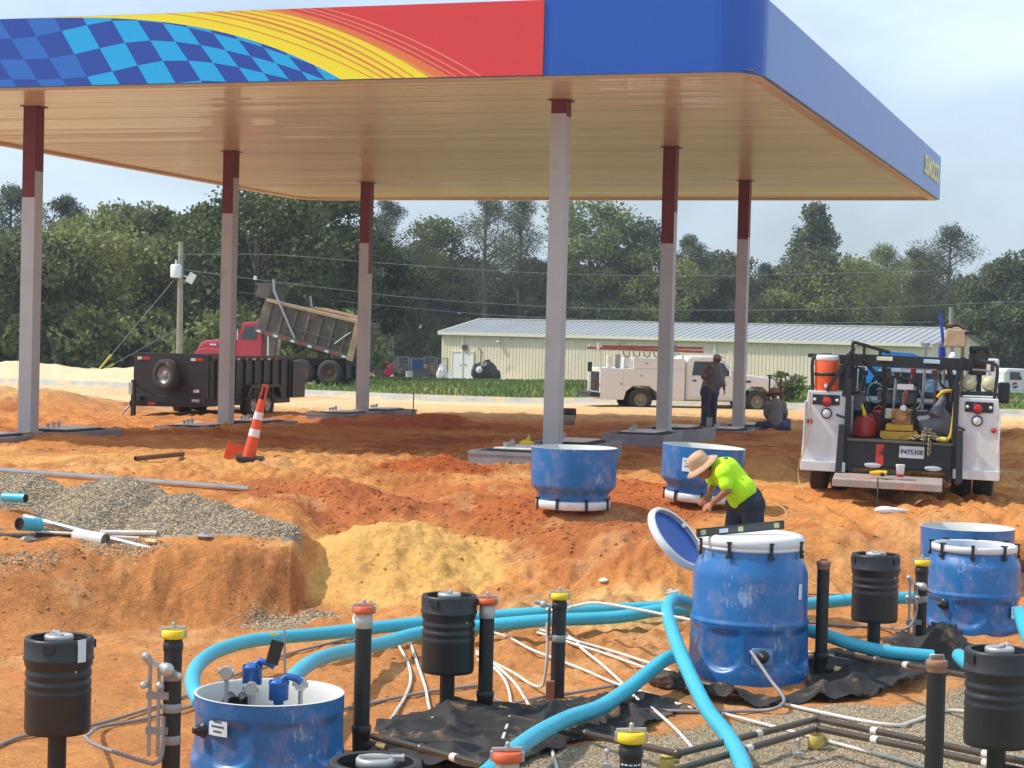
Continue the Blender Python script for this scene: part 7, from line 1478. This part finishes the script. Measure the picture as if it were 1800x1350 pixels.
# === black dump trailer
s3_ = W(300, 740, 45.5); TR = thing('dump_trailer', 'black high-sided dump trailer with a spare wheel on its front', 'trailer', (s3_.x, s3_.y, s3_.z), R(-19))
m_tb = mat('trailer_black', lin(40, 38, 40), .5, var=.2, vs=1.5, dirt=lin(84, 66, 58), ds=2, dthr=.6)
TR.rotation_euler[1] = R(0)
bxp(TR, 'front_panel', (0, 0, 1.08), (2.05, .06, 1.12), m_tb); bxp(TR, 'body_frame', (0, 2.3, .45), (1.9, 4.6, .16), m_tb)
for s_ in (-1, 1):
    bxp(TR, 'side_panel', (s_*1.02, 2.3, 1.03), (.05, 4.6, 1.02), m_tb)
    for q in range(9): bxp(TR, 'side_rib', (s_*1.06, .3+.5*q, 1.0), (.06, .07, .98), m_tb)
    bxp(TR, 'top_rail', (s_*1.04, 2.3, 1.56), (.1, 4.62, .08), m_tb)
    for q in range(8): bxp(TR, 'reflector', (s_*1.10, .5+.42*q, 1.52), (.01, .16, .05), m_ref if q % 2 else m_wl, bevel=.002)
    for y in (2.3, 3.1): wheel(TR, (s_*.95, y, .38), .38, .24, (s_, 0, 0), rimm=m_sil, rimr=.5) 
    mb = MB(); mb.prism([(1.75, .55), (1.95, .80), (3.45, .80), (3.65, .55), (3.7, .6), (3.5, .88), (1.9, .88), (1.7, .6)], s_*.8, s_*1.18, 'x'); mb.build('mudguard', m_tb, TR)
    bxp(TR, 'reflector', (s_*.72, -.035, 1.50), (.30, .01, .07), m_ref, bevel=.002)
    bxp(TR, 'reflector', (s_*.86 if s_ < 0 else .60, -.042, 1.50), (.12, .01, .07), m_wl, bevel=.002)
bxp(TR, 'gate_panel', (1.10, 4.75, .98), (.06, .75, .95), m_tb)
bxp(TR, 'tail_gate', (-1.0, 4.7, .98), (.05, .8, .95), m_tb)
sp = wheel(TR, (-.02, -.22, 1.12), .38, .22, (-.25, -1, 0), rimm=mat('rim_grey', lin(150, 150, 154), .35, .5), rimr=.56, name='spare_wheel'); bxp(TR, 'spare_bracket', (0, -.08, 1.1), (.12, .2, .12), m_tb)
bxp(TR, 'front_box', (0, -.05, .50), (1.9, .1, .22), m_tb); bxp(TR, 'front_box', (-.82, -.14, .48), (.22, .2, .22), m_tb)
brp(TR, 'drawbar', (-.85, 0, .42), (-.38, -1.2, .45), .1, m_tb, .12); brp(TR, 'drawbar', (.85, 0, .42), (-.30, -1.2, .45), .1, m_tb, .12); brp(TR, 'jack', (-.36, -1.15, .02), (-.36, -1.15, 1.0), .09, m_tb); bxp(TR, 'jack_top', (-.42, -1.15, .80), (.1, .1, .28), m_sil); bxp(TR, 'jack_foot', (-.36, -1.15, .0), (.2, .2, .03), m_tb)
tbp(TR, 'safety_chain', [(-.9, -.3, .4), (-1.0, -.5, .2), (-.9, -.7, .15)], .02, m_galv); tbp(TR, 'crank', [(-.3, -1.15, .9), (-.05, -1.0, .72), (.1, -.9, .6)], .02, m_tb, sm=False); bxp(TR, 'lamp', (.70, -.04, .74), (.16, .03, .07), m_wl); bxp(TR, 'lamp', (.72, -.10, .50), (.2, .03, .1), m_sil); bxp(TR, 'lamp', (.78, -.05, .42), (.3, .05, .06), m_ref); bxp(TR, 'lamp', (-.12, -1.0, .45), (.5, .04, .07), m_ref)
mb = MB(); mb.tube(smooth_path([(-1.0, 0, 1.62), (-.6, 0, 1.52), (0, 0, 1.50), (.6, 0, 1.53), (1.0, 0, 1.60)], 5), .03, 8); mb.build('tarp_roll', m_tb, TR)
# === far truck cab
s4_ = W(1762, 690, 95); CT = thing('box_truck_cab', 'small white lorry cab with a round emblem at the right edge', 'truck', (s4_.x, s4_.y, s4_.z-.5), R(4))
prx(CT, 'cab', [(.05, .6), (2.6, .6), (2.6, 1.0), (1.6, 1.15), (1.1, 1.72), (.25, 1.72), (.05, 1.55)], 0, 2.0, m_vw, .06); prx(CT, 'side_window', [(.35, 1.15), (1.0, 1.15), (.85, 1.55), (.35, 1.55)], -.02, .02, m_glass, .02); prx(CT, 'windscreen', [(1.5, 1.18), (1.56, 1.2), (1.14, 1.7), (1.1, 1.68)], .1, 1.9, m_glass, .004)
disc(CT, 'door_emblem', (.62, -.01, .88), .17, m_lid, d=.01)
for (z0, z1, mm) in ((.03, .17, m_redl), (-.17, -.03, mat('emblem_blue', lin(30, 60, 150), .4))):
    mb = MB(); pts = []; n = 14
    for q in range(n+1):
        x = -.15+.30*q/n; pts.append((x, z0+.03*math.sin(x*16) if z0 > 0 else -math.sqrt(max(0, .0256-x*x))))
    for q in range(n, -1, -1):
        x = -.15+.30*q/n; pts.append((x, math.sqrt(max(0, .0256-x*x)) if z0 > 0 else z1+.03*math.sin(x*16)))
    mb.prism([(.62+a, .88+b) for a, b in pts], -.042, -.03, 'y'); mb.build('emblem_band', mm, CT)
bxp(CT, 'bonnet_corner', (-.3, 1.0, .75), (.7, 1.6, .35), m_vw, bevel=.1); wheel(CT, (2.0, .1, .45), .45, .28, (0, -1, 0)); wheel(CT, (.0, .1, .45), .45, .28, (0, -1, 0)); bxp(CT, 'mirror', (1.3, -.2, 1.3), (.06, .1, .4), m_bk); bxp(CT, 'step', (.6, -.05, .55), (.9, .2, .1), m_chr)

# ---------------------------------------------------------------- yard clutter left of the building
m_mesh = mat('wire_metal', (.34, .34, .35), .45, .5)
def cage(px0, px1, py0, py1, D, label):
    a = W(px0, py1, D); b = W(px1, py0, D); t = thing('wire_cart', label, 'wire cart', a, 0, 'wire carts lined up beside the building'); w = (b-a).x; h = (b-a).z; dp = 1.0
    for x in (0, w):
        for y in (0, dp): brp(t, 'upright', (x, y, .1), (x, y, h), .05, m_mesh)
    for zz in (.25, h*.6, h): 
        for y in (0, dp): brp(t, 'rail', (0, y, zz), (w, y, zz), .045, m_mesh)
    mb = MB()
    for q in range(1, 9): mb.bar((w*q/9, 0, .25), (w*q/9, 0, h), .018)
    for q in range(1, 5): mb.bar((0, 0, .25+(h-.25)*q/5), (w, 0, .25+(h-.25)*q/5), .018)
    mb.build('mesh_front', m_mesh, t)
    for x in (.1, w-.1): mb = MB(); mb.cyl((x, 0, .08), (x, .05, .08), .08, n=10); mb.build('wheel', m_clamp, t)
    return t
names = ['first wire cart from the dump truck side', 'second wire cart, with the pink cloth before it', 'third wire cart, beside the dark gap', 'fourth wire cart, with the blue crate before it', 'fifth wire cart, tallest heap of junk before it', 'last wire cart, up against the cream building']
for i, nm in enumerate(names): cage(652+i*23, 672+i*23, 628+(i % 2)*2, 664, 146+i*.5, nm)
def junk(name, px, py, D, r3, m, label, cat, seed=1, wob=.25, n=12):
    p = W(px, py, D); mb = MB(); rr_ = random.Random(seed); mb.sph((0, 0, r3[2]*.8), r3, n, 8); mb.v = [(x*(1+rr_.uniform(-wob, wob)), y*(1+rr_.uniform(-wob, wob)), z*(1+rr_.uniform(-wob, wob))) for x, y, z in mb.v]; mb.sm = [False]*len(mb.f); o = mb.build(name, m); o.location = p; return tag(o, label, cat)
junk('cloth_heap', 680, 660, 143, (.55, .3, .6), mat('pink_cloth', lin(206, 30, 90), .7), 'bright pink cloth heap among the wire carts', 'cloth', 3)
junk('plastic_bag', 776, 669, 141, (.35, .3, .6), m_lid, 'upright white plastic bag left of the white double door', 'bag', 4); junk('plastic_bag', 788, 670, 141, (.5, .3, .3), m_lid, 'flat white plastic bag nearest the white double door', 'bag', 5)
junk('cardboard_heap', 756, 667, 143, (.7, .4, .6), mat('card_brown', lin(120, 90, 70), .8), 'brown cardboard heap before the fifth wire cart', 'cardboard', 6); junk('scrap_heap', 705, 667, 143, (.6, .4, .5), mat('scrap_dark', lin(60, 50, 46), .8), 'dark rusty scrap heap before the third wire cart', 'scrap', 7); junk('scrap_heap', 668, 665, 143, (.5, .3, .7), mat('scrap_grey', lin(96, 96, 98), .7), 'grey scrap heap at the dump truck end of the wire carts', 'scrap', 8)
for px, pz, w, h, m_, nm in ((733, 650, .9, .7, mat('crate_blue', lin(40, 60, 130), .5), 'blue crate before the fourth wire cart'), (723, 667, .8, .55, mat('cooler_white', lin(214, 214, 210), .5), 'white cool box on the ground before the wire carts'), (740, 664, 1.3, .6, mat('bin_grey', lin(84, 86, 88), .6), 'grey bin beside the white cool box'), (651, 655, .7, 1.1, MAT['bin_grey'], 'tall grey bin right behind the farthest left post')):
    p = W(px, pz, 142.5); t = thing('storage_box', nm, 'box', p, .2); mb = MB(); mb.box((0, 0, h/2), (w, .6, h)); mb.build('box_body', m_, t, bevel=.04); mb = MB(); mb.box((0, 0, h+.03), (w+.06, .66, .06)); mb.build('lid', m_, t)
for i, (px, py, r3, nm) in enumerate(((840, 666, (.55, .5, .65), 'left black rubbish bag before the building'), (858, 667, (.75, .5, .8), 'big middle black rubbish bag before the building'), (869, 668, (.5, .4, .5), 'right black rubbish bag before the building'), (848, 667, (.5, .4, .55), 'small black rubbish bag between the left and middle ones'))):
    o = junk('rubbish_bag', px, py, 146.5, r3, mat('bin_bag', (.02, .02, .022), .3), nm, 'rubbish bag', 20+i, .15, 14); o['group'] = 'black rubbish bags before the building'
junk('plastic_bag', 842, 655, 146, (.25, .2, .25), m_lid, 'small white bag on top of the black rubbish bags', 'bag', 31)
# ---------------------------------------------------------------- summer haze
mb = MB(); mb.box((0, 440, 12.5), (1500, 960, 33)); hz = mb.build('haze', bpy.data.materials.new('haze_air')); tag(hz, 'pale summer haze', None, kind='stuff')
hm = hz.data.materials[0]; hm.use_nodes = True; N = hm.node_tree.nodes; L = hm.node_tree.links; N.remove(N['Principled BSDF'])
pv = N.new('ShaderNodeVolumePrincipled'); pv.inputs['Color'].default_value = (.86, .92, 1, 1); pv.inputs['Density'].default_value = .0005; pv.inputs['Anisotropy'].default_value = .2; L.new(pv.outputs[0], N['Material Output'].inputs['Volume'])
